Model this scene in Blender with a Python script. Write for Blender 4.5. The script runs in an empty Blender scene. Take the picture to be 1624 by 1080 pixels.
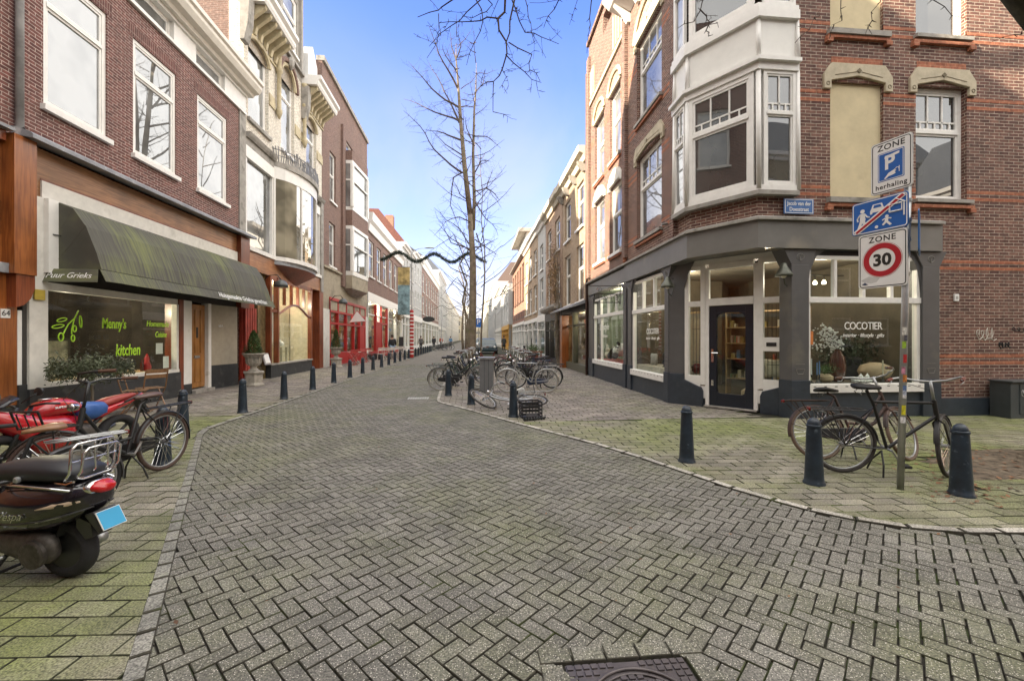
import bpy, bmesh, math, random
from mathutils import Vector, Matrix
pi = math.pi
rnd = random.Random(11)
sc = bpy.context.scene
COL = sc.collection
# ---------------- camera ----------------
F_, H_, YAW = 680.0, 1.55, math.atan(64/680)
cd = bpy.data.cameras.new("camera"); cam = bpy.data.objects.new("camera", cd); COL.objects.link(cam)
cam.location = (0, 0, H_); cam.rotation_euler = (pi/2, 0, -YAW)
cd.sensor_width = 36; cd.lens = 36*F_/1624; cd.shift_y = -4/1624; cd.clip_start = .05; cd.clip_end = 3000
sc.camera = cam
# ---------------- sky and sun ----------------
SUN_AZ, SUN_EL = math.radians(-108), math.radians(27)
w = bpy.data.worlds.new("World"); sc.world = w; w.use_nodes = True
nt = w.node_tree; bg = nt.nodes["Background"]; N_ = nt.nodes.new; LK = nt.links.new
sky = N_("ShaderNodeTexSky"); sky.sky_type = 'NISHITA'; sky.sun_disc = False
sky.sun_elevation = SUN_EL; sky.sun_rotation = SUN_AZ; sky.air_density = 1.0; sky.dust_density = 1.2; sky.ozone_density = 1.0
hsv = N_("ShaderNodeHueSaturation"); hsv.inputs["Saturation"].default_value = 1.25; hsv.inputs["Value"].default_value = .47; LK(sky.outputs[0], hsv.inputs["Color"])
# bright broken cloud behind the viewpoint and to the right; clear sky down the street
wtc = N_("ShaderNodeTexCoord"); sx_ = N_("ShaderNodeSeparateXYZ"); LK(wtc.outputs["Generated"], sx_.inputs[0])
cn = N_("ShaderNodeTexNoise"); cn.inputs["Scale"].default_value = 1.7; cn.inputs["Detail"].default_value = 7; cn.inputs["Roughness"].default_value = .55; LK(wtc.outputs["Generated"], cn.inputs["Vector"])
def mth(op, a, b=None):
    m_ = N_("ShaderNodeMath"); m_.operation = op
    for i, v in enumerate((a, b)):
        if v is None: continue
        if isinstance(v, (int, float)): m_.inputs[i].default_value = v
        else: LK(v, m_.inputs[i])
    return m_.outputs[0]
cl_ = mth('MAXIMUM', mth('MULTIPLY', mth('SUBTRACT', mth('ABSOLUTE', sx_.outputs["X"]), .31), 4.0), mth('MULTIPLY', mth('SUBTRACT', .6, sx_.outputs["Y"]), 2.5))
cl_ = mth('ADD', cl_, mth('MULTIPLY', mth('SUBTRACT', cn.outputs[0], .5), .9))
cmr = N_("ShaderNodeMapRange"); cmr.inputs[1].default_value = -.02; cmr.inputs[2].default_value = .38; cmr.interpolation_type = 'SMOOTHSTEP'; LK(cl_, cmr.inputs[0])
tnt = N_("ShaderNodeMixRGB"); tnt.blend_type = "MULTIPLY"; tnt.inputs[0].default_value = 1; tnt.inputs[2].default_value = (.90, .745, 1.03, 1); LK(hsv.outputs[0], tnt.inputs[1])
hz_ = N_('ShaderNodeMapRange'); hz_.inputs[1].default_value = .60; hz_.inputs[2].default_value = .08; hz_.inputs[4].default_value = 1.0; LK(sx_.outputs['Z'], hz_.inputs[0])
c2_ = N_('ShaderNodeTexNoise'); c2_.inputs['Scale'].default_value = 3.2; c2_.inputs['Detail'].default_value = 8; c2_.inputs['Distortion'].default_value = .4; LK(wtc.outputs['Generated'], c2_.inputs['Vector'])
m2_ = N_('ShaderNodeMapRange'); m2_.inputs[1].default_value = .35; m2_.inputs[2].default_value = .68; m2_.inputs[3].default_value = .35; m2_.inputs[4].default_value = 1.2; LK(c2_.outputs[0], m2_.inputs[0])
hm_ = mth('MULTIPLY', hz_.outputs[0], m2_.outputs[0]); hx_ = N_('ShaderNodeMixRGB'); hx_.use_clamp = False; LK(hm_, hx_.inputs[0]); LK(tnt.outputs[0], hx_.inputs[1]); hx_.inputs[2].default_value = (.90, .91, .99, 1)
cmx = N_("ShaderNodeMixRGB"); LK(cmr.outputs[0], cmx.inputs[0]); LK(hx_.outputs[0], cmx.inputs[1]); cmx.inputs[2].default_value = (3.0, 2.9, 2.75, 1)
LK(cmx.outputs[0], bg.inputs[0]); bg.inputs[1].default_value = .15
sd = bpy.data.lights.new("sun", 'SUN'); sd.energy = 2.7; sd.angle = math.radians(.5); sd.color = (1, .85, .66)
so = bpy.data.objects.new("sun", sd); COL.objects.link(so)
sp = Vector((math.sin(SUN_AZ)*math.cos(SUN_EL), math.cos(SUN_AZ)*math.cos(SUN_EL), math.sin(SUN_EL)))
so.rotation_euler = sp.to_track_quat('Z', 'Y').to_euler()
sc.view_settings.view_transform = 'Standard'; sc.view_settings.look = 'None'
sc.view_settings.gamma = 1; sc.view_settings.exposure = 2.82
sc.cycles.use_denoising = True
sc.cycles.max_bounces = 6; sc.cycles.transparent_max_bounces = 12
sc.cycles.glossy_bounces = 3; sc.cycles.diffuse_bounces = 3

# ---------------- pixel <-> world helpers (1624 px photograph) ----------------
sa_, ca_ = math.sin(YAW), math.cos(YAW)
def ray(x, y):
    u = (x-812)/F_; v = (536-y)/F_
    return (sa_+u*ca_, ca_-u*sa_, v)
def at(x, y, dep):
    r = ray(x, y); return Vector((r[0]*dep, r[1]*dep, H_+r[2]*dep))
def camdir(er, ed):
    return Vector((er*ca_+ed*sa_, -er*sa_+ed*ca_, 0)).normalized()

# ---------------- materials ----------------
MT = {}
def newmat(name):
    m = bpy.data.materials.new(name); m.use_nodes = True
    n = m.node_tree.nodes; return m, n, m.node_tree.links, n["Principled BSDF"]
def node(n, t, **k):
    a = n.new(t)
    for key, v in k.items(): setattr(a, key, v)
    return a
def c4(c): return (c[0], c[1], c[2], 1)
def M(name, col, rough=.6, metal=0., var=.12, scale=6., bump=.0, bscale=40., spec=.5, coat=0., dirt=None):
    """painted / stone / metal surface: base colour broken up by two noises, optional bump"""
    if name in MT: return MT[name]
    m, n, l, p = newmat(name)
    tc = node(n, "ShaderNodeTexCoord")
    nz = node(n, "ShaderNodeTexNoise"); nz.inputs["Scale"].default_value = scale; nz.inputs["Detail"].default_value = 6
    nz.inputs["Roughness"].default_value = .65
    l.new(tc.outputs["Object"], nz.inputs["Vector"])
    rp = node(n, "ShaderNodeValToRGB")
    rp.color_ramp.elements[0].position = .3; rp.color_ramp.elements[1].position = .7
    rp.color_ramp.elements[0].color = c4([max(0, x*(1-var*1.6)) for x in col])
    rp.color_ramp.elements[1].color = c4([min(1, x*(1+var)) for x in col])
    l.new(nz.outputs[0], rp.inputs[0]); src = rp.outputs[0]
    if dirt:
        n2 = node(n, "ShaderNodeTexNoise"); n2.inputs["Scale"].default_value = dirt[1]; n2.inputs["Detail"].default_value = 8
        l.new(tc.outputs["Object"], n2.inputs["Vector"])
        r2 = node(n, "ShaderNodeValToRGB"); r2.color_ramp.elements[0].position = dirt[2]; r2.color_ramp.elements[1].position = dirt[2]+.15
        r2.color_ramp.elements[0].color = (0,0,0,1); r2.color_ramp.elements[1].color = (1,1,1,1)
        l.new(n2.outputs[0], r2.inputs[0])
        mx = node(n, "ShaderNodeMixRGB"); l.new(r2.outputs[0], mx.inputs[0]); l.new(src, mx.inputs[1]); mx.inputs[2].default_value = c4(dirt[0])
        src = mx.outputs[0]
    l.new(src, p.inputs["Base Color"])
    p.inputs["Roughness"].default_value = rough; p.inputs["Metallic"].default_value = metal
    p.inputs["Specular IOR Level"].default_value = spec
    if coat: p.inputs["Coat Weight"].default_value = coat; p.inputs["Coat Roughness"].default_value = .08
    if bump:
        nb = node(n, "ShaderNodeTexNoise"); nb.inputs["Scale"].default_value = bscale; nb.inputs["Detail"].default_value = 4
        l.new(tc.outputs["Object"], nb.inputs["Vector"])
        b = node(n, "ShaderNodeBump"); b.inputs["Strength"].default_value = bump; b.inputs["Distance"].default_value = .01
        l.new(nb.outputs[0], b.inputs["Height"]); l.new(b.outputs[0], p.inputs["Normal"])
    MT[name] = m; return m
def MBR(name, c1, c2, mortar=(.55,.5,.43), bw=.22, bh=.063, ms=.006, grime=.35, gcol=(.09,.07,.06), offset=.5):
    """brickwork laid out in the wall's own metres (UV)"""
    if name in MT: return MT[name]
    m, n, l, p = newmat(name)
    uv = node(n, "ShaderNodeUVMap")
    br = node(n, "ShaderNodeTexBrick"); br.offset = offset; br.inputs["Scale"].default_value = 1
    br.inputs["Brick Width"].default_value = bw; br.inputs["Row Height"].default_value = bh
    br.inputs["Mortar Size"].default_value = ms; br.inputs["Mortar Smooth"].default_value = .15
    br.inputs["Color1"].default_value = c4(c1); br.inputs["Color2"].default_value = c4(c2); br.inputs["Mortar"].default_value = c4(mortar)
    l.new(uv.outputs[0], br.inputs["Vector"])
    tc = node(n, "ShaderNodeTexCoord")
    nz = node(n, "ShaderNodeTexNoise"); nz.inputs["Scale"].default_value = .9; nz.inputs["Detail"].default_value = 7
    l.new(tc.outputs["Object"], nz.inputs["Vector"])
    r = node(n, "ShaderNodeValToRGB"); r.color_ramp.elements[0].position = .42; r.color_ramp.elements[1].position = .75
    r.color_ramp.elements[0].color = (0,0,0,1); r.color_ramp.elements[1].color = (grime,)*3+(1,)
    l.new(nz.outputs[0], r.inputs[0])
    mx = node(n, "ShaderNodeMixRGB"); l.new(r.outputs[0], mx.inputs[0]); l.new(br.outputs[0], mx.inputs[1]); mx.inputs[2].default_value = c4(gcol)
    n3 = node(n, "ShaderNodeTexNoise"); n3.inputs["Scale"].default_value = 14; n3.inputs["Detail"].default_value = 5
    l.new(tc.outputs["Object"], n3.inputs["Vector"])
    hs = node(n, "ShaderNodeHueSaturation"); mr = node(n, "ShaderNodeMapRange"); mr.inputs[3].default_value = .72; mr.inputs[4].default_value = 1.3
    mr.inputs[1].default_value = .3; mr.inputs[2].default_value = .7
    l.new(n3.outputs[0], mr.inputs[0]); l.new(mr.outputs[0], hs.inputs["Value"]); l.new(mx.outputs[0], hs.inputs["Color"])
    l.new(hs.outputs[0], p.inputs["Base Color"]); p.inputs["Roughness"].default_value = .85
    inv = node(n, "ShaderNodeMath", operation='SUBTRACT'); inv.inputs[0].default_value = 1; l.new(br.outputs["Fac"], inv.inputs[1])
    b = node(n, "ShaderNodeBump"); b.inputs["Strength"].default_value = .6; b.inputs["Distance"].default_value = .006
    l.new(inv.outputs[0], b.inputs["Height"]); l.new(b.outputs[0], p.inputs["Normal"])
    MT[name] = m; return m
def MWOOD(name, c1, c2, rough=.35, coat=.3, vert=True):
    if name in MT: return MT[name]
    m, n, l, p = newmat(name)
    tc = node(n, "ShaderNodeTexCoord"); mp = node(n, "ShaderNodeMapping")
    mp.inputs["Scale"].default_value = (14, 14, .9) if vert else (14, .9, 14)
    l.new(tc.outputs["Object"], mp.inputs[0])
    nz = node(n, "ShaderNodeTexNoise"); nz.inputs["Scale"].default_value = 1.6; nz.inputs["Detail"].default_value = 8; nz.inputs["Distortion"].default_value = 1.2
    l.new(mp.outputs[0], nz.inputs["Vector"])
    r = node(n, "ShaderNodeValToRGB"); r.color_ramp.elements[0].position = .35; r.color_ramp.elements[1].position = .65
    r.color_ramp.elements[0].color = c4(c1); r.color_ramp.elements[1].color = c4(c2)
    l.new(nz.outputs[0], r.inputs[0])
    n2 = node(n, "ShaderNodeTexNoise"); n2.inputs["Scale"].default_value = 1.3; n2.inputs["Detail"].default_value = 3
    l.new(tc.outputs["Object"], n2.inputs["Vector"])
    hs = node(n, "ShaderNodeHueSaturation"); mr = node(n, "ShaderNodeMapRange"); mr.inputs[1].default_value = .3; mr.inputs[2].default_value = .7
    mr.inputs[3].default_value = .65; mr.inputs[4].default_value = 1.25
    l.new(n2.outputs[0], mr.inputs[0]); l.new(mr.outputs[0], hs.inputs["Value"]); l.new(r.outputs[0], hs.inputs["Color"])
    l.new(hs.outputs[0], p.inputs["Base Color"])
    p.inputs["Roughness"].default_value = rough; p.inputs["Coat Weight"].default_value = coat; p.inputs["Coat Roughness"].default_value = .2
    MT[name] = m; return m
def MGLASS(name, ior=1.5, tint=(.9,.95,.93), through=True, back=(.2,.2,.2), wav=.0, rough=0.):
    """window glass: fresnel mirror over either a clear pane or a curtained room"""
    if name in MT: return MT[name]
    m, n, l, p = newmat(name)
    out = n["Material Output"]
    fr = node(n, "ShaderNodeFresnel"); fr.inputs[0].default_value = ior
    gl = node(n, "ShaderNodeBsdfGlossy"); gl.inputs["Roughness"].default_value = rough; gl.inputs[0].default_value = (.95,.97,1,1)
    if through:
        bs = node(n, "ShaderNodeBsdfTransparent"); bs.inputs[0].default_value = c4(tint)
    else:
        bs = node(n, "ShaderNodeBsdfDiffuse")
        tc = node(n, "ShaderNodeTexCoord"); nz = node(n, "ShaderNodeTexNoise"); nz.inputs["Scale"].default_value = 1.1; nz.inputs["Detail"].default_value = 2
        l.new(tc.outputs["Object"], nz.inputs["Vector"])
        r = node(n, "ShaderNodeValToRGB"); r.color_ramp.elements[0].position = .38; r.color_ramp.elements[1].position = .62
        r.color_ramp.elements[0].color = c4([x*.45 for x in back]); r.color_ramp.elements[1].color = c4(back)
        l.new(nz.outputs[0], r.inputs[0]); l.new(r.outputs[0], bs.inputs[0])
    if wav:
        tc = node(n, "ShaderNodeTexCoord"); nz = node(n, "ShaderNodeTexNoise"); nz.inputs["Scale"].default_value = 1.5; nz.inputs["Detail"].default_value = 1
        l.new(tc.outputs["Object"], nz.inputs["Vector"])
        b = node(n, "ShaderNodeBump"); b.inputs["Strength"].default_value = wav; b.inputs["Distance"].default_value = .02
        l.new(nz.outputs[0], b.inputs["Height"]); l.new(b.outputs[0], gl.inputs["Normal"])
    ge = node(n, "ShaderNodeNewGeometry"); fm_ = node(n, "ShaderNodeMath", operation='SUBTRACT'); fm_.use_clamp = True; l.new(fr.outputs[0], fm_.inputs[0]); l.new(ge.outputs["Backfacing"], fm_.inputs[1])
    mx = node(n, "ShaderNodeMixShader"); l.new(fm_.outputs[0], mx.inputs[0]); l.new(bs.outputs[0], mx.inputs[1]); l.new(gl.outputs[0], mx.inputs[2])
    l.new(mx.outputs[0], out.inputs[0]); n.remove(p)
    MT[name] = m; return m
def MISL(name, ramp, moss=None, rough=.8, speck=.5, mossscale=.35, mossthr=.5, bump=.35):
    """paving: every stone its own tone, gritty face, moss in patches"""
    m, n, l, p = newmat(name)
    g = node(n, "ShaderNodeNewGeometry"); tc = node(n, "ShaderNodeTexCoord")
    r = node(n, "ShaderNodeValToRGB"); r.color_ramp.interpolation = 'LINEAR'
    while len(r.color_ramp.elements) < len(ramp): r.color_ramp.elements.new(.5)
    for i, c in enumerate(ramp):
        r.color_ramp.elements[i].position = i/(len(ramp)-1); r.color_ramp.elements[i].color = c4(c)
    l.new(g.outputs["Random Per Island"], r.inputs[0]); src = r.outputs[0]
    if moss:
        nz = node(n, "ShaderNodeTexNoise"); nz.inputs["Scale"].default_value = mossscale; nz.inputs["Detail"].default_value = 7; nz.inputs["Roughness"].default_value = .68
        l.new(tc.outputs["Object"], nz.inputs["Vector"])
        r2 = node(n, "ShaderNodeMapRange"); r2.inputs[1].default_value = mossthr-.07; r2.inputs[2].default_value = mossthr+.11; r2.inputs[4].default_value = moss[3]
        l.new(nz.outputs[0], r2.inputs[0])
        mx = node(n, "ShaderNodeMixRGB"); l.new(r2.outputs[0], mx.inputs[0]); l.new(src, mx.inputs[1]); mx.inputs[2].default_value = c4(moss)
        src = mx.outputs[0]
    ns = node(n, "ShaderNodeTexNoise"); ns.inputs["Scale"].default_value = 95; ns.inputs["Detail"].default_value = 3
    l.new(tc.outputs["Object"], ns.inputs["Vector"])
    mr = node(n, "ShaderNodeMapRange"); mr.inputs[1].default_value = .34; mr.inputs[2].default_value = .66; mr.inputs[3].default_value = .42; mr.inputs[4].default_value = 1.6
    l.new(ns.outputs[0], mr.inputs[0])
    n4 = node(n, "ShaderNodeTexNoise"); n4.inputs["Scale"].default_value = 2.2; n4.inputs["Detail"].default_value = 6
    l.new(tc.outputs["Object"], n4.inputs["Vector"])
    mr4 = node(n, "ShaderNodeMapRange"); mr4.inputs[1].default_value = .3; mr4.inputs[2].default_value = .7; mr4.inputs[3].default_value = .72; mr4.inputs[4].default_value = 1.25
    l.new(n4.outputs[0], mr4.inputs[0])
    mu = node(n, "ShaderNodeMath", operation='MULTIPLY'); l.new(mr.outputs[0], mu.inputs[0]); l.new(mr4.outputs[0], mu.inputs[1])
    hs = node(n, "ShaderNodeHueSaturation"); l.new(mu.outputs[0], hs.inputs["Value"]); l.new(src, hs.inputs["Color"])
    src = hs.outputs[0]
    if speck:
        v = node(n, "ShaderNodeTexVoronoi"); v.inputs["Scale"].default_value = 95; l.new(tc.outputs["Object"], v.inputs["Vector"])
        lt = node(n, "ShaderNodeMath", operation='LESS_THAN'); lt.inputs[1].default_value = .24; l.new(v.outputs["Distance"], lt.inputs[0])
        sx = node(n, "ShaderNodeSeparateColor"); l.new(v.outputs["Color"], sx.inputs[0])
        g2 = node(n, "ShaderNodeMath", operation='GREATER_THAN'); g2.inputs[1].default_value = .36; l.new(sx.outputs[0], g2.inputs[0])
        m2 = node(n, "ShaderNodeMath", operation='MULTIPLY'); l.new(lt.outputs[0], m2.inputs[0]); l.new(g2.outputs[0], m2.inputs[1])
        m3 = node(n, "ShaderNodeMath", operation='MULTIPLY'); l.new(m2.outputs[0], m3.inputs[0]); m3.inputs[1].default_value = speck
        mx2 = node(n, "ShaderNodeMixRGB"); l.new(m3.outputs[0], mx2.inputs[0]); l.new(src, mx2.inputs[1]); mx2.inputs[2].default_value = (.62,.58,.5,1)
        src = mx2.outputs[0]
    l.new(src, p.inputs["Base Color"]); p.inputs["Roughness"].default_value = rough
    b = node(n, "ShaderNodeBump"); b.inputs["Strength"].default_value = bump; b.inputs["Distance"].default_value = .004
    l.new(ns.outputs[0], b.inputs["Height"]); l.new(b.outputs[0], p.inputs["Normal"])
    MT[name] = m; return m

# ---------------- object helpers ----------------
def tag(o, label=None, cat=None, group=None, kind=None):
    if label: o["label"] = label
    if cat: o["category"] = cat
    if group: o["group"] = group
    if kind: o["kind"] = kind
    return o
def thing(name, loc=(0,0,0), label=None, cat=None, group=None):
    o = bpy.data.objects.new(name, None); o.location = loc; o.empty_display_size = .2; COL.objects.link(o)
    return tag(o, label, cat, group)
def adopt(o, parent):
    o.parent = parent
    p = parent
    mats = []
    m = Matrix.Identity(4)
    while p: m = (Matrix.LocRotScale(p.location, p.rotation_euler, p.scale) if not p.parent else p.matrix_parent_inverse @ Matrix.LocRotScale(p.location, p.rotation_euler, p.scale)) @ m; p = p.parent
    o.matrix_parent_inverse = m.inverted()
    return o
def copy_tree(o, parent=None):
    c = o.copy(); COL.objects.link(c)
    if parent: c.parent = parent; c.matrix_parent_inverse = o.matrix_parent_inverse.copy()
    for ch in list(o.children): copy_tree(ch, c)
    return c
class FR:
    """a wall's own frame: s along it, n out of it, z up"""
    def __init__(s, o, d, nrm):
        s.o = Vector((o[0], o[1], 0)); s.d = Vector((d[0], d[1], 0)).normalized(); s.n = Vector((nrm[0], nrm[1], 0)).normalized()
    def __call__(s, a, b, c): return s.o + s.d*a + s.n*b + Vector((0, 0, c))
WORLD = FR((0,0), (1,0), (0,1))
class MB:
    def __init__(s, fr=WORLD): s.fr = fr; s.v = []; s.f = []
    def pts(s, ps):
        k = len(s.v); s.v += [tuple(p) for p in ps]; return k
    def box(s, a0, a1, b0, b1, z0, z1, fr=None):
        f = fr or s.fr
        k = s.pts([f(a, b, z) for z in (z0, z1) for b in (b0, b1) for a in (a0, a1)])
        s.f += [tuple(k+i for i in q) for q in ((0,1,3,2),(4,6,7,5),(0,4,5,1),(2,3,7,6),(0,2,6,4),(1,5,7,3))]; return s
    def quad(s, *ps):
        k = s.pts(ps); s.f.append(tuple(range(k, k+len(ps)))); return s
    def prism(s, poly, b0, b1, fr=None, plane='sz'):
        """poly of (s,z) pairs extruded from n=b0 to b1 (plane 'sn': footprint extruded in z; 'nz': section extruded along s)"""
        f = fr or s.fr
        g = {'sz': lambda p, b: f(p[0], b, p[1]), 'sn': lambda p, b: f(p[0], p[1], b), 'nz': lambda p, b: f(b, p[0], p[1])}[plane]
        n = len(poly); k = s.pts([g(p, b0) for p in poly] + [g(p, b1) for p in poly])
        s.f.append(tuple(range(k, k+n))); s.f.append(tuple(range(k+2*n-1, k+n-1, -1)))
        for i in range(n): j = (i+1) % n; s.f.append((k+i, k+n+i, k+n+j, k+j))
        return s
    def tube(s, ps, r, seg=8, cap=True, closed=False):
        ps = [Vector(p) for p in ps]; n = len(ps); rs = r if isinstance(r, (list, tuple)) else [r]*n
        ref = None; k0 = len(s.v)
        for i, p in enumerate(ps):
            if closed: t = ps[(i+1) % n]-ps[i-1]
            else: t = ps[min(i+1, n-1)]-ps[max(i-1, 0)]
            t = t.normalized() if t.length > 1e-9 else Vector((0,0,1))
            if ref is None: ref = t.orthogonal().normalized()
            ref = (ref - t*ref.dot(t)); ref = ref.normalized() if ref.length > 1e-6 else t.orthogonal().normalized()
            b = t.cross(ref)
            for j in range(seg):
                a = 2*pi*j/seg; s.v.append(tuple(p + (ref*math.cos(a)+b*math.sin(a))*rs[i]))
        for i in range(n if closed else n-1):
            i2 = (i+1) % n
            for j in range(seg):
                j2 = (j+1) % seg; s.f.append((k0+i*seg+j, k0+i*seg+j2, k0+i2*seg+j2, k0+i2*seg+j))
        if cap and not closed:
            s.f.append(tuple(k0+j for j in range(seg-1, -1, -1))); s.f.append(tuple(k0+(n-1)*seg+j for j in range(seg)))
        return s
    def lathe(s, c, prof, seg=16, axis='z', sx=1., sy=1.):
        """prof: (r, h) pairs from bottom to top round centre c"""
        c = Vector(c); k0 = len(s.v); n = len(prof)
        for r, h in prof:
            for j in range(seg):
                a = 2*pi*j/seg; x, y = r*math.cos(a)*sx, r*math.sin(a)*sy
                s.v.append(tuple(c + (Vector((x, y, h)) if axis == 'z' else Vector((h, x, y)) if axis == 'x' else Vector((x, h, y)))))
        for i in range(n-1):
            for j in range(seg):
                j2 = (j+1) % seg; s.f.append((k0+i*seg+j, k0+i*seg+j2, k0+(i+1)*seg+j2, k0+(i+1)*seg+j))
        s.f.append(tuple(k0+j for j in range(seg-1, -1, -1))); s.f.append(tuple(k0+(n-1)*seg+j for j in range(seg)))
        return s
    def ball(s, c, r, seg=12, rings=8, sc3=(1,1,1)):
        pr = [(max(1e-4, r*math.sin(pi*i/rings)), -r*math.cos(pi*i/rings)*sc3[2]) for i in range(rings+1)]
        return s.lathe(c, pr, seg, 'z', sc3[0], sc3[1])
    def torus(s, c, R_, r, u, v, seg=32, rs=8, a0=0, a1=2*pi):
        u = Vector(u).normalized(); v = Vector(v).normalized(); full = abs(a1-a0-2*pi) < 1e-6
        m = seg if full else seg+1
        return s.tube([Vector(c)+(u*math.cos(a0+(a1-a0)*i/seg)+v*math.sin(a0+(a1-a0)*i/seg))*R_ for i in range(m)], r, rs, closed=full)
    def loft(s, rings, cap=True):
        """rings: lists of equal length of points"""
        m = len(rings[0]); k0 = len(s.v)
        for rg in rings: s.v += [tuple(p) for p in rg]
        for i in range(len(rings)-1):
            for j in range(m):
                j2 = (j+1) % m; s.f.append((k0+i*m+j, k0+i*m+j2, k0+(i+1)*m+j2, k0+(i+1)*m+j))
        if cap:
            s.f.append(tuple(k0+j for j in range(m-1, -1, -1))); s.f.append(tuple(k0+(len(rings)-1)*m+j for j in range(m)))
        return s
    def each(s, name, mat, parent=None, **k):
        """one object for every separate piece"""
        pr = list(range(len(s.v)))
        def fd(a):
            while pr[a] != a: pr[a] = pr[pr[a]]; a = pr[a]
            return a
        for f in s.f:
            for q in f[1:]: pr[fd(q)] = fd(f[0])
        gr = {}
        for f in s.f: gr.setdefault(fd(f[0]), []).append(f)
        out = []
        for fs_ in gr.values():
            ids = sorted({q for f in fs_ for q in f}); mp = {q: i for i, q in enumerate(ids)}; b = MB(s.fr)
            b.v = [s.v[q] for q in ids]; b.f = [tuple(mp[q] for q in f) for f in fs_]; out.append(b.build(name, mat, parent, **k))
        return out
    def build(s, name, mat, parent=None, smooth=False, bevel=0, sub=0, auto=None, kind=None, label=None, recalc=True):
        me = bpy.data.meshes.new(name); me.from_pydata(s.v, [], s.f)
        bm = bmesh.new(); bm.from_mesh(me)
        if recalc: bmesh.ops.recalc_face_normals(bm, faces=bm.faces)
        uvl = bm.loops.layers.uv.new("UVMap")
        for f in bm.faces:
            nn = f.normal
            if abs(nn.z) < .7:
                t = Vector((-nn.y, nn.x)); t = t.normalized() if t.length > 1e-6 else Vector((1, 0))
                if abs(t.x) > abs(t.y): t = t if t.x > 0 else -t
                else: t = t if t.y > 0 else -t
                for lp in f.loops: lp[uvl].uv = (lp.vert.co.x*t.x+lp.vert.co.y*t.y, lp.vert.co.z)
            else:
                for lp in f.loops: lp[uvl].uv = (lp.vert.co.x, lp.vert.co.y)
        bm.to_mesh(me); bm.free()
        if smooth or auto:
            me.polygons.foreach_set("use_smooth", [True]*len(me.polygons))
            if auto: me.set_sharp_from_angle(angle=math.radians(auto))
        me.materials.append(mat)
        o = bpy.data.objects.new(name, me); COL.objects.link(o)
        if bevel:
            b = o.modifiers.new("bevel", 'BEVEL'); b.width = bevel; b.segments = 2; b.limit_method = 'ANGLE'; b.angle_limit = math.radians(35)
        if sub: b = o.modifiers.new("sub", 'SUBSURF'); b.levels = sub; b.render_levels = sub
        if parent: adopt(o, parent)
        if kind: o["kind"] = kind
        if label: o["label"] = label
        return o
def text(name, s, size, mat, M4, parent=None, ext=.002, shear=0., align='CENTER', spacing=1., bold=0., xs=1.):
    """lettering as a mesh; M4: matrix whose X axis is the writing direction and Y axis is up"""
    cu = bpy.data.curves.new("t", 'FONT'); cu.body = s; cu.size = size; cu.extrude = ext; cu.shear = shear
    cu.align_x = align; cu.align_y = 'CENTER'; cu.space_character = spacing; cu.offset = bold
    cu.resolution_u = 3
    o = bpy.data.objects.new("t", cu); COL.objects.link(o)
    dg = bpy.context.evaluated_depsgraph_get(); dg.update()
    me = bpy.data.meshes.new_from_object(o.evaluated_get(dg)); COL.objects.unlink(o); bpy.data.objects.remove(o)
    me.transform(M4 @ Matrix.Diagonal((xs, 1, 1, 1)))
    me.materials.clear(); me.materials.append(mat)
    q = bpy.data.objects.new(name, me); COL.objects.link(q)
    if parent: adopt(q, parent)
    return q
def basis(o, x, y):
    x = Vector(x).normalized(); y = Vector(y); y = (y-x*y.dot(x)).normalized(); z = x.cross(y)
    m = Matrix.Identity(4)
    for i in range(3): m[i][0] = x[i]; m[i][1] = y[i]; m[i][2] = z[i]; m[i][3] = o[i]
    return m

# ---------------- the palette ----------------
white = M("white_paint", (.78,.765,.73), .45, var=.05, dirt=((.5,.47,.42), 3, .66))
white2 = M("pale_plaster", (.68,.66,.61), .7, var=.08, dirt=((.45,.43,.38), 2, .62), bump=.1)
cream = M("cream_stone", (.60,.55,.44), .75, var=.12, dirt=((.34,.31,.25), 2.5, .56), bump=.3)
creamy = M("yellow_stone", (.50,.43,.28), .75, var=.15, dirt=((.30,.25,.16), 3, .56), bump=.2)
stone = M("grey_stone", (.33,.31,.28), .8, var=.15, scale=5, dirt=((.17,.16,.14), 3, .55), bump=.4)
lead = M("grey_lead", (.27,.28,.30), .5, var=.2, scale=4, dirt=((.5,.5,.5), 6, .6))
blackp = M("black_plinth", (.035,.037,.04), .55, var=.2, dirt=((.08,.08,.075), 4, .58))
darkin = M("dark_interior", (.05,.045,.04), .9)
warmin = M("pale_interior", (.42,.37,.27), .9)
greyp = M("grey_shopfront_paint", (.098,.096,.098), .42, var=.10, scale=2, dirt=((.15,.14,.12), 1.5, .6), bump=.05)
bluep = M("blue_black_plinth_paint", (.035,.045,.06), .4, var=.15, dirt=((.06,.065,.07), 3, .6))
navy = M("navy_door_paint", (.012,.016,.026), .3, var=.1)
redp = M("red_paint", (.40,.02,.018), .4, var=.12)
redw = M("worn_red_paint", (.36,.05,.03), .5, var=.25, scale=3)
blackm = M("black_metal", (.018,.019,.02), .38, var=.2, spec=.5)
chrome = M("chrome", (.72,.72,.72), .16, 1., var=.04)
steel = M("galvanised_steel", (.42,.43,.43), .42, .75, var=.18, scale=5)
rubber = M("rubber", (.02,.02,.02), .8, var=.2)
bolp = M("bollard_paint", (.018,.03,.045), .38, var=.3, scale=9, dirt=((.11,.14,.17), 22, .63), bump=.15, bscale=25)
signw = M("sign_white", (.80,.80,.79), .35, var=.03)
signb = M("sign_blue", (.012,.11,.42), .35, var=.06)
signk = M("sign_black", (.015,.015,.015), .4)
signr = M("sign_red", (.42,.012,.025), .35, var=.06)
b_left = MBR("brick_dark_red", (.095,.033,.028), (.175,.064,.052), (.42,.33,.29), ms=.007, grime=.3)
b_corner = MBR("brick_brown_red", (.085,.034,.028), (.195,.092,.068), (.40,.34,.27), ms=.006, grime=.3)
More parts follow.
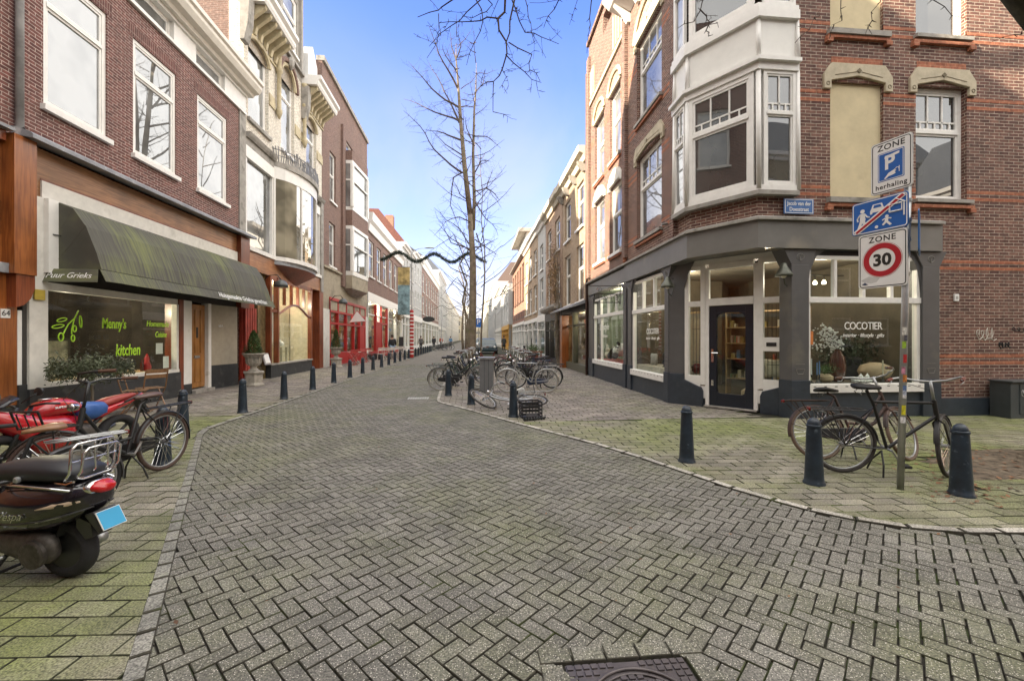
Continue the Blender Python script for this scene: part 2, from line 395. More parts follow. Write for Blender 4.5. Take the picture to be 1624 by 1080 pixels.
b_orange = MBR("brick_orange_band", (.30,.095,.05), (.36,.13,.07), (.45,.25,.15), ms=.004, grime=.25, gcol=(.2,.09,.05))
b_cream = MBR("brick_glazed_cream", (.66,.62,.54), (.74,.70,.62), (.42,.36,.28), ms=.007, grime=.15, gcol=(.4,.36,.28))
b_brown = MBR("brick_purple_brown", (.15,.085,.07), (.20,.115,.09), (.3,.24,.2), ms=.005, grime=.25)
b_yellow = MBR("brick_sandy", (.29,.20,.13), (.38,.28,.19), (.5,.42,.3), ms=.005, grime=.25)
b_red = MBR("brick_red_modern", (.21,.09,.06), (.27,.13,.09), (.4,.3,.22), ms=.005, grime=.15)
tile_red = M("red_roof_tiles", (.15,.05,.035), .7, var=.3, scale=9, bump=.5, bscale=9)
slate = M("slate", (.10,.11,.13), .6, var=.25, scale=9)
g_sky = MGLASS("upper_window_glass", 2.7, through=False, back=(.24,.245,.24), wav=.03)
g_dark = MGLASS("dark_window_glass", 2.1, through=False, back=(.06,.06,.055), wav=.05)
g_shop = MGLASS("shop_glass", 1.62, (.93,.96,.94))
g_mir = MGLASS("old_window_glass", 3.5, through=False, back=(.3,.27,.2), wav=.5)
wood_o = MWOOD("varnished_orange_wood", (.20,.055,.012), (.34,.11,.025))
wood_b = MWOOD("varnished_band_wood", (.20,.085,.03), (.36,.17,.07), vert=False, rough=.45)
wood_r = MWOOD("varnished_red_wood", (.13,.03,.012), (.24,.06,.02))
wood_d = MWOOD("honey_door_wood", (.32,.13,.03), (.45,.21,.055))
wood_l = MWOOD("pale_wood", (.42,.28,.14), (.5,.36,.2), rough=.6, coat=0)
lime = M("lime_lettering", (.40,.72,.03), .5, var=.04)
lwhite = M("white_lettering", (.82,.82,.80), .5, var=.02)
# ======================= ground, road, pavements =======================
def inside(poly, x, y):
    c = False; j = len(poly)-1
    for i in range(len(poly)):
        xi, yi = poly[i]; xj, yj = poly[j]
        if (yi > y) != (yj > y) and x < (xj-xi)*(y-yi)/(yj-yi)+xi: c = not c
        j = i
    return c
def clipseg(poly, a, b, keep):
    """clip a convex polygon by the line a-b, keeping the side 'keep' (+1 left, -1 right)"""
    out = []; dx, dy = b[0]-a[0], b[1]-a[1]
    sgn = lambda p: keep*(dx*(p[1]-a[1])-dy*(p[0]-a[0]))
    for i in range(len(poly)):
        p, q = poly[i-1], poly[i]; sp_, sq = sgn(p), sgn(q)
        if (sp_ >= 0) != (sq >= 0):
            t = sp_/(sp_-sq); out.append((p[0]+(q[0]-p[0])*t, p[1]+(q[1]-p[1])*t))
        if sq >= 0: out.append(q)
    return out
edge_dirt = M('joint_dirt', (.055,.05,.036), .95, var=.4, scale=14, dirt=((.06,.075,.02), 2.5, .55))
moss_edge = M('mossy_joint', (.05,.052,.026), .95, var=.5, scale=9, dirt=((.075,.105,.018), 1.6, .5))
class Slabs:
    """many small bevelled stones as one paved sheet; the worn edges hold dirt"""
    def __init__(s): s.v = []; s.f = []; s.m = []
    def add(s, poly, top, r, bev=.004, depth=.03, tilt=.0015):
        n = len(poly)
        if n < 3: return
        cx = sum(p[0] for p in poly)/n; cy = sum(p[1] for p in poly)/n
        ar = abs(sum(poly[i-1][0]*poly[i][1]-poly[i][0]*poly[i-1][1] for i in range(n)))/2
        if ar < 3e-4: return
        tx, ty = r.uniform(-tilt, tilt)*8, r.uniform(-tilt, tilt)*8; dz = r.uniform(-tilt, tilt)
        sh = 1-2*bev/math.sqrt(ar)*1.1
        k = len(s.v)
        for x, y in poly: s.v.append((cx+(x-cx)*sh, cy+(y-cy)*sh, top+dz+(x-cx)*tx+(y-cy)*ty))
        for x, y in poly: s.v.append((x, y, top+dz-bev*.9+(x-cx)*tx+(y-cy)*ty))
        for x, y in poly: s.v.append((x, y, top-depth))
        s.f.append(tuple(range(k, k+n))); s.m.append(0)
        for i in range(n):
            j = (i+1) % n
            s.f.append((k+i, k+n+i, k+n+j, k+j)); s.f.append((k+n+i, k+2*n+i, k+2*n+j, k+n+j)); s.m += [1, 1]
    def build(s, name, mat, edge=None):
        me = bpy.data.meshes.new(name); me.from_pydata(s.v, [], s.f); me.materials.append(mat); me.materials.append(edge or edge_dirt); me.polygons.foreach_set('material_index', s.m)
        bm = bmesh.new(); bm.from_mesh(me); bmesh.ops.recalc_face_normals(bm, faces=bm.faces); bm.to_mesh(me); bm.free()
        o = bpy.data.objects.new(name, me); COL.objects.link(o); o["kind"] = "structure"; return o
KL = [(-1.0,.9),(-1.47,2.08),(-1.85,2.79),(-2.33,3.68),(-3.11,5.14),(-4.27,7.28),(-4.44,7.75),(-4.45,9.),(-4.45,60.),(-4.4,200.)]   # road side of the left kerb
KR = [(-1.0,200.),(-1.0,40.),(-1.02,19.7),(-.97,15.4),(-.93,12.4),(-.87,10.79),(-.80,10.4),(-.0,9.11),(.75,7.77),(1.31,6.85),(1.77,6.1),(2.15,5.35),(2.46,4.62),(2.64,4.17),(2.84,3.82),(3.0,3.57),(3.24,3.34),(3.54,3.16),(3.9,3.04),(4.5,2.98),(14.,2.9)]
ZP = .012      # pavements lie this much above the road
joint = M("joint_soil", (.03,.027,.02), .95, var=.4, scale=30, dirt=((.06,.09,.02), 3, .52), bump=.5)
gm = MB().quad((-300,-120,-.016), (300,-120,-.016), (300,900,-.016), (-300,900,-.016)).build("ground", joint, kind="structure")
# --- road: concrete bricks in herringbone near the camera, laid one by one ---
def herring(region, x0, x1, y0, y1, ang, r, L=.18, W=.09, gap=.007, org=(0,0)):
    S = Slabs(); ca, sn = math.cos(ang), math.sin(ang)
    rng = int(max(x1-x0, y1-y0)/W)+10
    cx, cy = (x0+x1)/2, (y0+y1)/2
    def put(gx, gy, gw, gh):
        mx, my = (gx+gw/2)*W, (gy+gh/2)*W
        wx, wy = cx+mx*ca-my*sn, cy+mx*sn+my*ca
        if not (x0 < wx < x1 and y0 < wy < y1) or not region(wx, wy): return
        da = r.gauss(0, .012); c2, s2 = math.cos(ang+da), math.sin(ang+da)
        hw, hh = gw*W/2-gap/2, gh*W/2-gap/2
        ox, oy = r.gauss(0, .0012), r.gauss(0, .0012)
        # slow drift of the courses, as laid by hand
        ox += .02*math.sin(wy*.9+wx*.35); oy += .02*math.sin(wx*1.1-wy*.3)
        S.add([(wx+ox+a*c2-b*s2, wy+oy+a*s2+b*c2) for a, b in ((-hw,-hh),(hw,-hh),(hw,hh),(-hw,hh))], 0, r, bev=.0028)
    n = rng
    for k in range(-n, n):
        for m in range(-n//2-2, n//2+2):
            gx, gy = k+2*m, k-2*m
            if abs(gx) > n or abs(gy) > n: continue
            put(gx, gy, 2, 1); put(gx-1, gy, 1, 2)
    return S
def side(poly, x, y):   # distance-free test: left kerb as x at y
    for i in range(len(poly)-1):
        (xa, ya), (xb, yb) = poly[i], poly[i+1]
        if min(ya, yb) <= y <= max(ya, yb) and abs(yb-ya) > 1e-6: return xa+(xb-xa)*(y-ya)/(yb-ya)
    return None
roadpoly = KL + KR + [(14., -3.), (-1.0, -3.)]
def on_road(x, y):
    if not (inside(roadpoly, x+.10, y) or inside(roadpoly, x-.08, y)): return False
    return not (.40 < x < 1.06 and 1.3 < y < 2.04)
rr = random.Random(3)
road_mat = MISL("road_brick", [(.105,.099,.083),(.128,.122,.103),(.145,.137,.118),(.115,.11,.092),(.157,.15,.13),(.132,.125,.105)], moss=(.12,.13,.05,.6), mossscale=.42, mossthr=.53, speck=.95, bump=.6)
herring(on_road, -5, 7.5, .3, 26, math.radians(132), rr, org=(0,0)).build("road", road_mat)
# beyond the hand-laid part the road is one sheet with the same pattern in its material
far_road = MBR("far_road_brick", (.14,.125,.10), (.20,.18,.15), (.06,.055,.045), bw=.2, bh=.1, ms=.008, grime=.4, gcol=(.09,.10,.05))
MB().quad((-4.5,25.9,-.004), (-.95,25.9,-.004), (-.95,400,-.004), (-4.4,400,-.004)).build("road_beyond", far_road, kind="structure")
# --- kerbs ---
def kerb(path, width, length, off, ztop, mat, nm, r, y0=-5, y1=60):
    S = Slabs()
    # walk the path
    pts = []; 
    for i in range(len(path)-1):
        a, b = Vector(path[i]), Vector(path[i+1]); n = max(1, int((b-a).length/length+.5)) if (b-a).length > length*.6 else 1
        for k in range(n): pts.append(a+(b-a)*(k/n))
    pts.append(Vector(path[-1]))
    nrm = []
    for i in range(len(pts)):
        t = (pts[min(i+1, len(pts)-1)]-pts[max(i-1, 0)]).normalized(); nrm.append(Vector((-t.y, t.x))*off)
    for i in range(len(pts)-1):
        a, b = pts[i], pts[i+1]
        if not (y0 <= a.y <= y1): continue
        t = (b-a).normalized()*.0065
        S.add([tuple(a+t), tuple(b-t), tuple(b-t+nrm[i+1]*width), tuple(a+t+nrm[i]*width)], ztop, r, bev=.006, depth=.06, tilt=.001)
    return S.build(nm, mat)
kerb_m = MISL("kerb_stone", [(.17,.165,.145),(.22,.215,.185),(.19,.185,.16),(.26,.25,.22)], moss=(.12,.13,.05,.6), mossscale=1.1, mossthr=.58, speck=.1, bump=.4)
kerb(KL[:6], .085, .2, 1, ZP+.003, kerb_m, "kerb", rr)
kerb(KL[5:9], .10, .6, 1, ZP+.003, kerb_m, "kerb", rr)
kerb_p = MISL("pale_kerb_stone", [(.33,.31,.27),(.40,.375,.33),(.36,.34,.30),(.29,.27,.23)], moss=(.16,.17,.08,.5), mossscale=1.4, mossthr=.62, speck=.1, bump=.3)
kerb(KR[1:], .085, .32, 1, ZP+.003, kerb_p, "kerb", rr, -5, 40)
# --- pavements ---
slab_m = M("pavement_sand", (.03,.028,.018), .95, var=.35, scale=20, dirt=((.045,.065,.015), 4, .5), bump=.5)
fL = [(-30,.9)] + KL + [(-30,200)]
fRp = KR + [(60,2.9),(60,200)]
MB().prism([(x-.05, y) for x, y in KL] + [(-9.3,200),(-9.3,.9)], -.015, ZP-.014, plane='sn').build("pavement", slab_m, kind="structure")
MB().prism([(x+.04, y) if y > 9 else (x, y+.05) for x, y in KR] + [(14,200)], -.015, ZP-.014, plane='sn').build("pavement", slab_m, kind="structure")
SOIL = [(5.35,4.25),(6.0,4.05),(6.8,4.1),(7.9,4.4),(7.9,5.2),(6.8,5.35),(5.8,4.95)]
def tiles(kerbline, region, x0, x1, y0, y1, ang, r, keep, L=.3, W=.15, gap=.008, skip=None):
    S = Slabs(); ca, sn = math.cos(ang), math.sin(ang)
    cx, cy = (x0+x1)/2, (y0+y1)/2; n1 = int((x1-x0)/L*.75)+4; n2 = int((y1-y0)/W*.6)+4
    for j in range(-n2, n2):
        sh = (j % 2)*.5+r.gauss(0, .06)
        i = -n1
        while i < n1:
            mx, my = (i+sh)*L, j*W; i += 1
            poly = []
            o1, o2, da = r.gauss(0, .001), r.gauss(0, .001), r.gauss(0, .004)
            for a, b in ((-L/2+gap/2, -W/2+gap/2), (L/2-gap/2, -W/2+gap/2), (L/2-gap/2, W/2-gap/2), (-L/2+gap/2, W/2-gap/2)):
                a, b = a-b*da, b+a*da
                px, py = mx+a+o1, my+b+o2; poly.append((cx+px*ca-py*sn+.015*math.sin(my*1.3), cy+px*sn+py*ca+.012*math.sin(mx*1.7)))
            mxw = sum(p[0] for p in poly)/4; myw = sum(p[1] for p in poly)/4
            if not (x0 < mxw < x1 and y0 < myw < y1): continue
            ins = [inside(region, *p) for p in poly]
            if not any(ins): continue
            if skip and skip(mxw, myw, r): continue
            if not all(ins):
                for q in range(len(kerbline)-1):
                    a, b = kerbline[q], kerbline[q+1]
                    ml = math.hypot(b[0]-a[0], b[1]-a[1]) or 1
                    t = ((mxw-a[0])*(b[0]-a[0])+(myw-a[1])*(b[1]-a[1]))/ml/ml
                    d = abs((b[0]-a[0])*(myw-a[1])-(b[1]-a[1])*(mxw-a[0]))/ml
                    if -.25/ml <= t <= 1+.25/ml and d < .2: poly = clipseg(poly, a, b, keep)
                    if len(poly) < 3: break
            S.add(poly, ZP, r, bev=.0028, depth=.03, tilt=.0014)
    return S
def offs(path, d):
    out = []
    for i in range(len(path)):
        a = Vector(path[max(i-1, 0)]); b = Vector(path[min(i+1, len(path)-1)]); t = (b-a).normalized()
        out.append((path[i][0]-t.y*d, path[i][1]+t.x*d))
    return out
pave_g = MISL("mossy_paving_tile", [(.15,.14,.10),(.19,.175,.125),(.225,.205,.16),(.17,.155,.12),(.25,.23,.18)], moss=(.14,.165,.04,.82), mossscale=.33, mossthr=.47, speck=.12, bump=.4)
pave_s = MISL("paving_tile", [(.15,.13,.115),(.20,.175,.155),(.23,.20,.175),(.17,.15,.13),(.26,.225,.20)], moss=(.15,.155,.075,.6), mossscale=.35, mossthr=.56, speck=.1, bump=.35)
kl_in = offs(KL, .08)
tiles(kl_in, kl_in + [(-9,200),(-9,.9)], -8.3, -1.1, .9, 9.0, math.radians(-4), rr, 1).build("pavement_tiles", pave_g, moss_edge)
tiles(kl_in, kl_in + [(-9,200),(-9,.9)], -8.3, -4.5, 9.0, 34, 0, rr, 1).build("pavement_tiles", pave_s, moss_edge)
kr_in = offs(KR, .085)
soilskip = lambda x, y, r: inside(SOIL, x, y) or (inside([(4.3,3.55),(5.3,3.5),(6.2,3.9),(4.6,4.6)], x, y) and r.random() < .10)
tiles(kr_in, kr_in + [(14,200)], -1, 11, 2.8, 7.8, math.radians(-3), rr, 1, skip=soilskip).build("pavement_tiles", pave_g, moss_edge)
tiles(kr_in, kr_in + [(14,200)], -1, 5.6, 7.8, 32, math.radians(1), rr, 1).build("pavement_tiles", pave_s, moss_edge)
# bare soil round the roots of the tree by the corner
soil_m = M("bare_soil", (.13,.10,.07), .95, var=.45, scale=12, dirt=((.20,.16,.11), 9, .55), bump=.9, bscale=30)
b = MB(); N = 26
for i in range(N+1):
    for j in range(N+1):
        x, y = 5.1+3.0*i/N, 3.9+1.6*j/N
        e = .02 if inside(SOIL, x, y) else -.01
        b.v.append((x, y, ZP-.012+e*rnd.uniform(.5, 1.0)+.008*math.sin(x*7+y*5)))
for i in range(N):
    for j in range(N): k = i*(N+1)+j; b.f.append((k, k+N+1, k+N+2, k+1))
b.build("soil_patch", soil_m, smooth=True, kind="structure")
# fallen leaves and litter
leafm = M("dead_leaf", (.20,.10,.05), .8, var=.5, scale=3); b = MB(); rl = random.Random(9)
for i in range(420):
    if i < 260: x, y = rl.uniform(4.9, 7.6), rl.uniform(3.8, 5.4)
    elif i < 330: x, y = rl.gauss(4.9, .3), rl.gauss(3.75, .15)
    else: x, y = rl.uniform(-6, 6), rl.uniform(2.2, 12)
    z = ZP+.006+(.006 if i < 330 else .0); a = rl.uniform(0, 6.28); s_ = rl.uniform(.012, .034)*(1 if i < 330 else .6)
    u = Vector((math.cos(a), math.sin(a), rl.uniform(-.3, .3)))*s_; v = Vector((-math.sin(a), math.cos(a), rl.uniform(-.3, .3)))*s_*.6; c = Vector((x, y, z))
    b.quad(c-u, c-v, c+u, c+v)
tag(b.build("fallen_leaves", leafm), "scatter of small brown dead leaves on the paving and bare soil", "leaves", kind="stuff")
# --- manhole cover, its frame of cut bricks ---
iron = M("cast_iron", (.115,.10,.10), .5, .55, var=.2, scale=8)
MHX0, MHX1, MHY0, MHY1 = .44, 1.02, 1.42, 2.0
mh = thing("manhole_cover", ((MHX0+MHX1)/2, (MHY0+MHY1)/2, 0), "square cast iron manhole cover with a round lid, set in the road", "manhole cover")
b = MB(); cx, cy, rad = .73, 1.71, .24
b.box(MHX0, MHX1, MHY0, MHY1, -.03, -.004)
n = 15; st = (MHX1-MHX0)/n
for i in range(n):
    for j in range(n):
        x, y = MHX0+st*(i+.5), MHY0+st*(j+.5); d = math.hypot(x-cx, y-cy)
        if rad-.035 < d < rad+.035: continue
        h = st*.36; b.box(x-h, x+h, y-h, y+h, -.004, .003)
b.build("frame_plate", iron, mh)
MB().torus((cx, cy, .001), rad, .009, (1,0,0), (0,1,0), 48, 6).torus((cx, cy, .001), rad-.03, .006, (1,0,0), (0,1,0), 48, 6).build("lid_ring", iron, mh, smooth=True)
S = Slabs()
for (a, c, e, f, nx, ny) in ((MHX0-.12, MHX1+.12, MHY1+.01, MHY1+.11, 5, 1), (MHX0-.12, MHX0-.01, MHY0-.1, MHY1, 1, 4), (MHX1+.01, MHX1+.12, MHY0-.1, MHY1, 1, 4)):
    for i in range(nx):
        for j in range(ny):
            x0, x1 = a+(c-a)*i/nx, a+(c-a)*(i+1)/nx; y0, y1 = e+(f-e)*j/ny, e+(f-e)*(j+1)/ny
            S.add([(x0+.003, y0+.003), (x1-.003, y0+.003), (x1-.003, y1-.003), (x0+.003, y1-.003)], .007, rr)
S.build("road_edging", road_mat)
# road gully slots by the right kerb
gp = thing("drain_grating", (-1.1, 10.9, 0), "small pale ribbed drain grating at the tip of the right kerb", "drain")
b = MB()
for i in range(9): b.box(-1.62+i*.06, -1.585+i*.06, 11.0, 11.32, .001, .012)
b.build("grating_bars", M("pale_iron", (.42,.42,.40), .6), gp)
# ======================= buildings =======================
fl = FR((-7.7, 0), (0, 1), (1, 0))
th1 = math.radians(1.226)
fr_ = FR((4.675, 9.80), (math.sin(th1), math.cos(th1)), (-math.cos(th1), math.sin(th1)))
fr2 = FR((4.84, 17.45), (math.sin(math.radians(.6)), math.cos(math.radians(.6))), (-1, .01))
fs = FR((6.43, 7.665), (1, 0), (0, -1))
fc = FR((4.675, 9.80), (1.755, -2.135), (-2.135, -1.755))
def wall(b, fr, s0, s1, z0, z1, ops=(), t=.28, n=0.):
    """a wall face with its openings left out, and their reveals"""
    ss = sorted({s0, s1} | {v for o in ops for v in o[:2] if s0 < v < s1}); zz = sorted({z0, z1} | {v for o in ops for v in o[2:4] if z0 < v < z1})
    for i in range(len(ss)-1):
        j = 0
        while j < len(zz)-1:
            cs = (ss[i]+ss[i+1])/2
            hole = lambda c: any(o[0] < cs < o[1] and o[2] < c < o[3] for o in ops)
            if hole((zz[j]+zz[j+1])/2): j += 1; continue
            k = j
            while k+1 < len(zz)-1 and not hole((zz[k+1]+zz[k+2])/2): k += 1
            b.quad(fr(ss[i], n, zz[j]), fr(ss[i+1], n, zz[j]), fr(ss[i+1], n, zz[k+1]), fr(ss[i], n, zz[k+1])); j = k+1
    for o in ops:
        a, c, e, f = o[:4]
        for p, q in (((a, e), (a, f)), ((c, f), (c, e)), ((a, f), (c, f)), ((c, e), (a, e))):
            b.quad(fr(p[0], n, p[1]), fr(q[0], n, q[1]), fr(q[0], n-t, q[1]), fr(p[0], n-t, p[1]))
        if len(o) > 4 and o[4]:      # arched head: fill the corners
            r = o[4]; m = 10; w_ = (c-a)/2; cs = (a+c)/2
            arc = lambda i: (cs-w_*math.cos(pi*i/m), f-r+r*math.sin(pi*i/m))
            for i in range(m):
                p, q = arc(i), arc(i+1)
                b.quad(fr(p[0], n, p[1]), fr(q[0], n, q[1]), fr(q[0], n, f), fr(p[0], n, f))
                b.quad(fr(p[0], n, p[1]), fr(q[0], n, q[1]), fr(q[0], n-t, q[1]), fr(p[0], n-t, p[1]))
    return b
def shell(b, fr, s0, s1, z0, z1, depth=9, n=0.):
    """sides, back and roof of a building behind its front"""
    for s in (s0, s1): b.quad(fr(s, n, z0), fr(s, n-depth, z0), fr(s, n-depth, z1), fr(s, n, z1))
    b.quad(fr(s0, n-depth, z0), fr(s1, n-depth, z0), fr(s1, n-depth, z1), fr(s0, n-depth, z1))
    b.quad(fr(s0, n, z1), fr(s1, n, z1), fr(s1, n-depth, z1), fr(s0, n-depth, z1))
    return b
def window(par, fr, s0, s1, z0, z1, n=-.1, kind='sash', fm=None, pm=None, sill=.1, fw=.07, tr=.36, cols=1, arch=0, sm=None, nm='window', smat=None):
    fm = fm or white; pm = pm or g_sky
    b = MB(fr); d = .06
    b.box(s0, s0+fw, n-d, n, z0, z1); b.box(s1-fw, s1, n-d, n, z0, z1)
    b.box(s0+fw, s1-fw, n-d, n, z1-fw, z1); b.box(s0+fw, s1-fw, n-d, n, z0, z0+fw)
    a, c, e, f = s0+fw, s1-fw, z0+fw, z1-fw
    if kind in ('sash', 'grid', 'cols'):
        zt = f-(f-e)*tr
        if tr: b.box(a, c, n-d, n+.012, zt-fw*.5, zt+fw*.4)
        # inner sash frames
        iw = fw*.55
        for (q0, q1) in ((e, zt-fw*.5), (zt+fw*.4, f)) if tr else ((e, f),):
            b.box(a, a+iw, n-d, n-.015, q0, q1); b.box(c-iw, c, n-d, n-.015, q0, q1)
            b.box(a+iw, c-iw, n-d, n-.015, q0, q0+iw); b.box(a+iw, c-iw, n-d, n-.015, q1-iw, q1)
        if kind == 'grid':
            bw = .028; ns = cols*2; zq = zt+fw*.4+iw+(f-zt)*.17
            b.box(a+iw, c-iw, n-d+.01, n-.02, zq-bw/2, zq+bw/2)
            for i in range(1, cols): x = a+(c-a)*i/cols; b.box(x-bw/2, x+bw/2, n-d+.01, n-.02, zt+fw*.4+iw, f-iw)
            for i in range(cols): x = a+(c-a)*(i+.5)/cols; b.box(x-bw/2, x+bw/2, n-d+.01, n-.02, zt+fw*.4+iw, zq-bw/2)
        if kind == 'cols':
            for i in range(1, cols): x = a+(c-a)*i/cols; b.box(x-.02, x+.02, n-d+.01, n-.01, zt+fw*.4+iw, f-iw)
    elif kind == 'mull':
        for i in range(1, cols): x = a+(c-a)*i/cols; b.box(x-fw*.4, x+fw*.4, n-d, n-.005, e, f)
        if tr: zt = f-(f-e)*tr; b.box(a, c, n-d, n+.008, zt-.03, zt+.03)
    o = b.build(nm, fm, par)
    if arch:
        pass
    MB(fr).box(s0+.01, s1-.01, n-d+.005, n-d+.018, z0+.01, z1-.01).build("pane", pm, o)
    if sill: MB(fr).box(s0-.06, s1+.06, n, .09, z0-sill, z0-.002).build("sill", smat or fm, o)
    return o
# a room behind glass: floor, back, side walls, ceiling
def room(par, fr, s0, s1, z0, z1, depth, mat, n=-.1, nm="interior"):
    b = MB(fr)
    b.quad(fr(s0, n, z0), fr(s1, n, z0), fr(s1, n-depth, z0), fr(s0, n-depth, z0)); b.quad(fr(s0, n, z1), fr(s1, n, z1), fr(s1, n-depth, z1), fr(s0, n-depth, z1))
    b.quad(fr(s0, n-depth, z0), fr(s1, n-depth, z0), fr(s1, n-depth, z1), fr(s0, n-depth, z1))
    for s in (s0, s1): b.quad(fr(s, n, z0), fr(s, n-depth, z0), fr(s, n-depth, z1), fr(s, n, z1))
    return b.build(nm, mat, par)
def wM(fr, s, n, z):      # writing matrix on a wall (reads left to right for a viewer outside)
    x = -fr.d if (fr.d.cross(fr.n)).z > 0 else fr.d
    return basis(fr(s, n, z), x if False else (fr.n.cross(Vector((0,0,1)))*-1), (0,0,1))
def cornice(b, fr, s0, s1, z, prof):
    """prof: (n, dz) outline swept along the wall"""
    b.prism([(p[0], z+p[1]) for p in prof], s0, s1, fr, 'nz'); return b

# ---------- left side: house with the orange timber front (number 64) ----------
t0 = thing("brick_house", (-7.7, 4, 0), "dark brick house at the left edge with orange timber cladding and a 64 plate", "house")
b = MB(fl); l0w = [(a, a+1.4, z0, z0+2.7) for a in (-14.6,-12,-9.4,-6.8,-4.2,-1.6,1.0,3.6,5.9) for z0 in (5.7, 9.6)]; wall(b, fl, -24, 7.93, 4.95, 16.5, l0w); shell(b, fl, -24, 7.93, 0, 16.5, 8); b.build("wall", b_left, t0)
for o in l0w: window(t0, fl, *o)
b = MB(fl); b.box(-24, 8.03, -.2, .02, .42, 2.62)
for i in range(4): b.box(-24, 7.80, -.2, .0, 2.78+i*.50, 2.78+i*.50+.49)
b.build("timber_panel", wood_o, t0)
MB(fl).box(-24, 7.78, -.2, .1, 4.78, 4.95).build("timber_beam", wood_r, t0)
MB(fl).box(-24, 8.03, -.2, .0, 0, .42).build("plinth", blackp, t0)
MB(fl).box(-24, 7.80, -.2, .12, 2.62, 2.78).build("lead_ledge", lead, t0)
MB(fl).box(-24, 7.80, -.1, .22, 4.95, 5.0).build("lead_gutter", lead, t0)
p = MB(fl).box(7.77, 7.91, .02, .035, 1.88, 2.03).build("number_plate", signw, t0)
text("numerals", "64", .13, signk, wM(fl, 7.84, .038, 1.955), p)

# ---------- left side: brick house with the taverna ----------
A = thing("brick_house", (-7.7, 11.6, 0), "dark red brick house with three white upper windows over the green awning", "house")
wins = [(8.50,9.86,5.76,8.40),(10.56,12.0,5.76,8.42),(12.86,14.34,5.76,8.44)]
b = MB(fl); wall(b, fl, 7.93, 15.02, 5.0, 9.2, wins); shell(b, fl, 7.93, 15.02, 0, 10.3, 8)
for o in wins: pass
b.build("wall", b_left, A)
MB(fl).box(15.02, 15.40, -.2, .04, 4.95, 9.25).build("stone_pilaster", stone, A)
# flat arches of upright bricks
fa = MBR("brick_soldier", (.10,.033,.028), (.15,.05,.042), (.36,.27,.23), bw=.062, bh=.23, ms=.006, offset=0)
for o in wins: MB(fl).box(o[0]-.12, o[1]+.12, .0, .004, o[3]+.02, o[3]+.27).build("flat_arch", fa, A)
for o in wins: window(A, fl, *o, n=-.03, tr=.27, fw=.085)
# frieze with low windows and cornice
b = MB(fl); z = 9.2
segs = [7.93, 8.35, 9.7, 10.45, 11.85, 12.75, 14.15, 15.4]
for i in range(0, 7, 2): b.box(segs[i], segs[i+1], -.2, .04, z, 9.72)
b.box(7.93, 15.4, -.2, .08, 9.12, 9.2); b.box(7.93, 15.4, -.2, .10, 9.72, 9.80)
b.build("frieze", white, A)
for i in (1, 3, 5): window(A, fl, segs[i], segs[i+1], 9.2, 9.72, n=-.06, tr=0, sill=0)
b = MB(fl); cornice(b, fl, 7.9, 15.55, 9.80, [(-.2,0),(.22,0),(.26,.08),(.42,.12),(.50,.26),(.50,.36),(.56,.40),(.56,.52),(-.2,.52)]); b.build("cornice", M("cream_paint", (.70,.66,.58), .5, var=.06), A)
MB(fl).prism([(.5, 10.32), (.5, 10.36), (-3.2, 12.2), (-8, 12.2), (-8, 10.3), (-.2, 10.32)], 7.93, 15.4, fl, 'nz').build("roof", slate, A)
# ledge and timber bands over the shopfront
MB(fl).prism([(-.1,5.0),(.30,4.93),(.34,4.93),(.34,4.99),(.3,5.03),(.0,5.12),(-.1,5.12)], 7.95, 15.55, fl, 'nz').build("lead_ledge", lead, A)
MB(fl).box(8.42, 14.86, -.2, .02, 4.41, 4.93).build("timber_band", wood_b, A)
MB(fl).box(8.42, 14.86, -.2, .03, 4.37, 4.405).build("dark_joint", wood_r, A)
MB(fl).box(8.42, 14.86, -.2, .05, 4.05, 4.365).build("pale_band", white2, A)
MB(fl).box(7.80, 8.17, -.2, .20, 2.62, 4.93).build("timber_post", wood_o, A)
MB(fl).box(14.86, 15.42, -.2, .16, 2.55, 4.93).build("timber_post", wood_r, A)
MB(fl).prism([(7.86,2.62),(8.17,2.62),(8.17,2.40),(8.10,2.22),(7.98,2.10),(7.86,2.06)], -.2, .17, fl).build("timber_bracket", wood_r, A)
MB(fl).box(8.03, 8.10, -.15, .03, .75, 2.02).build("white_strip", white, A); MB(fl).box(8.03, 8.17, -.15, .05, 0, .75).build("black_post", blackp, A)
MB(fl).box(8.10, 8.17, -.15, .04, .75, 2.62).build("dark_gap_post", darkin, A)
MB(fl).box(8.17, 8.5, -.2, .08, .66, 4.05).build("white_column", white2, A)
MB(fl).box(8.17, 12.05, -.2, .09, 0, .66).build("plinth", blackp, A)
yb = M("yellow_sticker", (.45,.33,.05), .5)
MB(fl).box(8.22, 8.40, .10, .125, 2.22, 2.40).build("yellow_box", yb, A)
MB(fl).box(8.42, 8.62, -.1, .16, 2.72, 4.05).build("awning_side_board", white, A)
# shop window
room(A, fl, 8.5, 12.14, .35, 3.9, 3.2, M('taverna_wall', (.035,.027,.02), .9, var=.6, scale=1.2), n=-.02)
MB(fl).box(8.17, 8.42, -.2, .02, 4.05, 4.93).build('timber_end', wood_b, A)
b = MB(fl); b.box(8.5, 12.0, -.08, .04, 2.42, 2.56); b.box(8.5, 12.0, -.08, .08, .66, .74); b.box(11.94, 12.02, -.08, .05, .74, 2.42)
sw = b.build("shop_window", white2, A)
MB(fl).box(8.5, 11.94, -.035, -.025, .74, 2.42).build("pane", g_shop, sw)
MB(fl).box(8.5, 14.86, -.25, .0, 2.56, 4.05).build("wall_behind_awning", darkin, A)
for tx, sz, ss, zz, sh, bo in (("Menny's", .30, 10.07, 1.85, .12, .65), ("kitchen", .36, 10.45, 1.27, .15, .66), ("Homemade", .20, 11.37, 1.89, .25, .8), ("Cuisine", .20, 11.47, 1.63, .25, .66)):
    text("lettering", tx, sz, lime, wM(fl, ss, -.018, zz), sw, shear=sh, bold=.006 if sz > .25 else .001, xs=bo)
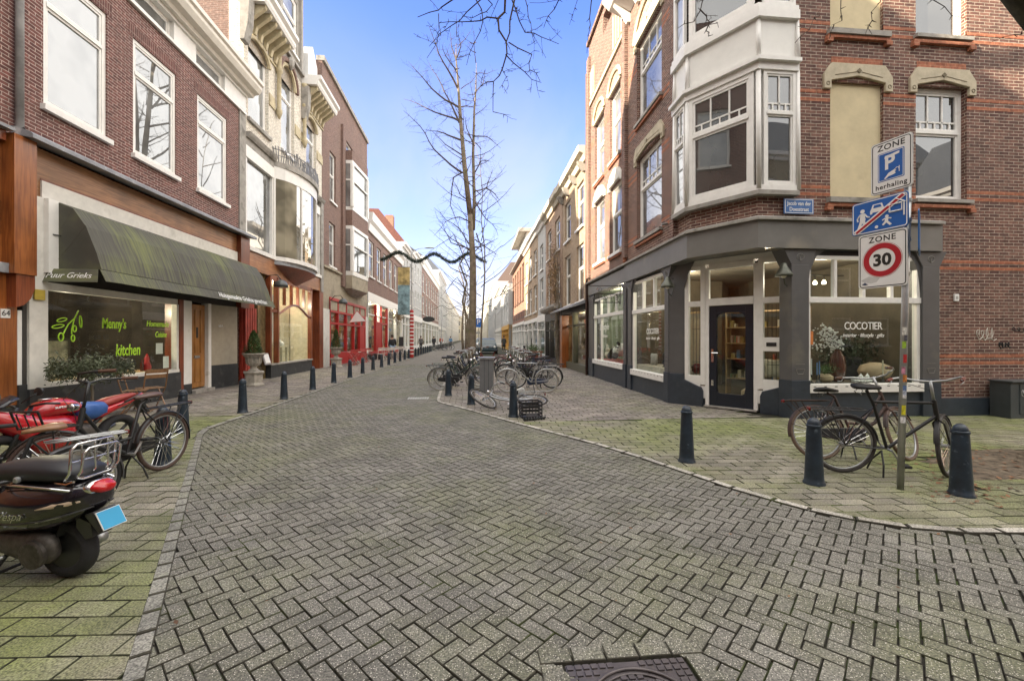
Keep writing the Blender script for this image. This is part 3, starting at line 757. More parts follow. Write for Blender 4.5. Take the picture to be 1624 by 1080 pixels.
b = MB(fl)   # olive branch drawn on the glass
oT = lambda s, z: (8.68+(s-8.71)*.5, 1.47+(z-1.2)*.62)
def stroke(b, fr, pts, r, n=-.018, closed=False): b.tube([fr(oT(s, z)[0], n, oT(s, z)[1]) for s, z in pts], r, 5, closed=closed)
stroke(b, fl, [(9.15,1.45),(9.35,1.75),(9.62,1.95),(9.78,2.2)], .011); stroke(b, fl, [(9.62,1.95),(9.5,1.6),(9.5,1.45)], .010)
def oval(b, fr, cs, cz, a, c, rot, r, n=-.018):
    P_ = [oT(cs+a*math.cos(t)*math.cos(rot)-c*math.sin(t)*math.sin(rot), cz+a*math.cos(t)*math.sin(rot)+c*math.sin(t)*math.cos(rot)) for t in [2*pi*i/18 for i in range(18)]]
    b.tube([fr(s, n, z) for s, z in P_], r, 5, closed=True)
oval(b, fl, 9.06, 1.36, .10, .12, 0, .011); oval(b, fl, 9.55, 1.32, .07, .10, 0, .011); oval(b, fl, 9.62, 1.62, .07, .10, 0, .011)
oval(b, fl, 9.10, 1.88, .20, .05, .2, .010); oval(b, fl, 8.95, 1.68, .24, .05, .15, .010); oval(b, fl, 9.88, 1.85, .05, .19, .1, .010)
b.build("olive_branch_drawing", lime, sw)
# entrance: posts, wooden door, side column
MB(fl).box(12.03, 12.20, -.3, .06, .12, 2.56).build("timber_post", wood_r, A)
MB(fl).box(12.22, 12.58, -.25, .03, .30, 2.56).build("white_post", white, A); MB(fl).box(12.22, 12.58, -.25, .035, .0, .30).build("black_base", blackp, A)
b = MB(fl); b.box(12.60, 13.38, -.16, -.10, .14, 2.5)
for q0, q1 in ((.3,.95), (1.12, 2.35)):
    for e0, e1 in ((12.66,12.83),(12.91,13.07),(13.15,13.32)): b.box(e0, e1, -.10, -.082, q0, q1)
dr = b.build("door", wood_d, A, bevel=.006); MB(fl).box(12.95, 13.03, -.082, -.075, 1.55, 1.85).build("peephole", darkin, dr); MB(fl).box(12.88, 13.10, -.10, -.07, .98, 1.05).build("letterbox", steel, dr)
MB(fl).box(13.38, 13.52, -.2, .0, .1, 2.56).build("door_frame", white, A)
MB(fl).box(12.60, 13.5, -.6, .12, 0, .10).build("doorstep", stone, A)
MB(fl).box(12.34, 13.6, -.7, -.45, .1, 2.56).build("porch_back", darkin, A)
pp = M("beige_panel", (.40,.35,.27), .6, var=.08)
MB(fl).prism([(13.53,-.5),(13.53,-.14),(14.86,.04),(14.86,-.5)], .72, 2.56, fl, 'sn').build("beige_side_wall", pp, A)
MB(fl).prism([(13.53,-.5),(13.53,-.12),(14.86,.06),(14.86,-.5)], 0, .72, fl, 'sn').build("side_plinth", blackp, A)
text("house_number", "68A", .12, signw, basis(fl(14.1,-.055,1.92), (.134,.99,0), (0,0,1)), A)
# drainpipe
dp = M("weathered_pipe", (.36,.36,.36), .5, var=.25, scale=3)
MB().tube([fl(8.02,.07,5.1), fl(8.02,.07,12)], .055, 10).build("drainpipe", dp, A, smooth=True)
b = MB(); b.tube([fl(8.02,.07,5.12), fl(8.10,.07,5.04), fl(8.2,.1,4.98)], .06, 8); b.build("pipe_shoe", blackm, A)
# awning
aw = thing("shop_awning", (-7.7, 11.9, 3), "mossy dark green canvas awning with rounded ribs over the shop window", "awning")
m, n_, l_, p_ = newmat("awning_canvas")
tc = node(n_, "ShaderNodeTexCoord"); mp = node(n_, "ShaderNodeMapping"); mp.inputs["Scale"].default_value = (1.0, 16, 1.0); l_.new(tc.outputs["Object"], mp.inputs[0])
nz = node(n_, "ShaderNodeTexNoise"); nz.inputs["Scale"].default_value = 1.5; nz.inputs["Detail"].default_value = 7; l_.new(mp.outputs[0], nz.inputs["Vector"])
n2 = node(n_, "ShaderNodeTexNoise"); n2.inputs["Scale"].default_value = .9; n2.inputs["Detail"].default_value = 5; l_.new(tc.outputs["Object"], n2.inputs["Vector"])
r1 = node(n_, "ShaderNodeValToRGB"); r1.color_ramp.elements[0].position = .33; r1.color_ramp.elements[1].position = .68; r1.color_ramp.elements[0].color = (.062,.060,.046,1); r1.color_ramp.elements[1].color = (.095,.090,.070,1)
l_.new(nz.outputs[0], r1.inputs[0])
ad = node(n_, "ShaderNodeMath", operation='MULTIPLY'); l_.new(nz.outputs[0], ad.inputs[0]); l_.new(n2.outputs[0], ad.inputs[1])
mr = node(n_, "ShaderNodeMapRange"); mr.inputs[1].default_value = .2; mr.inputs[2].default_value = .42; mr.inputs[4].default_value = .8; l_.new(ad.outputs[0], mr.inputs[0])
mx = node(n_, "ShaderNodeMixRGB"); mx.inputs[2].default_value = (.17,.19,.06,1); l_.new(mr.outputs[0], mx.inputs[0]); l_.new(r1.outputs[0], mx.inputs[1]); l_.new(mx.outputs[0], p_.inputs["Base Color"]); p_.inputs["Roughness"].default_value = .75
canvas = m
prof = [(.06,4.07),(.40,3.93),(.62,3.60),(.80,3.12),(.88,2.82)]      # (n, z) of the canopy section
b = MB(fl); ys = [8.62 + (15.35-8.62)*i/14 for i in range(15)]
G_ = [[fl(s, p[0], p[1]-(.012*math.sin(i*pi) if 0 else 0)) for p in prof] for i, s in enumerate(ys)]
k = b.pts([p for g in G_ for p in g]); n5 = len(prof)
for i in range(14):
    for j in range(n5-1): b.f.append((k+i*n5+j, k+i*n5+j+1, k+(i+1)*n5+j+1, k+(i+1)*n5+j))
for s in (ys[0], ys[-1]):
    base = fl(s, .06, 2.82); q = [fl(s, p[0], p[1]) for p in prof]
    k = b.pts([base]+q); 
    for j in range(n5-1): b.f.append((k, k+1+j, k+2+j))
ca = b.build("canopy", canvas, aw, recalc=False); md = ca.modifiers.new("t", 'SOLIDIFY'); md.thickness = .012
b = MB(fl)
for s in (10.9, 13.2): b.tube([fl(s, p[0]+.002, p[1]+.001) for p in prof], .004, 5)
b.tube([fl(8.61, .06, 2.86), fl(8.61, .62, 3.62)], .008, 5); b.tube([fl(8.61, .06, 3.3), fl(8.61, .4, 3.93)], .006, 5)
b.build("seams", canvas, aw)
b = MB(fl)
nW = 40; vt = [fl(8.55+(15.42-8.55)*i/nW, .90+.012*math.sin(i*.9), 2.80) for i in range(nW+1)]; vb = [fl(8.55+(15.42-8.55)*i/nW, 1.00+.02*math.sin(i*.9), 2.585) for i in range(nW+1)]
for i in range(nW): b.quad(vt[i], vt[i+1], vb[i+1], vb[i])
sd_t = [fl(8.52, .02+.88*i/8, 2.80) for i in range(9)]; sd_b = [fl(8.40+.0*i, .0+.98*i/8, 2.55) for i in range(9)]
for i in range(8): b.quad(sd_t[i], sd_t[i+1], sd_b[i+1], sd_b[i])
va = b.build("valance", canvas, aw, recalc=False); md = va.modifiers.new("t", 'SOLIDIFY'); md.thickness = .01
xv = (fl(8.46,.9,2.68)-fl(8.46,0,2.68)).normalized()
text("lettering", "Puur Grieks", .155, lwhite, basis(fl(8.44,.47,2.675), (1,0,0), (-.0,.35,1)), va, shear=.2)
text("lettering", "Huisgemaakte Griekse gerechten", .20, lwhite, basis(fl(13.45,.99,2.705), (0,1,0), (.38,0,-1) if False else (-.38,0,.85)), va, shear=.2)
b = MB(); b.tube([fl(8.55,.07,3.42), fl(8.5,.16,3.42), fl(8.62,.2,3.42), fl(8.62,.5,3.42)], .012, 6); b.build("awning_arm", blackm, aw)

# ---------- left side: cream brick house with the round bay ----------
B = thing("cream_house", (-7.7, 19.2, 0), "ornate cream glazed brick house with a rounded glass bay and bracketed white cornices", "house")
bw = [(15.62,17.12,9.2,12.2,.42),(18.20,19.5,9.25,12.9,.65),(20.85,22.15,9.2,12.1,.42)]
b = MB(fl); wall(b, fl, 15.4, 22.95, 8.5, 13.1, bw); b.build("wall", b_cream, B); b = MB(fl); shell(b, fl, 15.4, 22.95, 4.4, 13.1, 8.5, n=-.5); b.build("side_wall", b_brown, B); MB(fl).box(15.38, 15.41, -.5, 0, 8.5, 13.1).build('corner_strip', b_cream, B)
for o in bw:
    window(B, fl, *o[:4], n=-.12, tr=.36, fw=.08, pm=g_sky if o[0] != 18.2 else g_sky)
    MB(fl).prism([(o[0]+(o[1]-o[0])*(.5-.5*math.cos(pi*i/12))*1.0, o[3]-o[4]+o[4]*math.sin(pi*i/12)) for i in range(13)][::-1]+[], -.1, -.085, fl).build("fanlight", M("leaded_glass", (.30,.24,.17), .35, var=.5, scale=14), B)
    b = MB(fl); w_ = (o[1]-o[0])/2; cs = (o[0]+o[1])/2
    b.tube([fl(cs-(w_+.05)*math.cos(pi*i/14), .0, o[3]-o[4]+(o[4]+.05)*math.sin(pi*i/14)) for i in range(15)], .085, 6); b.build("arch_moulding", creamy, B)
b = MB(fl); w_ = .65
b.tube([fl(18.85-(w_+.22)*math.cos(pi*i/14), .03, 12.25+(.65+.24)*math.sin(pi*i/14)) for i in range(15)], .10, 6)
b.build("brick_arch", b_brown, B)
b = MB(fl); b.lathe(fl(18.85,.12,13.05), [(.02,-.25),(.13,-.1),(.16,.1),(.1,.25),(.02,.32)], 8); b.build("keystone_carving", stone, B)
# bands, colonnettes, window sills
b = MB(fl)
for a, c in ((15.4,15.6),(17.15,17.6),(19.55,20.1),(20.25,20.8),(22.2,22.95)): b.box(a, c, 0, .03, 10.75, 10.9); b.box(a, c, 0, .05, 10.45, 10.75)
b.each("stone_band", creamy, B)
b = MB(fl)
for s in (17.75, 20.35): b.lathe(fl(s,.12,0), [(.03,10.2),(.09,10.35),(.12,10.45),(.12,10.55),(.08,10.6),(.08,12.0),(.13,12.05),(.13,12.15),(.09,12.2),(.09,12.9),(.13,12.95),(.13,13.1)], 10)
b.each("colonnette", creamy, B, smooth=True)
b = MB(fl)
for o in (bw[0], bw[2]): b.box(o[0]-.08, o[1]+.1, .0, .1, 9.06, 9.18)
b.each("window_ledge", stone, B)
# bracketed cornices left and right, gabled middle
def bcorn(s0, s1, z, nb):
    b = MB(fl); cornice(b, fl, s0, s1, z, [(-.2,0),(.68,0),(.74,.10),(.74,.22),(.86,.30),(.86,.44),(-.2,.44)]); b.build("cornice", white, B)
    b = MB(fl)
    for i in range(nb):
        s = s0+.25+(s1-s0-.5)*i/(nb-1)
        b.prism([(.02,z-.75),(.10,z-.75),(.16,z-.5),(.40,z-.3),(.62,z-.12),(.64,z),(.02,z)], s-.07, s+.07, fl, 'nz')
    b.box(s0+.05, s1-.05, 0, .06, z-.85, z-.78); b.each("bracket", creamy, B, bevel=.01)
bcorn(15.3, 17.8, 13.0, 6); bcorn(20.3, 23.1, 13.1, 7)
b = MB(fl); wall(b, fl, 17.8, 20.3, 13.1, 17.2, [(18.3,19.8,13.9,16.3)]); shell(b, fl, 17.8, 20.3, 13.1, 17.2, 3); b.box(17.7, 20.4, -.2, .14, 13.4, 13.5)
b.box(17.9, 18.1, 0, .12, 13.5, 17.2); b.box(20.0, 20.2, 0, .12, 13.5, 17.2); b.box(17.6, 20.5, -.2, .3, 17.2, 17.4); b.build("gable", stone, B)
window(B, fl, 18.3, 19.8, 13.9, 16.3, n=-.05, tr=.4, fw=.10)
MB(fl).prism([(-.1,13.5),(-1.4,16.2),(-8,16.2),(-8,13.4)], 15.4, 17.75, fl, 'nz').build("roof", slate, B)
MB(fl).prism([(-.1,13.55),(-.7,15.3),(-1.6,16.6),(-8,16.6),(-8,13.4)], 20.4, 22.95, fl, 'nz').build("roof", slate, B)
b = MB(fl); b.prism([(21.1,13.6),(22.3,13.6),(22.3,15.0),(21.7,15.7),(21.1,15.0)], -1.2, .0, fl); b.build("dormer", white, B)
b = MB(fl)
for s in (15.05, 20.25): b.prism([(.0,11.5),(.16,11.5),(.30,12.1),(.34,13.0),(.0,13.0)], s, s+.34, fl, 'nz')
b.each("scroll_corbel", stone, B, bevel=.02)
# first floor glass front, with rounded bay
bz0, bz1 = 4.72, 7.75
b = MB(fl)
b.box(15.40, 17.5, -.15, .05, 7.75, 8.15); b.box(21.45, 22.6, -.15, .05, 7.75, 8.15)
for s in (15.40, 17.38, 21.46, 22.5): b.box(s, s+.12, -.12, .02, bz0, 7.75)
b.box(15.4, 17.5, -.15, .12, 4.58, bz0); b.box(21.5, 22.6, -.15, .12, 4.58, bz0)
gf = b.build("window", white, B)
MB(fl).box(15.52, 17.38, -.09, -.08, bz0, 7.75).build("pane", g_sky, gf); MB(fl).box(21.58, 22.5, -.09, -.08, bz0, 7.75).build("pane", g_sky, gf)
MB(fl).box(22.6, 22.95, -.2, .1, 3.9, 8.5).build("stone_pilaster", stone, B)
MB(fl).box(15.4, 17.5, -.15, .03, 8.15, 8.42).build("stone_frieze", stone, B)
def bow(r_out, z0, z1, m=14, s0=17.5, s1=21.45, depth=.72, n0=0.02):
    # shallow bowed footprint
    return [(s0, -.15)]+[(s0+(s1-s0)*i/m, n0+(depth+r_out)*math.sin(pi*i/m)**.55) for i in range(m+1)]+[(s1, -.15)]
MB(fl).prism(bow(0, 0, 0), 7.78, 8.25, fl, 'sn').build("bay_fascia", white, B)
MB(fl).prism(bow(.10, 0, 0), 8.25, 8.45, fl, 'sn').build("bay_cornice", stone, B)
MB(fl).prism([(-.15,8.42),(.1,8.42),(.16,8.5),(.2,8.6),(-.15,8.6)], 15.4, 17.5, fl, 'nz').build("ledge", stone, B)
MB(fl).prism([(-.15,8.42),(.1,8.42),(.16,8.5),(.2,8.6),(-.15,8.6)], 21.45, 22.95, fl, 'nz').build("ledge", stone, B)
MB(fl).prism(bow(.04, 0, 0), 4.58, 4.74, fl, 'sn').build("bay_sill", white, B)
MB(fl).prism(bow(-.08, 0, 0), 4.42, 4.58, fl, 'sn').build("bay_sill_moulding", lead, B)
# iron balcony screen on top
b = MB(); P_ = bow(.05,0,0)[1:-1]; rs = random.Random(4)
for i in range(len(P_)-1):
    for q in range(5):
        s = P_[i][0]+(P_[i+1][0]-P_[i][0])*q/5; nn = P_[i][1]+(P_[i+1][1]-P_[i][1])*q/5
        h = .50+.10*math.sin(s*9); b.tube([fl(s,nn,8.45), fl(s+rs.uniform(-.06,.06),nn+.02,8.45+h*.5), fl(s+rs.uniform(-.08,.08),nn,8.45+h)], .016, 4)
b.tube([fl(p[0], p[1], 8.93) for p in P_], .02, 5); b.tube([fl(p[0], p[1], 8.7) for p in P_], .015, 5)
b.build("balcony_screen", M("weathered_zinc", (.22,.22,.23), .55, .3), B)
gl = bow(-.03,0,0)[1:-1]; b = MB(fl)
for i in range(len(gl)-1): b.quad(fl(*gl[i], 4.74), fl(*gl[i+1], 4.74), fl(*gl[i+1], 7.78), fl(*gl[i], 7.78))
bay = b.build("curved_pane", g_mir, B)
b = MB()
for i in (0, 4, 10, 14): b.tube([fl(gl[i][0], gl[i][1]+.02, 4.74), fl(gl[i][0], gl[i][1]+.02, 7.78)], .06 if i in (0, 14) else .035, 6)
b.build("bay_frame", white, B)
# inverted cone under the bay
b = MB(); rg = [fl(p[0], p[1], 4.42) for p in bow(-.1,0,0)]; rg2 = [fl(19.45+(p[0]-19.45)*.05, min(p[1],.02), 3.78) for p in bow(-.1,0,0)]
b.loft([rg2, rg]); b.build("bay_console", wood_r, B)
# timber shopfront
MB(fl).box(15.42, 23.0, -.25, .04, 3.93, 4.58).build("timber_fascia", MWOOD("varnished_fascia_wood", (.24,.085,.03), (.38,.17,.07), vert=False), B)
MB(fl).box(17.15, 21.35, -.15, .08, .0, .50).build("plinth", blackp, B); MB(fl).box(17.1, 21.4, -.15, .12, .50, .56).build("sill_board", stone, B)
b = MB(fl)
for s in (17.1, 17.75, 21.3): b.box(s, s+.12, -.1, .08, .56, 3.93)
b.box(17.22, 21.3, -.1, .06, 3.78, 3.93)
arcp = [(17.87,2.65)]+[(17.87+3.43*i/16, 2.55+.42*math.sin(pi*min(1, max(0, (i-1)/14)))**1.2) for i in range(17)]
for i in range(len(arcp)-1): b.tube([fl(arcp[i][0],.0,arcp[i][1]), fl(arcp[i+1][0],.0,arcp[i+1][1])], .05, 6)
for i in range(1, 5): s = 17.87+3.43*i/5; b.box(s-.03, s+.03, -.08, .04, 2.9, 3.78)
b.box(17.22, 17.75, -.1, .06, 2.55, 2.66)
sf = b.build("shop_window", wood_r, B); MB(fl).box(17.22, 21.3, -.05, -.04, .56, 3.78).build("pane", g_shop, sf)
room(B, fl, 17.2, 21.35, .4, 3.9, 1.5, M("shop_cream", (.62,.56,.42), .8), n=-.06)
# recessed doors either side
MB(fl).box(15.42, 17.1, -.9, -.7, .0, 3.93).build("recess_back", wood_r, B)
b = MB(fl)
for i in range(5): b.box(15.5+i*.16, 15.62+i*.16, -.12, -.02, .2, 2.6)
b.box(15.46, 16.3, -.2, -.12, .0, 3.4); b.build("folding_door", redw, B)
MB(fl).box(16.5, 17.1, -.6, -.1, 0, 3.93).build("glass_side", M("brown_glass", (.16,.12,.06), .12, var=.3), B)
MB(fl).box(21.42, 22.45, -.75, -.6, .0, 3.93).build("orange_door", wood_o, B); MB(fl).box(21.42, 22.45, -.76, -.55, 0, .35).build("step", stone, B)
MB(fl).box(22.45, 23.0, -.6, .06, .0, 3.93).build("timber_post", wood_r, B)

# ---------- left side: tall brown brick house with bays ----------
Cc = thing("brown_house", (-7.7, 28, 0), "tall purple brown brick house with stacked angular bay windows and red shopfront", "house")
cw = [(24.2,25.25,9.1,11.8),(24.1,25.15,5.5,7.9),(27.3,31.2,12.4,13.75)]
b = MB(fl); wall(b, fl, 23.0, 32.6, 5.35, 15.9, cw); shell(b, fl, 23.0, 32.6, 3.9, 15.9, 8); b.build("wall", b_brown, Cc)
window(Cc, fl, *cw[0], tr=.45); window(Cc, fl, *cw[1], tr=.45); window(Cc, fl, *cw[2], kind='mull', cols=4, tr=0, sill=.06)
MB(fl).box(22.98, 32.65, -.3, .12, 15.9, 16.15).build("coping", stone, Cc)
for s in (26.2, 31.8): MB(fl).box(s, s+.5, 0, .14, 4.6 if s < 30 else 5.3, 14.2 if s < 30 else 12.6).build("brick_pier", b_brown, Cc)
b = MB(fl); wall(b, fl, 23.0, 32.6, 3.1, 5.35, []); b.box(23.0, 26.1, 0, .12, 5.25, 5.37); b.build("rendered_wall", M("buff_render", (.36,.31,.23), .85, var=.12, dirt=((.24,.21,.16),2,.5)), Cc)
bayf = lambda e: [(26.75,0),(27.5,.62+e),(30.2,.62+e),(31.0,0)] if False else [(26.75,-.1),(26.75,.5+e),(29.6,.75+e),(31.3,.1+e),(31.3,-.1)]
for z0, z1, m_ in ((5.35,5.6,white),(8.15,8.35,white),(9.3,9.5,white),(12.1,12.3,white)): MB(fl).prism(bayf(.03), z0, z1, fl, 'sn').build("bay_rail", m_, Cc)
MB(fl).prism(bayf(0), 8.35, 9.3, fl, 'sn').build("bay_spandrel", b_brown, Cc)
MB(fl).prism(bayf(0), 12.3, 12.9, fl, 'sn').build("bay_parapet", b_brown, Cc)
MB(fl).prism(bayf(0), 4.55, 5.35, fl, 'sn').build("bay_base", M("buff_render", (0,0,0)), Cc)
b = MB(); rg = [fl(s, n, 4.55) for s, n in bayf(0)]; b.loft([[fl(29+(s-29)*.3, n*.2, 4.2) for s, n in bayf(0)], rg]); b.build("bay_console", stone, Cc)
for z0, z1 in ((5.6,8.15),(9.5,12.1)):
    q = bayf(0)[0:4]; b = MB(fl); g2 = MB(fl)
    for (p0, p1) in ((q[0], q[1]), (q[1], q[2]), (q[2], q[3])):
        P0, P1 = Vector(p0), Vector(p1)
        pt = lambda t, off=0: (P0+(P1-P0)*t)
        for t0_, t1_ in ((0,.07),(.93,1)):
            a_, c_ = pt(t0_), pt(t1_); b.tube([fl(*(a_+c_)/2, z0), fl(*(a_+c_)/2, z1)], .10, 4)
        zt = z0+(z1-z0)*.62; b.tube([fl(*pt(0), zt), fl(*pt(1), zt)], .06, 4)
        g2.quad(fl(*(pt(0)-Vector((0,.05))), z0), fl(*(pt(1)-Vector((0,.05))), z0), fl(*(pt(1)-Vector((0,.05))), z1), fl(*(pt(0)-Vector((0,.05))), z1))
    wo = b.build("window", white, Cc); g2.build("pane", g_sky, wo)
# red restaurant front
b = MB(fl)
b.box(24.1, 32.0, -.2, .06, 3.62, 3.78)
for s in (24.1, 25.55, 27.2, 28.9, 30.4, 31.85): b.box(s, s+.13, -.12, .05, .75 if s < 29 else .4, 3.62)
for z in (3.02, 2.36): b.box(24.2, 31.9, -.12, .045, z-.05, z+.06)
b.box(24.1, 32.0, -.1, .1, .0, .7)
b.box(30.5, 31.9, -.1, .02, .7, 2.3)
rf = b.build("shop_window", redp, Cc); MB(fl).box(24.2, 31.9, -.08, -.07, .7, 3.62).build("pane", g_shop, rf)
room(Cc, fl, 24.1, 32.0, .3, 3.7, 1.8, M("restaurant_wall", (.34,.24,.14), .8, var=.5, scale=1.5), n=-.09)
MB(fl).box(23.0, 24.1, -.2, .03, .0, 3.1).build("pale_pier", white2, Cc); MB(fl).box(32.0, 32.6, -.2, .03, .0, 3.1).build("pale_pier", white2, Cc)

# ---------- further left: row of lower houses ----------
def house(nm, label, s0, s1, ztop, fr, wallm, floors, nw, shop=None, corn=white, dz=.35, roof=None, group=None, wg=None, plinth=None, cat="house", wf=.52, shopz=3.6, depth=9, dn=0., sills=True, fm=None):
    mid = fr((s0+s1)/2, 0, 0); h = thing(nm, (mid.x, mid.y, 0), label, cat, group)
    b = MB(fr); ops = []; W_ = (s1-s0)/nw
    for z0, z1 in floors:
        for i in range(nw): c = s0+W_*(i+.5); ops.append((c-W_*wf/2, c+W_*wf/2, z0, z1))
    wall(b, fr, s0, s1, shopz, ztop, ops, n=dn); shell(b, fr, s0, s1, 0, ztop, depth, n=dn); b.build("wall", wallm, h)
    for o in ops: window(h, fr, *o, n=dn-.09, tr=.4, sill=.1 if sills else 0, pm=wg, fw=.07, fm=fm)
    b = MB(fr); cornice(b, fr, s0-.05, s1+.05, ztop-dz, [(dn-.1,0),(dn+.12,0),(dn+.2,dz*.4),(dn+.38,dz*.55),(dn+.42,dz),(dn-.1,dz)]); b.build("cornice", corn, h)
    if roof: MB(fr).prism([(.3,ztop),(-2.6,ztop+roof[0]),(-depth,ztop+roof[0]),(-depth,ztop)], s0, s1, fr, 'nz').build("roof", roof[1], h)
    if shop:
        # shop: (frame colour, glass z0, z1, bays, fascia material, interior)
        fmt, g0, g1, nb, fasc, inn = shop
        MB(fr).box(s0, s1, -.25, dn+.06, g1, shopz).build("shop_fascia", fasc, h)
        b = MB(fr); bw_ = (s1-s0)/nb
        b.box(s0, s1, -.2, dn+.03, 0, g0)
        for i in range(nb+1): c = s0+bw_*i; b.box(max(s0, c-.11), min(s1, c+.11), -.2, dn+.04, g0, g1)
        zt = g1-(g1-g0)*.25; 
        for i in range(nb): b.box(s0+bw_*i+.11, s0+bw_*(i+1)-.11, -.12, dn, zt-.04, zt+.04)
        f = b.build("shop_window", fmt, h); MB(fr).box(s0+.1, s1-.1, -.1, -.09, g0, g1).build("pane", g_shop, f)
        room(h, fr, s0+.05, s1-.05, .1, g1, 1.6, inn, n=-.12)
    return h
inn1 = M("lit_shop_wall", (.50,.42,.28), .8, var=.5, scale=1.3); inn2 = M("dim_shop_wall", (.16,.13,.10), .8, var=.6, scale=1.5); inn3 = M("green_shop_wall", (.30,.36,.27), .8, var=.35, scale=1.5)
D = house("white_front_house", "low purple brick house with tall arched white windows above a white shopfront and red door", 32.7, 48.6, 10.9, fl, b_brown, [(6.25,9.0)], 6, (white, .5, 4.3, 4, white, inn1), white, 1.35, (1.0, slate), shopz=5.0, wf=.6)
b = MB(fl); b.box(35.2,35.5,-.1,.09,.4,4.2); b.box(39.7,40.0,-.1,.09,.4,4.2); b.box(37.4,37.6,-.1,.08,.4,4.2); b.box(35.5,39.7,-.1,.09,2.7,2.85); b.box(35.5,37.4,-.1,.05,.4,2.7); b.box(32.9,48,-.1,.12,0,.5); b.build("red_joinery", redp, D)
for i in range(5): MB(fl).box(34.6+i*2.9, 35.7+i*2.9, .0, .05, 9.85, 10.3).build("attic_window", slate, D)
far_pl = M("far_plaster", (.43,.43,.42), .8, var=.1)
E1 = house("gabled_house", "white fronted house under a steep red tiled roof with a chimney", 48.8, 58.5, 12.3, fl, far_pl, [(5.6,7.6),(8.8,10.8)], 4, (white, .5, 4.0, 4, white, inn1), white, .5, (3.6, tile_red), shopz=4.6)
MB(fl).box(56.5,57.6,-3.4,-2.4,13,17.4).build("chimney", b_red, E1)
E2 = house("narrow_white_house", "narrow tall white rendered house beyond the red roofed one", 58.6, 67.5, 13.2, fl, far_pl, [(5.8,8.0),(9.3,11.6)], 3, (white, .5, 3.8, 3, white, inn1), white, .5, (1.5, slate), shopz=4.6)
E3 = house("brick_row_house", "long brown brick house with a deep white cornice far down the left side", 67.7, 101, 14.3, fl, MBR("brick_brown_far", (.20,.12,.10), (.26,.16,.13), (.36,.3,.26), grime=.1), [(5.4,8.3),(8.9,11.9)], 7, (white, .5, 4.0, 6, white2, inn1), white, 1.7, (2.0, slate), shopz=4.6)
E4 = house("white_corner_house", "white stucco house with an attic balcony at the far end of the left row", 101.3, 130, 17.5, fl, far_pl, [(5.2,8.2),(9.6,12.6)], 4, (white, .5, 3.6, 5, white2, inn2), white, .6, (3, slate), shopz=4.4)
E5 = house("distant_terrace", "pale hazy terrace closing the left side of the street", 131, 260, 15, fl, far_pl, [(5,8),(9.5,12.5)], 14, None, white, .6, (3, slate), shopz=0)
# ======================= right side: the corner building =======================
K = thing("corner_building", (5.5, 8.8, 0), "red brown brick corner building with orange brick bands, white timber bay and grey shopfront", "building")
# upper walls. R face t from -1.01 to 7.65, chamfer, S face s from -1.03 onward
ZT = 12.6
rw = [(.42,2.10,4.30,6.62),(.42,2.10,7.62,9.9),(3.45,4.68,4.38,6.70),(5.32,6.62,4.42,6.78),(3.55,4.68,7.55,9.85),(5.40,6.62,7.55,9.85)]
b = MB(fr_); wall(b, fr_, -.45, 7.65, 3.85, ZT, rw); b.quad(fr_(7.65,0,0), fr_(7.65,-9,0), fr_(7.65,-9,ZT), fr_(7.65,0,ZT))
swn = [(2.28,3.40,4.28,6.52),(2.28,3.40,7.5,9.9)]; sbl = [(.46,1.58,4.25,6.50),(.46,1.58,7.48,9.9)]
wall(b, fs, -.28, 14, 3.78, ZT, swn+sbl); wall(b, fs, 2.77, 14, 0, 3.78, [])
# corner spandrel under and behind the bay
cA, cB, cC, cD = fr_(-.45,0,0), fr_(-1.01,0,0), fs(-1.03,0,0), fs(-.28,0,0)
for z0, z1 in ((3.85,4.30),):
    for p, q in ((cA,cB),(cB,cC),(cC,cD)): b.quad(Vector((p.x,p.y,z0)), Vector((q.x,q.y,z0)), Vector((q.x,q.y,z1)), Vector((p.x,p.y,z1)))
b.quad(fs(14,0,0), fs(14,-9,0), fs(14,-9,ZT), fs(14,0,ZT))
b.v += []; k = b.pts([Vector((p.x,p.y,ZT)) for p in (fr_(7.65,0,0), cB, cC, fs(14,0,0), fs(14,-9,0), fr_(7.65,-9,0))]); b.f.append(tuple(range(k, k+6)))
b.build("wall", b_corner, K)
# orange bands
b = MB(fs)
def bandseg(fr, s0, s1, ops, z):
    cuts = [s0]+[v for o in sorted(ops) if o[2]-.3 < z < o[3]+.2 for v in (o[0], o[1])]+[s1]
    for i in range(0, len(cuts)-1, 2):
        b.box(cuts[i]+.0, cuts[i+1], -.02, .004, z, z+.065, fr=fr)
for z in (1.02, 1.16, 2.90, 3.03, 4.28, 4.42, 6.10, 6.26, 7.42, 7.58, 9.2, 9.36):
    if z > 3.8: bandseg(fs, -.27, 14, swn+sbl, z); bandseg(fr_, -.40, 2.95, rw[:2], z); bandseg(fr_, 3.0, 7.6, rw[2:], z)
    else: b.box(2.78, 14, -.02, .004, z, z+.065)
for o in swn+sbl:
    b.box(o[0]+.02, o[1]-.02, .001, .006, o[3]+.36, o[3]+.48)
    b.box(o[0]-.1, o[1]+.1, .0, .07, o[2]-.17, o[2]-.11); b.box(o[0]-.12, o[0], .0, .08, o[2]-.25, o[2]-.17); b.box(o[1], o[1]+.12, .0, .08, o[2]-.25, o[2]-.17)
for o in rw: b.box(o[0]-.05, o[1]+.05, .0, .06, o[2]-.16, o[2]-.10, fr=fr_)
b.each("orange_brick_band", b_orange, K)
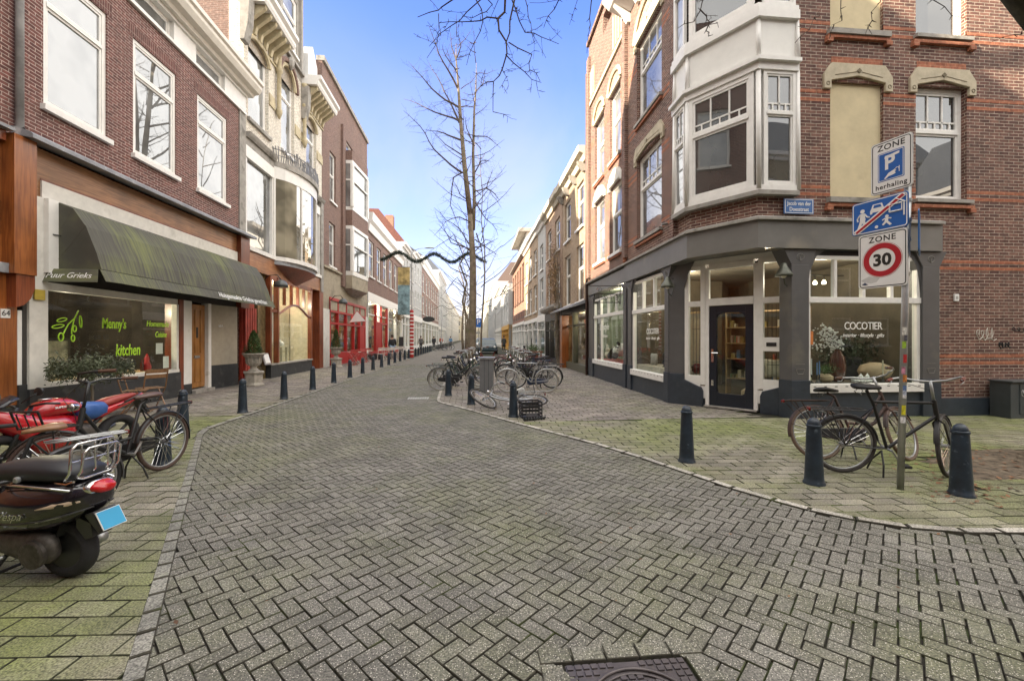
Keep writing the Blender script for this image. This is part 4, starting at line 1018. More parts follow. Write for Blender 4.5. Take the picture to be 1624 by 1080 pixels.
# pilasters on the street face
b = MB(fr_); b.box(2.86, 3.12, .0, .11, 4.0, ZT+.6); b.box(-.43, -.24, .0, .10, 3.85, ZT); b.box(7.28, 7.62, .0, .10, 4.0, ZT+.4); b.each("brick_pilaster", b_corner, K)
b = MB(fr_); b.lathe(fr_(2.99,.06,0), [(.02,3.82),(.07,3.9),(.04,3.95),(.08,4.0)], 8); b.build("pilaster_corbel", b_orange, K)
MB(fs).box(-.27, 14, 0, .001, 3.78, 3.79).build("seam", b_corner, K)
# stone lintels with shoulders over windows and blind panels
blind = M("blind_panel_render", (.62,.53,.34), .85, var=.08, scale=2.5, dirt=((.47,.39,.25), 2.2, .6), bump=.1)
lint = M("yellow_sandstone", (.50,.44,.32), .8, var=.12, dirt=((.32,.28,.2), 4, .58), bump=.2)
def lintel(fr, o):
    s0, s1, z = o[0]-.16, o[1]+.16, o[3]
    b = MB(fr); b.prism([(s0,z-.16),(s0+.15,z-.16),(s0+.15,z+.0),(s0+.30,z+.03),((s0+s1)/2,z+.11),(s1-.30,z+.03),(s1-.15,z),(s1-.15,z-.16),(s1,z-.16),(s1,z+.12),(s1-.16,z+.34),(s0+.16,z+.34),(s0,z+.12)], -.02, .05, fr)
    l = b.build("stone_lintel", lint, K, bevel=.008)
    b = MB(fr); c = (s0+s1)/2
    b.prism([(c-.05,z+.2),(c,z+.15),(c+.05,z+.2),(c,z+.25)], .05, .065, fr)
    b.tube([fr(s0+.22,.052,z+.10), fr(c-.05,.052,z+.18)], .006, 4); b.tube([fr(s1-.22,.052,z+.10), fr(c+.05,.052,z+.18)], .006, 4)
    for s in (s0+.075, s1-.075): b.tube([fr(s+.035*math.cos(t), .052, z-.07+.035*math.sin(t)) for t in [i*pi/5 for i in range(10)]], .007, 4, closed=True)
    b.build("lintel_carving", M("carved_groove", (.17,.14,.09), .9), l)
for o in swn+sbl: lintel(fs, o)
for o in rw[:2]: lintel(fr_, o)
for o in sbl: MB(fs).box(o[0], o[1], -.08, -.06, o[2], o[3]).build("blind_panel", blind, K)
for o in swn: window(K, fs, *o, n=-.10, kind='grid', cols=3, tr=.37, fw=.075, pm=g_dark, smat=stone, sill=.07)
for o in sbl: MB(fs).box(o[0]-.08, o[1]+.08, -.05, .10, o[2]-.10, o[2]-.003).build("sill", stone, K)
window(K, fr_, *rw[0], kind='grid', cols=3, tr=.37, smat=stone, sill=.08); window(K, fr_, *rw[1], kind='grid', cols=3, tr=.37, smat=stone, sill=.08)
for o in rw[2:]: window(K, fr_, *o, tr=.42, smat=stone if o[2] > 7 else white, sill=.1)
# round and shouldered heads on the street face
for o in rw[2:4]:
    b = MB(fr_); c = (o[0]+o[1])/2; w_ = (o[1]-o[0])/2+.12
    b.prism([(c-w_,o[3]-.12),(c-w_+.12,o[3]-.12),(c-w_+.14,o[3]),(c+w_-.14,o[3]),(c+w_-.12,o[3]-.12),(c+w_,o[3]-.12),(c+w_-.02,o[3]+.1),(c+w_*.6,o[3]+.36),(c,o[3]+.48),(c-w_*.6,o[3]+.36),(c-w_+.02,o[3]+.1)], -.02, .07, fr_); b.build("stone_lintel", white2, K, bevel=.01)
for o in (rw[1], rw[4], rw[5]):
    c = (o[0]+o[1])/2; w_ = (o[1]-o[0])/2+.1; b = MB()
    b.tube([fr_(c-w_*math.cos(pi*i/14), .03, o[3]+.05+w_*.8*math.sin(pi*i/14)) for i in range(15)], .07, 5); b.build("arch_moulding", lint, K)
    MB(fr_).prism([(c-w_,o[3]),(c+w_,o[3]),(c+w_,o[3]+.1),(c-w_,o[3]+.1)], 0, .06, fr_).build("lintel_bar", lint, K)
    b = MB(fr_); b.prism([(c-(w_-.06)*math.cos(pi*i/14), o[3]+.1+(w_-.06)*.78*math.sin(pi*i/14)) for i in range(15)], .001, .008, fr_); b.build("tympanum", b_yellow, K)
# parapet, top cornice piece
MB(fr_).prism([(0,11.3),(.55,11.55),(.75,11.75),(.75,12.05),(0,12.1)], -.2, 3.0, fr_, 'nz').build("cornice", white, K)
b = MB(fr_)
for s in (.3, 1.1, 1.9, 2.7): b.prism([(0,11.0),(.1,11.0),(.25,11.25),(.5,11.5),(0,11.5)], s-.06, s+.06, fr_, 'nz')
b.each("bracket", white, K)
b = MB(fr_); wall(b, fr_, 3.2, 7.6, ZT, 13.6, [(4.5,5.5,ZT+.01,13.3)]); b.box(3.15, 7.65, -.2, .1, 13.6, 13.75); b.build("parapet", b_corner, K)
b = MB(fr_)
for z in (11.0, ): 
    for s in [3.3+.28*i for i in range(4)]+[6.7+.22*i for i in range(3)]: b.box(s, s+.1, .0, .05, 11.2, 12.3)
b.box(3.2, 7.3, 0, .07, 10.95, 11.08); b.each("stone_rib", lint, K)
# ledge of stone between shopfront and brickwork
def ringwalk(pts, prof, name, mat, par):
    """sweep (offset, z) profile along a polyline of the building's footprint"""
    P3 = [Vector((p.x, p.y)) for p in pts]; nr = []
    for i in range(len(P3)):
        d0 = (P3[i]-P3[i-1]).normalized() if i else None; d1 = (P3[i+1]-P3[i]).normalized() if i < len(P3)-1 else None
        n0 = Vector((d0.y, -d0.x)) if d0 else None; n1 = Vector((d1.y, -d1.x)) if d1 else None
        if n0 and n1: m_ = (n0+n1).normalized(); m_ = m_/max(.3, m_.dot(n0))
        else: m_ = n0 or n1
        nr.append(m_)
    b = MB(); rings = [[Vector((p.x+m_.x*o, p.y+m_.y*o, z)) for o, z in prof] for p, m_ in zip(P3, nr)]
    b.loft(rings); return b.build(name, mat, par)
foot = [fr_(7.62,0,0), cB, cC, fs(2.77,0,0)]
# walking from far R to corner to S: outward normal must be on the street side
ringwalk(foot, [(-.2,3.77),(-.2,3.86),(.05,3.86),(.14,3.82),(.14,3.77)], "stone_ledge", stone, K)
ringwalk([fr_(2.95,0,0), cB, cC, fs(2.77,0,0)], [(-.25,3.25),(-.25,3.768),(.08,3.768),(.08,3.25)], "fascia", M("grey_fascia_paint", (.165,.16,.15), .38, var=.12, scale=1.2, dirt=((.27,.245,.20), .8, .62)), K)
MB(fr_).box(2.95, 7.5, -.25, .06, 3.28, 3.70).build("fascia", MT["grey_fascia_paint"], K)
# soffit over the recessed corner
b = MB(); k = b.pts([Vector((p.x,p.y,3.30)) for p in (fr_(-.0,-.25,0), fr_(-1.0,-.02,0), fs(-1.0,-.02,0), fs(.3,-.25,0), fs(.3,-2,0), fr_(.3,-2,0))]); b.f.append(tuple(range(k, k+6))); b.build("soffit", greyp, K)
# timber bay on the corner
bayp = [fr_(-.40,0,0), cB, cC, fs(-.28,0,0)]
def bayring(o0, o1, z0, z1, nm, m_=white): return ringwalk(bayp, [(o0,z0),(o0,z1),(o1,z1),(o1,z0)], nm, m_, K)
bayring(-.1, .14, 4.24, 4.32, "bay_stone_sill", stone)
for base, top in ((4.32, 6.62), (7.72, 9.95)):
    bayring(-.08, .12, base, base+.10, "bay_rail"); bayring(-.08, .13, top-.04, top+.10, "bay_rail"); bayring(-.08, .20, top+.10, top+.17, "bay_moulding")
    for (fr0, a, c, kind_cols) in ((fr_, -.99, -.42, 2), (None, 0, 0, 3), (fs, -1.0, -.30, 2)):
        if fr0 is None:
            d_ = (cC-cB); f0 = FR((cB.x, cB.y), (d_.x, d_.y), (d_.y, -d_.x)); a, c = .0, d_.length
        else: f0 = fr0
        f1 = FR(f0.o+f0.n*.10, f0.d, f0.n)
        window(K, f1, a+.03, c-.03, base+.10, top-.04, n=0, kind='grid', cols=kind_cols, tr=.36, fw=.06 if fr0 else .085, pm=g_dark if fr0 is not fr_ else g_sky, sill=0)
panelm = M("bay_panel_white", (.72,.71,.67), .4, var=.03)
bayring(-.05, .075, 6.79, 7.55, "bay_panel", panelm); bayring(-.05, .15, 7.55, 7.72, "bay_rail")
bayring(-.05, .075, 10.12, 12.6, "bay_panel", panelm)
b = MB()
for p, q in ((cA, 0), (cB, 0), (cC, 0), (cD, 0)):
    m_ = (Vector((p.x, p.y, 0))-Vector((6.2, 9.6, 0))).normalized()*.10
    b.tube([Vector((p.x,p.y,6.8))+m_, Vector((p.x,p.y,7.6))+m_*.6], .045, 6); b.tube([Vector((p.x,p.y,4.35))+m_, Vector((p.x,p.y,6.6))+m_*.7], .05, 6)
b.each("bay_corner_post", white, K, smooth=True)

# ---- ground floor shopfront in grey and white ----
def pier(fr, s0, s1, nm="pier"):
    b = MB(fr); b.box(s0, s1, -.3, .03, .74, 2.95); b.prism([(s0,2.95),(s1,2.95),(s1+.16,3.25),(s0-.16,3.25)] , -.3, .03, fr)
    o = b.build(nm, greyp, K, bevel=.006)
    MB(fr).box(s0-.015, s1+.015, -.3, .05, 0, .74).build("pier_base", bluep, o, bevel=.006)
    b = MB(fr); c = (s0+s1)/2; w_ = min(.09, (s1-s0)*.3)
    b.tube([fr(c+w_*.8*math.cos(t), .032, 3.1+.06*math.sin(t)) for t in [i*pi/6 for i in range(12)]], .006, 4, closed=True)
    b.tube([fr(c, .033, 3.02), fr(c-.02, .033, 3.13), fr(c+.03, .033, 3.12)], .006, 4)
    for z in (1.05, .95): b.tube([fr(c-w_, .032, z), fr(c+w_, .032, z)], .006, 4)
    b.tube([fr(c-w_, .032, .95), fr(c-w_*.6, .032, .86), fr(c+w_*.6, .032, .86), fr(c+w_, .032, .95)], .006, 4)
    b.build("pier_carving", M("grey_relief", (.22,.21,.19), .5), o); return o
pier(fr_, -.02, .20); pier(fr_, 2.52, 2.80); pier(fr_, 2.98, 3.22) ; pier(fr_, 6.85, 7.5); pier(fs, -.36, -.0); pier(fs, 2.40, 2.77)
# chamfer piers filling between front and the canted door wall
for a, c in ((0.0, .38), (2.38, 2.75)): 
    MB(fc).box(a, c, -.3, .02, .72, 3.3).build("door_wall_pier", greyp, K, bevel=.005)
b = MB(fc)
b.prism([(.0,0),(.80,0),(.80,.36),(.76,.44),(.38,.60),(.36,.72),(.0,.72)], -.2, .06, fc); b.prism([(2.75,0),(1.95,0),(1.95,.36),(1.99,.46),(2.38,.60),(2.40,.74),(2.75,.74)], -.2, .06, fc)
b.each("door_wall_base", bluep, K, bevel=.01)
b = MB(fc); b.box(.40, .84, -.10, -.0, .2, .47); b.box(1.90, 2.37, -.10, -.0, .2, .47); b.box(.38, 2.40, -.2, .0, 3.182, 3.34); b.each("white_board", white, K)
# canted wall: white joinery, door, side lights
b = MB(fc)
for s0, s1 in ((.38,.47),(.74,.84),(1.90,2.00),(2.30,2.39)): b.box(s0, s1, -.08, .02, .5, 3.18)
b.box(.84, .92, -.08, .01, 0.06, 3.1); b.box(1.82, 1.90, -.08, .01, .06, 3.1)
for s0, s1 in ((.47,.74),(2.00,2.30)):
    b.box(s0, s1, -.08, .02, .46, .70); b.box(s0, s1, -.08, .02, 2.26, 2.38); b.box(s0, s1, -.08, .02, 3.08, 3.18)
b.box(2.00, 2.30, -.08, .02, 1.28, 1.56); b.box(.92, 1.82, -.08, .03, 2.26, 2.42); b.box(.92, 1.82, -.08, .02, 3.06, 3.18)
jo = b.build("door_joinery", white, K, bevel=.004)
MB(fc).box(.4, 2.37, -.05, -.04, .5, 3.12).build("pane", g_shop, jo)
MB(fc).box(2.06, 2.24, .02, .03, 1.38, 1.46).build("letterbox", blackm, jo)
b = MB(fc); s0, s1 = .93, 1.81
b.box(s0, s0+.15, -.07, 0, .06, 2.25); b.box(s1-.15, s1, -.07, 0, .06, 2.25); b.box(s0+.15, s1-.15, -.07, 0, .06, .34); b.box(s0+.15, s1-.15, -.07, 0, 2.1, 2.25)
for e in ((s0+.15, 1), (s1-.15, -1)):
    b.prism([(e[0], 2.1), (e[0]+e[1]*.14, 2.1), (e[0]+e[1]*.05, 2.06), (e[0], 1.98)], -.065, -.002, fc); b.prism([(e[0], .34), (e[0]+e[1]*.07, .34), (e[0]+e[1]*.02, .37), (e[0], .5)], -.065, -.002, fc)
door = b.build("door", navy, K, bevel=.004); MB(fc).box(s0+.14, s1-.14, -.045, -.035, .3, 2.12).build("pane", g_shop, door)
b = MB(fc); b.box(s0+.04, s0+.09, .0, .012, 1.02, 1.30); b.tube([fc(s0+.065, .01, 1.22), fc(s0+.065, .05, 1.22), fc(s0+.20, .055, 1.22)], .011, 6); b.build("handle", chrome, door); MB(fc).box(s0+.04, s0+.09, .0, .012, .50, .62).build("lock_plate", chrome, door)
MB(fc).box(.84, 1.90, -.1, .10, .03, .06).build("doorstep", stone, K)
# shop windows of the corner building
def bigwin(fr, s0, s1, z0, zt, z1, ncol, base, nm, nlow=1, g=None):
    b = MB(fr); b.box(s0, s0+.07, -.12, -.02, z0, z1); b.box(s1-.07, s1, -.12, -.02, z0, z1); b.box(s0+.07, s1-.07, -.12, -.02, z1-.07, z1); b.box(s0-.02, s1+.02, -.12, .0, zt-.05, zt+.06); b.box(s0, s1, -.12, .06, z0-.16, z0)
    for i in range(1, ncol): c = s0+(s1-s0)*i/ncol; b.box(c-.03, c+.03, -.11, -.025, zt+.06, z1-.07)
    for i in range(1, nlow): c = s0+(s1-s0)*(.73); b.box(c-.03, c+.03, -.11, -.025, z0, zt-.05)
    for i in range(8): c = s0+(s1-s0)*(i+.5)/8; pass
    o = b.build(nm, white, K, bevel=.004); MB(fr).box(s0+.05, s1-.05, -.08, -.07, z0, z1-.03).build("pane", g or g_shop, o)
    b = MB(fr)
    for i in range(11): c = s0+.1+(s1-s0-.2)*i/10.; b.box(c-.035, c+.02, .058, .0615, z0-.05, z0-.035)
    b.build("vent_slots", blackm, o)
    MB(fr).box(s0-.03, s1+.03, -.15, .0, 0, z0-.16).build("window_plinth", base, o); return o
wS = bigwin(fs, .0, 2.40, .66, 2.28, 3.14, 4, bluep, "shop_window")
wR2 = bigwin(fr_, .22, 2.52, .64, 2.30, 3.18, 3, bluep, "shop_window")
MB(fs).box(.0, 2.4, -.25, -.10, 3.145, 3.262).build('shutter_slot', blackm, K); MB(fr_).box(.2, 2.52, -.25, -.10, 3.185, 3.262).build('shutter_slot', blackm, K)
wR1 = bigwin(fr_, 3.24, 6.85, .72, 2.36, 3.05, 4, bluep, "shop_window", nlow=2)
# curved grey knees at the heads of the openings
b = MB(fr_)
for fr, s, sg in ((fr_, .20, 1), (fr_, 2.52, -1), (fr_, 3.22, 1), (fr_, 6.85, -1), (fs, 0, 1), (fs, 2.40, -1)):
    b.prism([(s, 3.25), (s+sg*.38, 3.25), (s+sg*.18, 3.12), (s+sg*.05, 2.85), (s, 2.4)], -.14 if fr is fs else -.16, -.01, fr)
for s, sg in ((.38, 1), (2.38, -1)): b.prism([(s-sg*.02, 3.3), (s+sg*.22, 3.3), (s+sg*.10, 3.02), (s+sg*.0, 2.7)], -.02, .05, fc)
b.each("arched_knee", greyp, K)
for fr in (fs,): MB(fr).box(2.77, 14, -.1, .05, 0, .36).build("plinth", bluep, K)
MB(fs).box(2.40, 2.80, -.2, .06, 3.25, 3.77).build("fascia_end", greyp, K)
# interior shared by the shop
shopwall = M("shop_back_wall", (.115,.095,.065), .85, var=.35, scale=.8)
def poly_room(pts, z0, z1, mat, nm, nw):
    b = MB(); n = len(pts)
    for i in range(nw): p, q = pts[i], pts[i+1]; b.quad(Vector((p.x,p.y,z0)), Vector((q.x,q.y,z0)), Vector((q.x,q.y,z1)), Vector((p.x,p.y,z1)))
    for z in (z0, z1): k = b.pts([Vector((p.x,p.y,z)) for p in pts]); b.f.append(tuple(range(k, k+n)))
    return b.build(nm, mat, K)
poly_room([fs(2.5,-.10,0), fs(2.6,-2.6,0), fs(2.2,-5.0,0), fr_(5.0,-4.5,0), fr_(2.9,-3.0,0), fr_(2.6,-.13,0), fr_(.1,-.14,0), fc(.42,-.06,0), fc(2.34,-.06,0), fs(.05,-.13,0)], .12, 3.30, shopwall, "shop_interior", 5)
room(K, fr_, 3.0, 7.0, .4, 3.3, 1.2, inn3, n=-.13)
# lettering on the glass
text("lettering", "COCOTIER", .21, lwhite, wM(fs, 1.22, -.064, 1.78), wS, spacing=.92, xs=.82)
text("lettering", "interior · lifestyle · gifts", .105, lwhite, wM(fs, 1.22, -.064, 1.60), wS, shear=.35, xs=.9)
text("lettering", "COCOTIER", .21, lwhite, wM(fr_, 1.15, -.064, 1.72), wR2, spacing=.92, xs=.82)
text("lettering", "interior · lifestyle · gifts", .105, lwhite, wM(fr_, 1.15, -.064, 1.54), wR2, shear=.35, xs=.9)
MB(fs).box(.02, .16, -.062, -.060, 1.42, 1.68).build("opening_hours_sticker", M("orange_sticker", (.62,.20,.05), .5), wS)
text("lettering", "Lifestyle", .34, lwhite, wM(fr_, 5.6, -.064, 1.95), wR1, shear=.3); text("lettering", "kids & home", .16, lwhite, wM(fr_, 5.6, -.064, 1.62), wR1, shear=.2)
# graffiti, vent, street sign, wall lamps
ch = M("white_scrawl", (.62,.58,.52), .8); bk = M("black_scrawl", (.02,.02,.02), .8)
def scrawl(fr, s, z, w_, h, r, seed, mat, par, n=.003, loops=5):
    q = random.Random(seed); pts = []
    for i in range(loops*8): t = i/(loops*8); a = i*2*pi/8; pts.append(fr(s+w_*t+.12*w_*math.cos(a+q.uniform(-.4,.4)), n, z+h*.5*math.sin(a)*q.uniform(.5,1)+q.uniform(-.03,.03)*h))
    return MB().tube(pts, r, 4).build("graffiti", mat, par)
scrawl(fs, 3.62, 1.62, .42, .26, .009, 2, ch, K, loops=4); scrawl(fs, 4.12, 1.40, .26, .14, .011, 5, bk, K, loops=4); scrawl(fs, 4.42, 1.72, .5, .1, .008, 6, bk, K, loops=4)
ss = thing("street_name_sign", fs(-.2,.05,4.0), "small blue enamel street name sign above the shopfront corner", "street sign")
MB(fs).box(-.55, .06, .055, .075, 3.90, 4.19).build("plate", M("street_sign_blue", (.06,.15,.37), .35, var=.06), ss, bevel=.01)
b = MB(fs); f_ = .010
for a, c, e, f in ((-.53,.04,4.165,4.175),(-.53,.04,3.915,3.925),(-.53,-.52,3.925,4.165),(.03,.04,3.925,4.165)): b.box(a, c, .075, .077, e, f)
b.build("border", signw, ss)
text("lettering", "Jacob van der", .105, signw, wM(fs, -.245, .077, 4.095), ss, xs=.84, bold=.001); text("lettering", "Doesstraat", .105, signw, wM(fs, -.245, .077, 3.985), ss, xs=.84, bold=.001)
vb = thing("wall_vent", fs(3.18,0,2.1), "small white square vent cover on the brick side wall", "vent")
MB(fs).box(3.10, 3.20, .0, .03, 2.28, 2.42).build("cover", signw, vb, bevel=.006); MB(fs).box(3.125, 3.175, .03, .034, 2.32, 2.38).build("grille", steel, vb)
def walllamp(pt, nrm, side_, label, sc_=1., mat=None):
    nrm = Vector(nrm).normalized(); sd = Vector(side_).normalized(); o = thing("wall_lamp", pt, label, "wall lamp", "wall lamps on shopfronts"); p = Vector(pt)
    mat = mat or M("verdigris_metal", (.11,.115,.09), .45, .4, var=.3)
    b = MB(); b.tube([p, p+Vector((0,0,-.12))+nrm*.03, p+nrm*.12+Vector((0,0,-.32)), p+nrm*.3+Vector((0,0,-.25)), p+nrm*.34+Vector((0,0,-.10)), p+nrm*.33], .011, 6); b.tube([p+Vector((0,0,.1)), p+nrm*.30+Vector((0,0,.06))], .008, 5)
    b.build("bracket", mat, o, smooth=True)
    c = p+nrm*.33
    MB().lathe(c, [(.15,-.13),(.145,-.10),(.10,-.02),(.06,.05),(.045,.10),(.02,.12)], 18).build("shade", mat, o, smooth=True); MB().ball(c+Vector((0,0,-.12)), .05, 8, 6).build("bulb", M("frosted_bulb", (.75,.72,.62), .3), o, smooth=True); return o
walllamp(fc(2.45,.05,2.86), fc.n, fc.d, "bell shaped wall lamp right of the corner shop door")
walllamp(fc(.14,.05,2.84), fc.n, fc.d, "bell shaped wall lamp left of the corner shop door")
# wrought-iron sign bracket
ib = thing("iron_sign_bracket", fr_(7.2,0,3.2), "black scrolled wrought iron sign bracket sticking out over the panda window", "sign bracket")
b = MB(); f0 = fr_(6.9,0,0)
for z in (3.18, 2.92, 2.66): b.tube([fr_(3.3,.08,z), fr_(3.3,1.10 if z == 3.18 else .95,z)], .013, 5)
b.tube([fr_(3.3,.1,2.6), fr_(3.3,.1,3.25)], .015, 5)
for i in range(5):
    c = (.22+.18*i, 3.05 if i % 2 else 2.8)
    b.tube([fr_(3.3, c[0]+.1*(1-t/22)*math.cos(t*.5), c[1]+.1*(1-t/22)*math.sin(t*.5)) for t in range(20)], .007, 4)
for i in range(4): b.tube([fr_(3.3, .15+.2*i+.08*q, 2.66+.26*abs(math.sin(q*1.6))) for q in [j/5 for j in range(6)]], .007, 4)
b.build("scrollwork", blackm, ib)
# drain pipe at the end of the corner building
MB().tube([fr_(7.66,.08,.0), fr_(7.66,.08,12.5)], .055, 8).build("drainpipe", M("brown_pipe", (.10,.06,.05), .5), K, smooth=True)
MB().tube([fr_(.05,.02,4.28), fr_(.05,.16,4.25)], .03, 6).build("overflow_pipe", steel, K)
# grey utility cabinets against the side wall
cm = M("cabinet_grey", (.055,.065,.07), .5, var=.15, scale=3)
for i, (s0, s1, lab) in enumerate(((3.80,4.38,"dark grey utility cabinet with a white graffiti tag, left one of the pair"),(4.41,5.9,"dark grey utility cabinet at the right edge, wider one of the pair"))):
    uc = thing("utility_cabinet", fs((s0+s1)/2,.3,0), lab, "utility cabinet")
    b = MB(fs); b.box(s0, s1, .08, .42, ZP, .70); b.prism([(s0-.02,.06),(s1+.02,.06),(s1+.02,.46),(s0-.02,.46)], .70, .73, fs, 'sn'); b.build("casing", cm, uc, bevel=.008)
    d = MB(fs).box(s0+.19 if i == 0 else s0+.06, s1-.05, .42, .432, .10, .66).build("door", cm, uc, bevel=.003)
    scrawl(fs, s0+.22 if i == 0 else s0+.12, .50, .22, .16, .005, 11+i, M("tag_white", (.55,.55,.55), .7), d, n=.436, loops=5)
    if i == 0: scrawl(fs, s0+.30, .30, .15, .2, .005, 17, MT["tag_white"], d, n=.436, loops=2)
    MB(fs).box(s0+.5, s0+.56, .432, .437, .60, .61).build("lock", blackm, d)

# ======================= right side beyond the corner building =======================
cg = MBR("brick_pale_brown", (.30,.19,.13), (.38,.26,.18), (.45,.38,.3), ms=.005, grime=.2)
hb = dict(depth=9)
def darkwood(): return M("black_shop_paint", (.03,.028,.028), .4)
Ra = house("sandy_brick_house", "sandy brick house with tall dark windows next to the corner building, pink lit shop below", .15, 5.4, 9.6, fr2, b_yellow, [(3.2,5.75),(6.5,8.5)], 2, (M("olive_paint", (.10,.10,.07), .5), .35, 2.75, 2, darkwood(), inn1), cream, .55, None, shopz=3.1, wf=.5, wg=g_dark, sills=True)
MB(fr2).prism([(.0,3.05),(.62,2.85),(.66,2.85),(.66,2.92),(.0,3.2)], .1, 5.5, fr2, 'nz').build("canopy_roof", lead, Ra)
MB(fr2).box(4.3, 4.9, -.1, .25, 0, 2.7).build("orange_pillar", wood_o, Ra)
b = MB(fr2)
for s in (.6, 2.2, 3.8, 5.2): b.prism([(.0,8.7),(.1,8.7),(.3,8.95),(.36,9.1),(0,9.1)], s-.1, s+.1, fr2, 'nz')
b.each("bracket", stone, Ra)
Rb = house("brown_brick_house", "brown brick house with a dried climber up its front and a dark carved shop entrance", 5.5, 11.0, 9.7, fr2, cg, [(3.4,5.7),(6.55,8.4)], 2, (darkwood(), .3, 2.6, 3, darkwood(), inn2), cream, .55, None, shopz=3.1, wf=.55)
MB(fr2).prism([(0,3.1),(.35,3.15),(.45,3.3),(.45,3.42),(0,3.5)], 5.6, 10.6, fr2, 'nz').build("carved_ledge", stone, Rb)
Rc = house("narrow_white_house", "narrow white painted house with black windows on the right side", 11.1, 14.6, 9.8, fr2, far_pl, [(3.7,5.8),(6.4,8.2)], 1, (white, .4, 2.7, 1, white, inn3), white, .5, None, shopz=3.2, wf=.42, wg=g_dark)
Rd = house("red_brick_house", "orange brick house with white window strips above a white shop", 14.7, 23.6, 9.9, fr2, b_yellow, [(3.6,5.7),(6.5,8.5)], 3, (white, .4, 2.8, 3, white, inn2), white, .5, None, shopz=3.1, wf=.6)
Re = house("modern_brick_block", "modern orange brick block with long dark windows and a flat roofed rooftop box", 23.8, 37.2, 9.7, fr2, b_red, [(5.3,9.0)], 5, (white, .4, 2.9, 5, white, inn2), stone, .15, None, shopz=3.2, wf=.72, wg=g_dark, fm=M("brown_frame", (.12,.07,.05), .5))
for i in range(5): window(Re, fr2, 24.2+i*2.6, 26.1+i*2.6, 3.55, 4.3, n=.02, tr=0, sill=0, fm=blackm, pm=g_dark)
b = MB(fr2); b.box(24.5, 33, -4, -.3, 9.7, 12.0); b.build("rooftop_box", white2, Re); MB(fr2).box(24.2, 33.4, -4.4, .5, 12.0, 12.35).build("roof_slab", stone, Re)
Rf = house("white_gable_house", "white house with a pale blank side wall and orange shopfront corner, far right", 37.6, 52, 8.6, fr2, far_pl, [(3.8,6.2),(6.4,8.0)], 3, (M("orange_shop", (.62,.35,.08), .5), .4, 2.7, 3, M("orange_shop", (0,0,0)), inn1), white, .4, (2.2, slate), shopz=3.3, dn=.5)
Rg = house("white_terrace_house", "hazy white terrace house beyond the parking sign on the right", 52.2, 72, 10, fr2, far_pl, [(3.8,6.2),(6.9,9.0)], 5, (white, .4, 2.7, 5, white2, inn1), white, .4, (2.4, M("far_brown_roof", (.14,.10,.085), .8)), shopz=3.3, dn=.6)
Rh = house("tall_white_terrace", "distant white terrace with brown dormered roof on the right", 72.4, 120, 13.5, fr2, far_pl, [(4.,7.),(8.,11.)], 9, None, white, .5, (4, MT["far_brown_roof"]), shopz=0, dn=.8)
Ri = house("distant_terrace", "pale distant terrace closing the right side of the street", 121, 260, 16, fr2, cream, [(4.,7.),(9.,12.)], 12, None, white, .5, (4, MT["far_brown_roof"]), shopz=0, dn=1.2)
# buildings closing the far end of the street
fe = FR((-30, 262), (1, 0), (0, -1))
for i, (s0, s1, h, lab) in enumerate(((8,24,15,"distant pale block left of the street end"),(24.2,31,21,"distant narrow tower block straight down the street"),(31.2,52,13,"distant low block right of the street end"))):
    hh = house("distant_block", lab, s0, s1, h, fe, cream if i != 1 else white2, [(h*.3,h*.45),(h*.6,h*.78)], 4, None, white, .5, None, shopz=0, cat="building")
# houses across the crossing behind the camera; the windows mirror them
fb = FR((40, -13), (-1, 0), (0, 1))
Bk = house("ochre_house", "ochre rendered house with white windows across the crossing behind the viewpoint", 6, 30, 14.5, fb, M("ochre_render", (.30,.24,.15), .8, var=.3), [(1.0,3.0),(4.4,6.6),(7.6,9.6),(10.6,12.8)], 8, None, white, .5, (3.5, slate), shopz=0)
Bl = house("brick_house", "dark brick house across the crossing behind the viewpoint", 30.2, 64, 16, fb, b_left, [(1.0,3.0),(4.4,6.8),(7.8,10.),(11.,13.4)], 11, None, white, .5, (4, tile_red), shopz=0)
# the house on the other side of the cross street, off to the right, shuts the view east
fx = FR((30, -12), (0, 1), (-1, 0))
Bx = house("brick_house", "red brick house far down the cross street to the east", 0, 30, 11, fx, b_corner, [(1.0,3.0),(4.4,6.8),(7.8,10.)], 9, None, white, .5, (4, slate), shopz=0)
# ======================= bollards =======================
BPROF = [(.105,-.02),(.105,.015),(.093,.03),(.088,.08),(.078,.30),(.068,.55),(.064,.60),(.072,.605),(.072,.622),(.062,.628),(.062,.64),(.052,.668),(.034,.688),(.012,.698),(.002,.70)]
bmesh_o = MB().lathe((0,0,0), BPROF, 20).build("bollard", bolp, smooth=True, auto=40)
def bollard(x, y, label, group, z=ZP, tilt=0):
    o = bmesh_o if not bmesh_o.get("label") else bmesh_o.copy()
    if o is not bmesh_o: COL.objects.link(o)
    o.location = (x, y, z); o.rotation_euler = (tilt*.6, tilt, rnd.uniform(0, 6)); tag(o, label, "bollard", group); return o
bollard(3.61, 4.22, "near blue black bollard with flaked paint, left of the sign pole and leaning bikes", "bollards on the right pavement", tilt=.015)
bollard(4.79, 3.78, "near dark bollard standing just right of the sign pole by the front wheels", "bollards on the right pavement", tilt=-.01)
bollard(2.67, 5.12, "lone bollard on the right pavement in front of the corner shop door", "bollards on the right pavement")
bollard(.81, 8.33, "bollard with the black crate lying against it", "bollards on the right pavement")
bollard(-.01, 9.99, "bollard with a round sticker in front of the grey box", "bollards on the right pavement")
bollard(-.62, 11.57, "bollard at the tip of the kerb before the row of parked bikes", "bollards on the right pavement")
bollard(-.65, 13.99, "bollard half hidden by a parked bike front wheel, second from the kerb tip", "bollards on the right pavement")
bollard(-3.76, 5.62, "bollard seen through the rear wheel of the black bicycle", "bollards along the left kerb")
bollard(-4.71, 7.50, "bollard just behind the black bicycle luggage rack", "bollards along the left kerb")
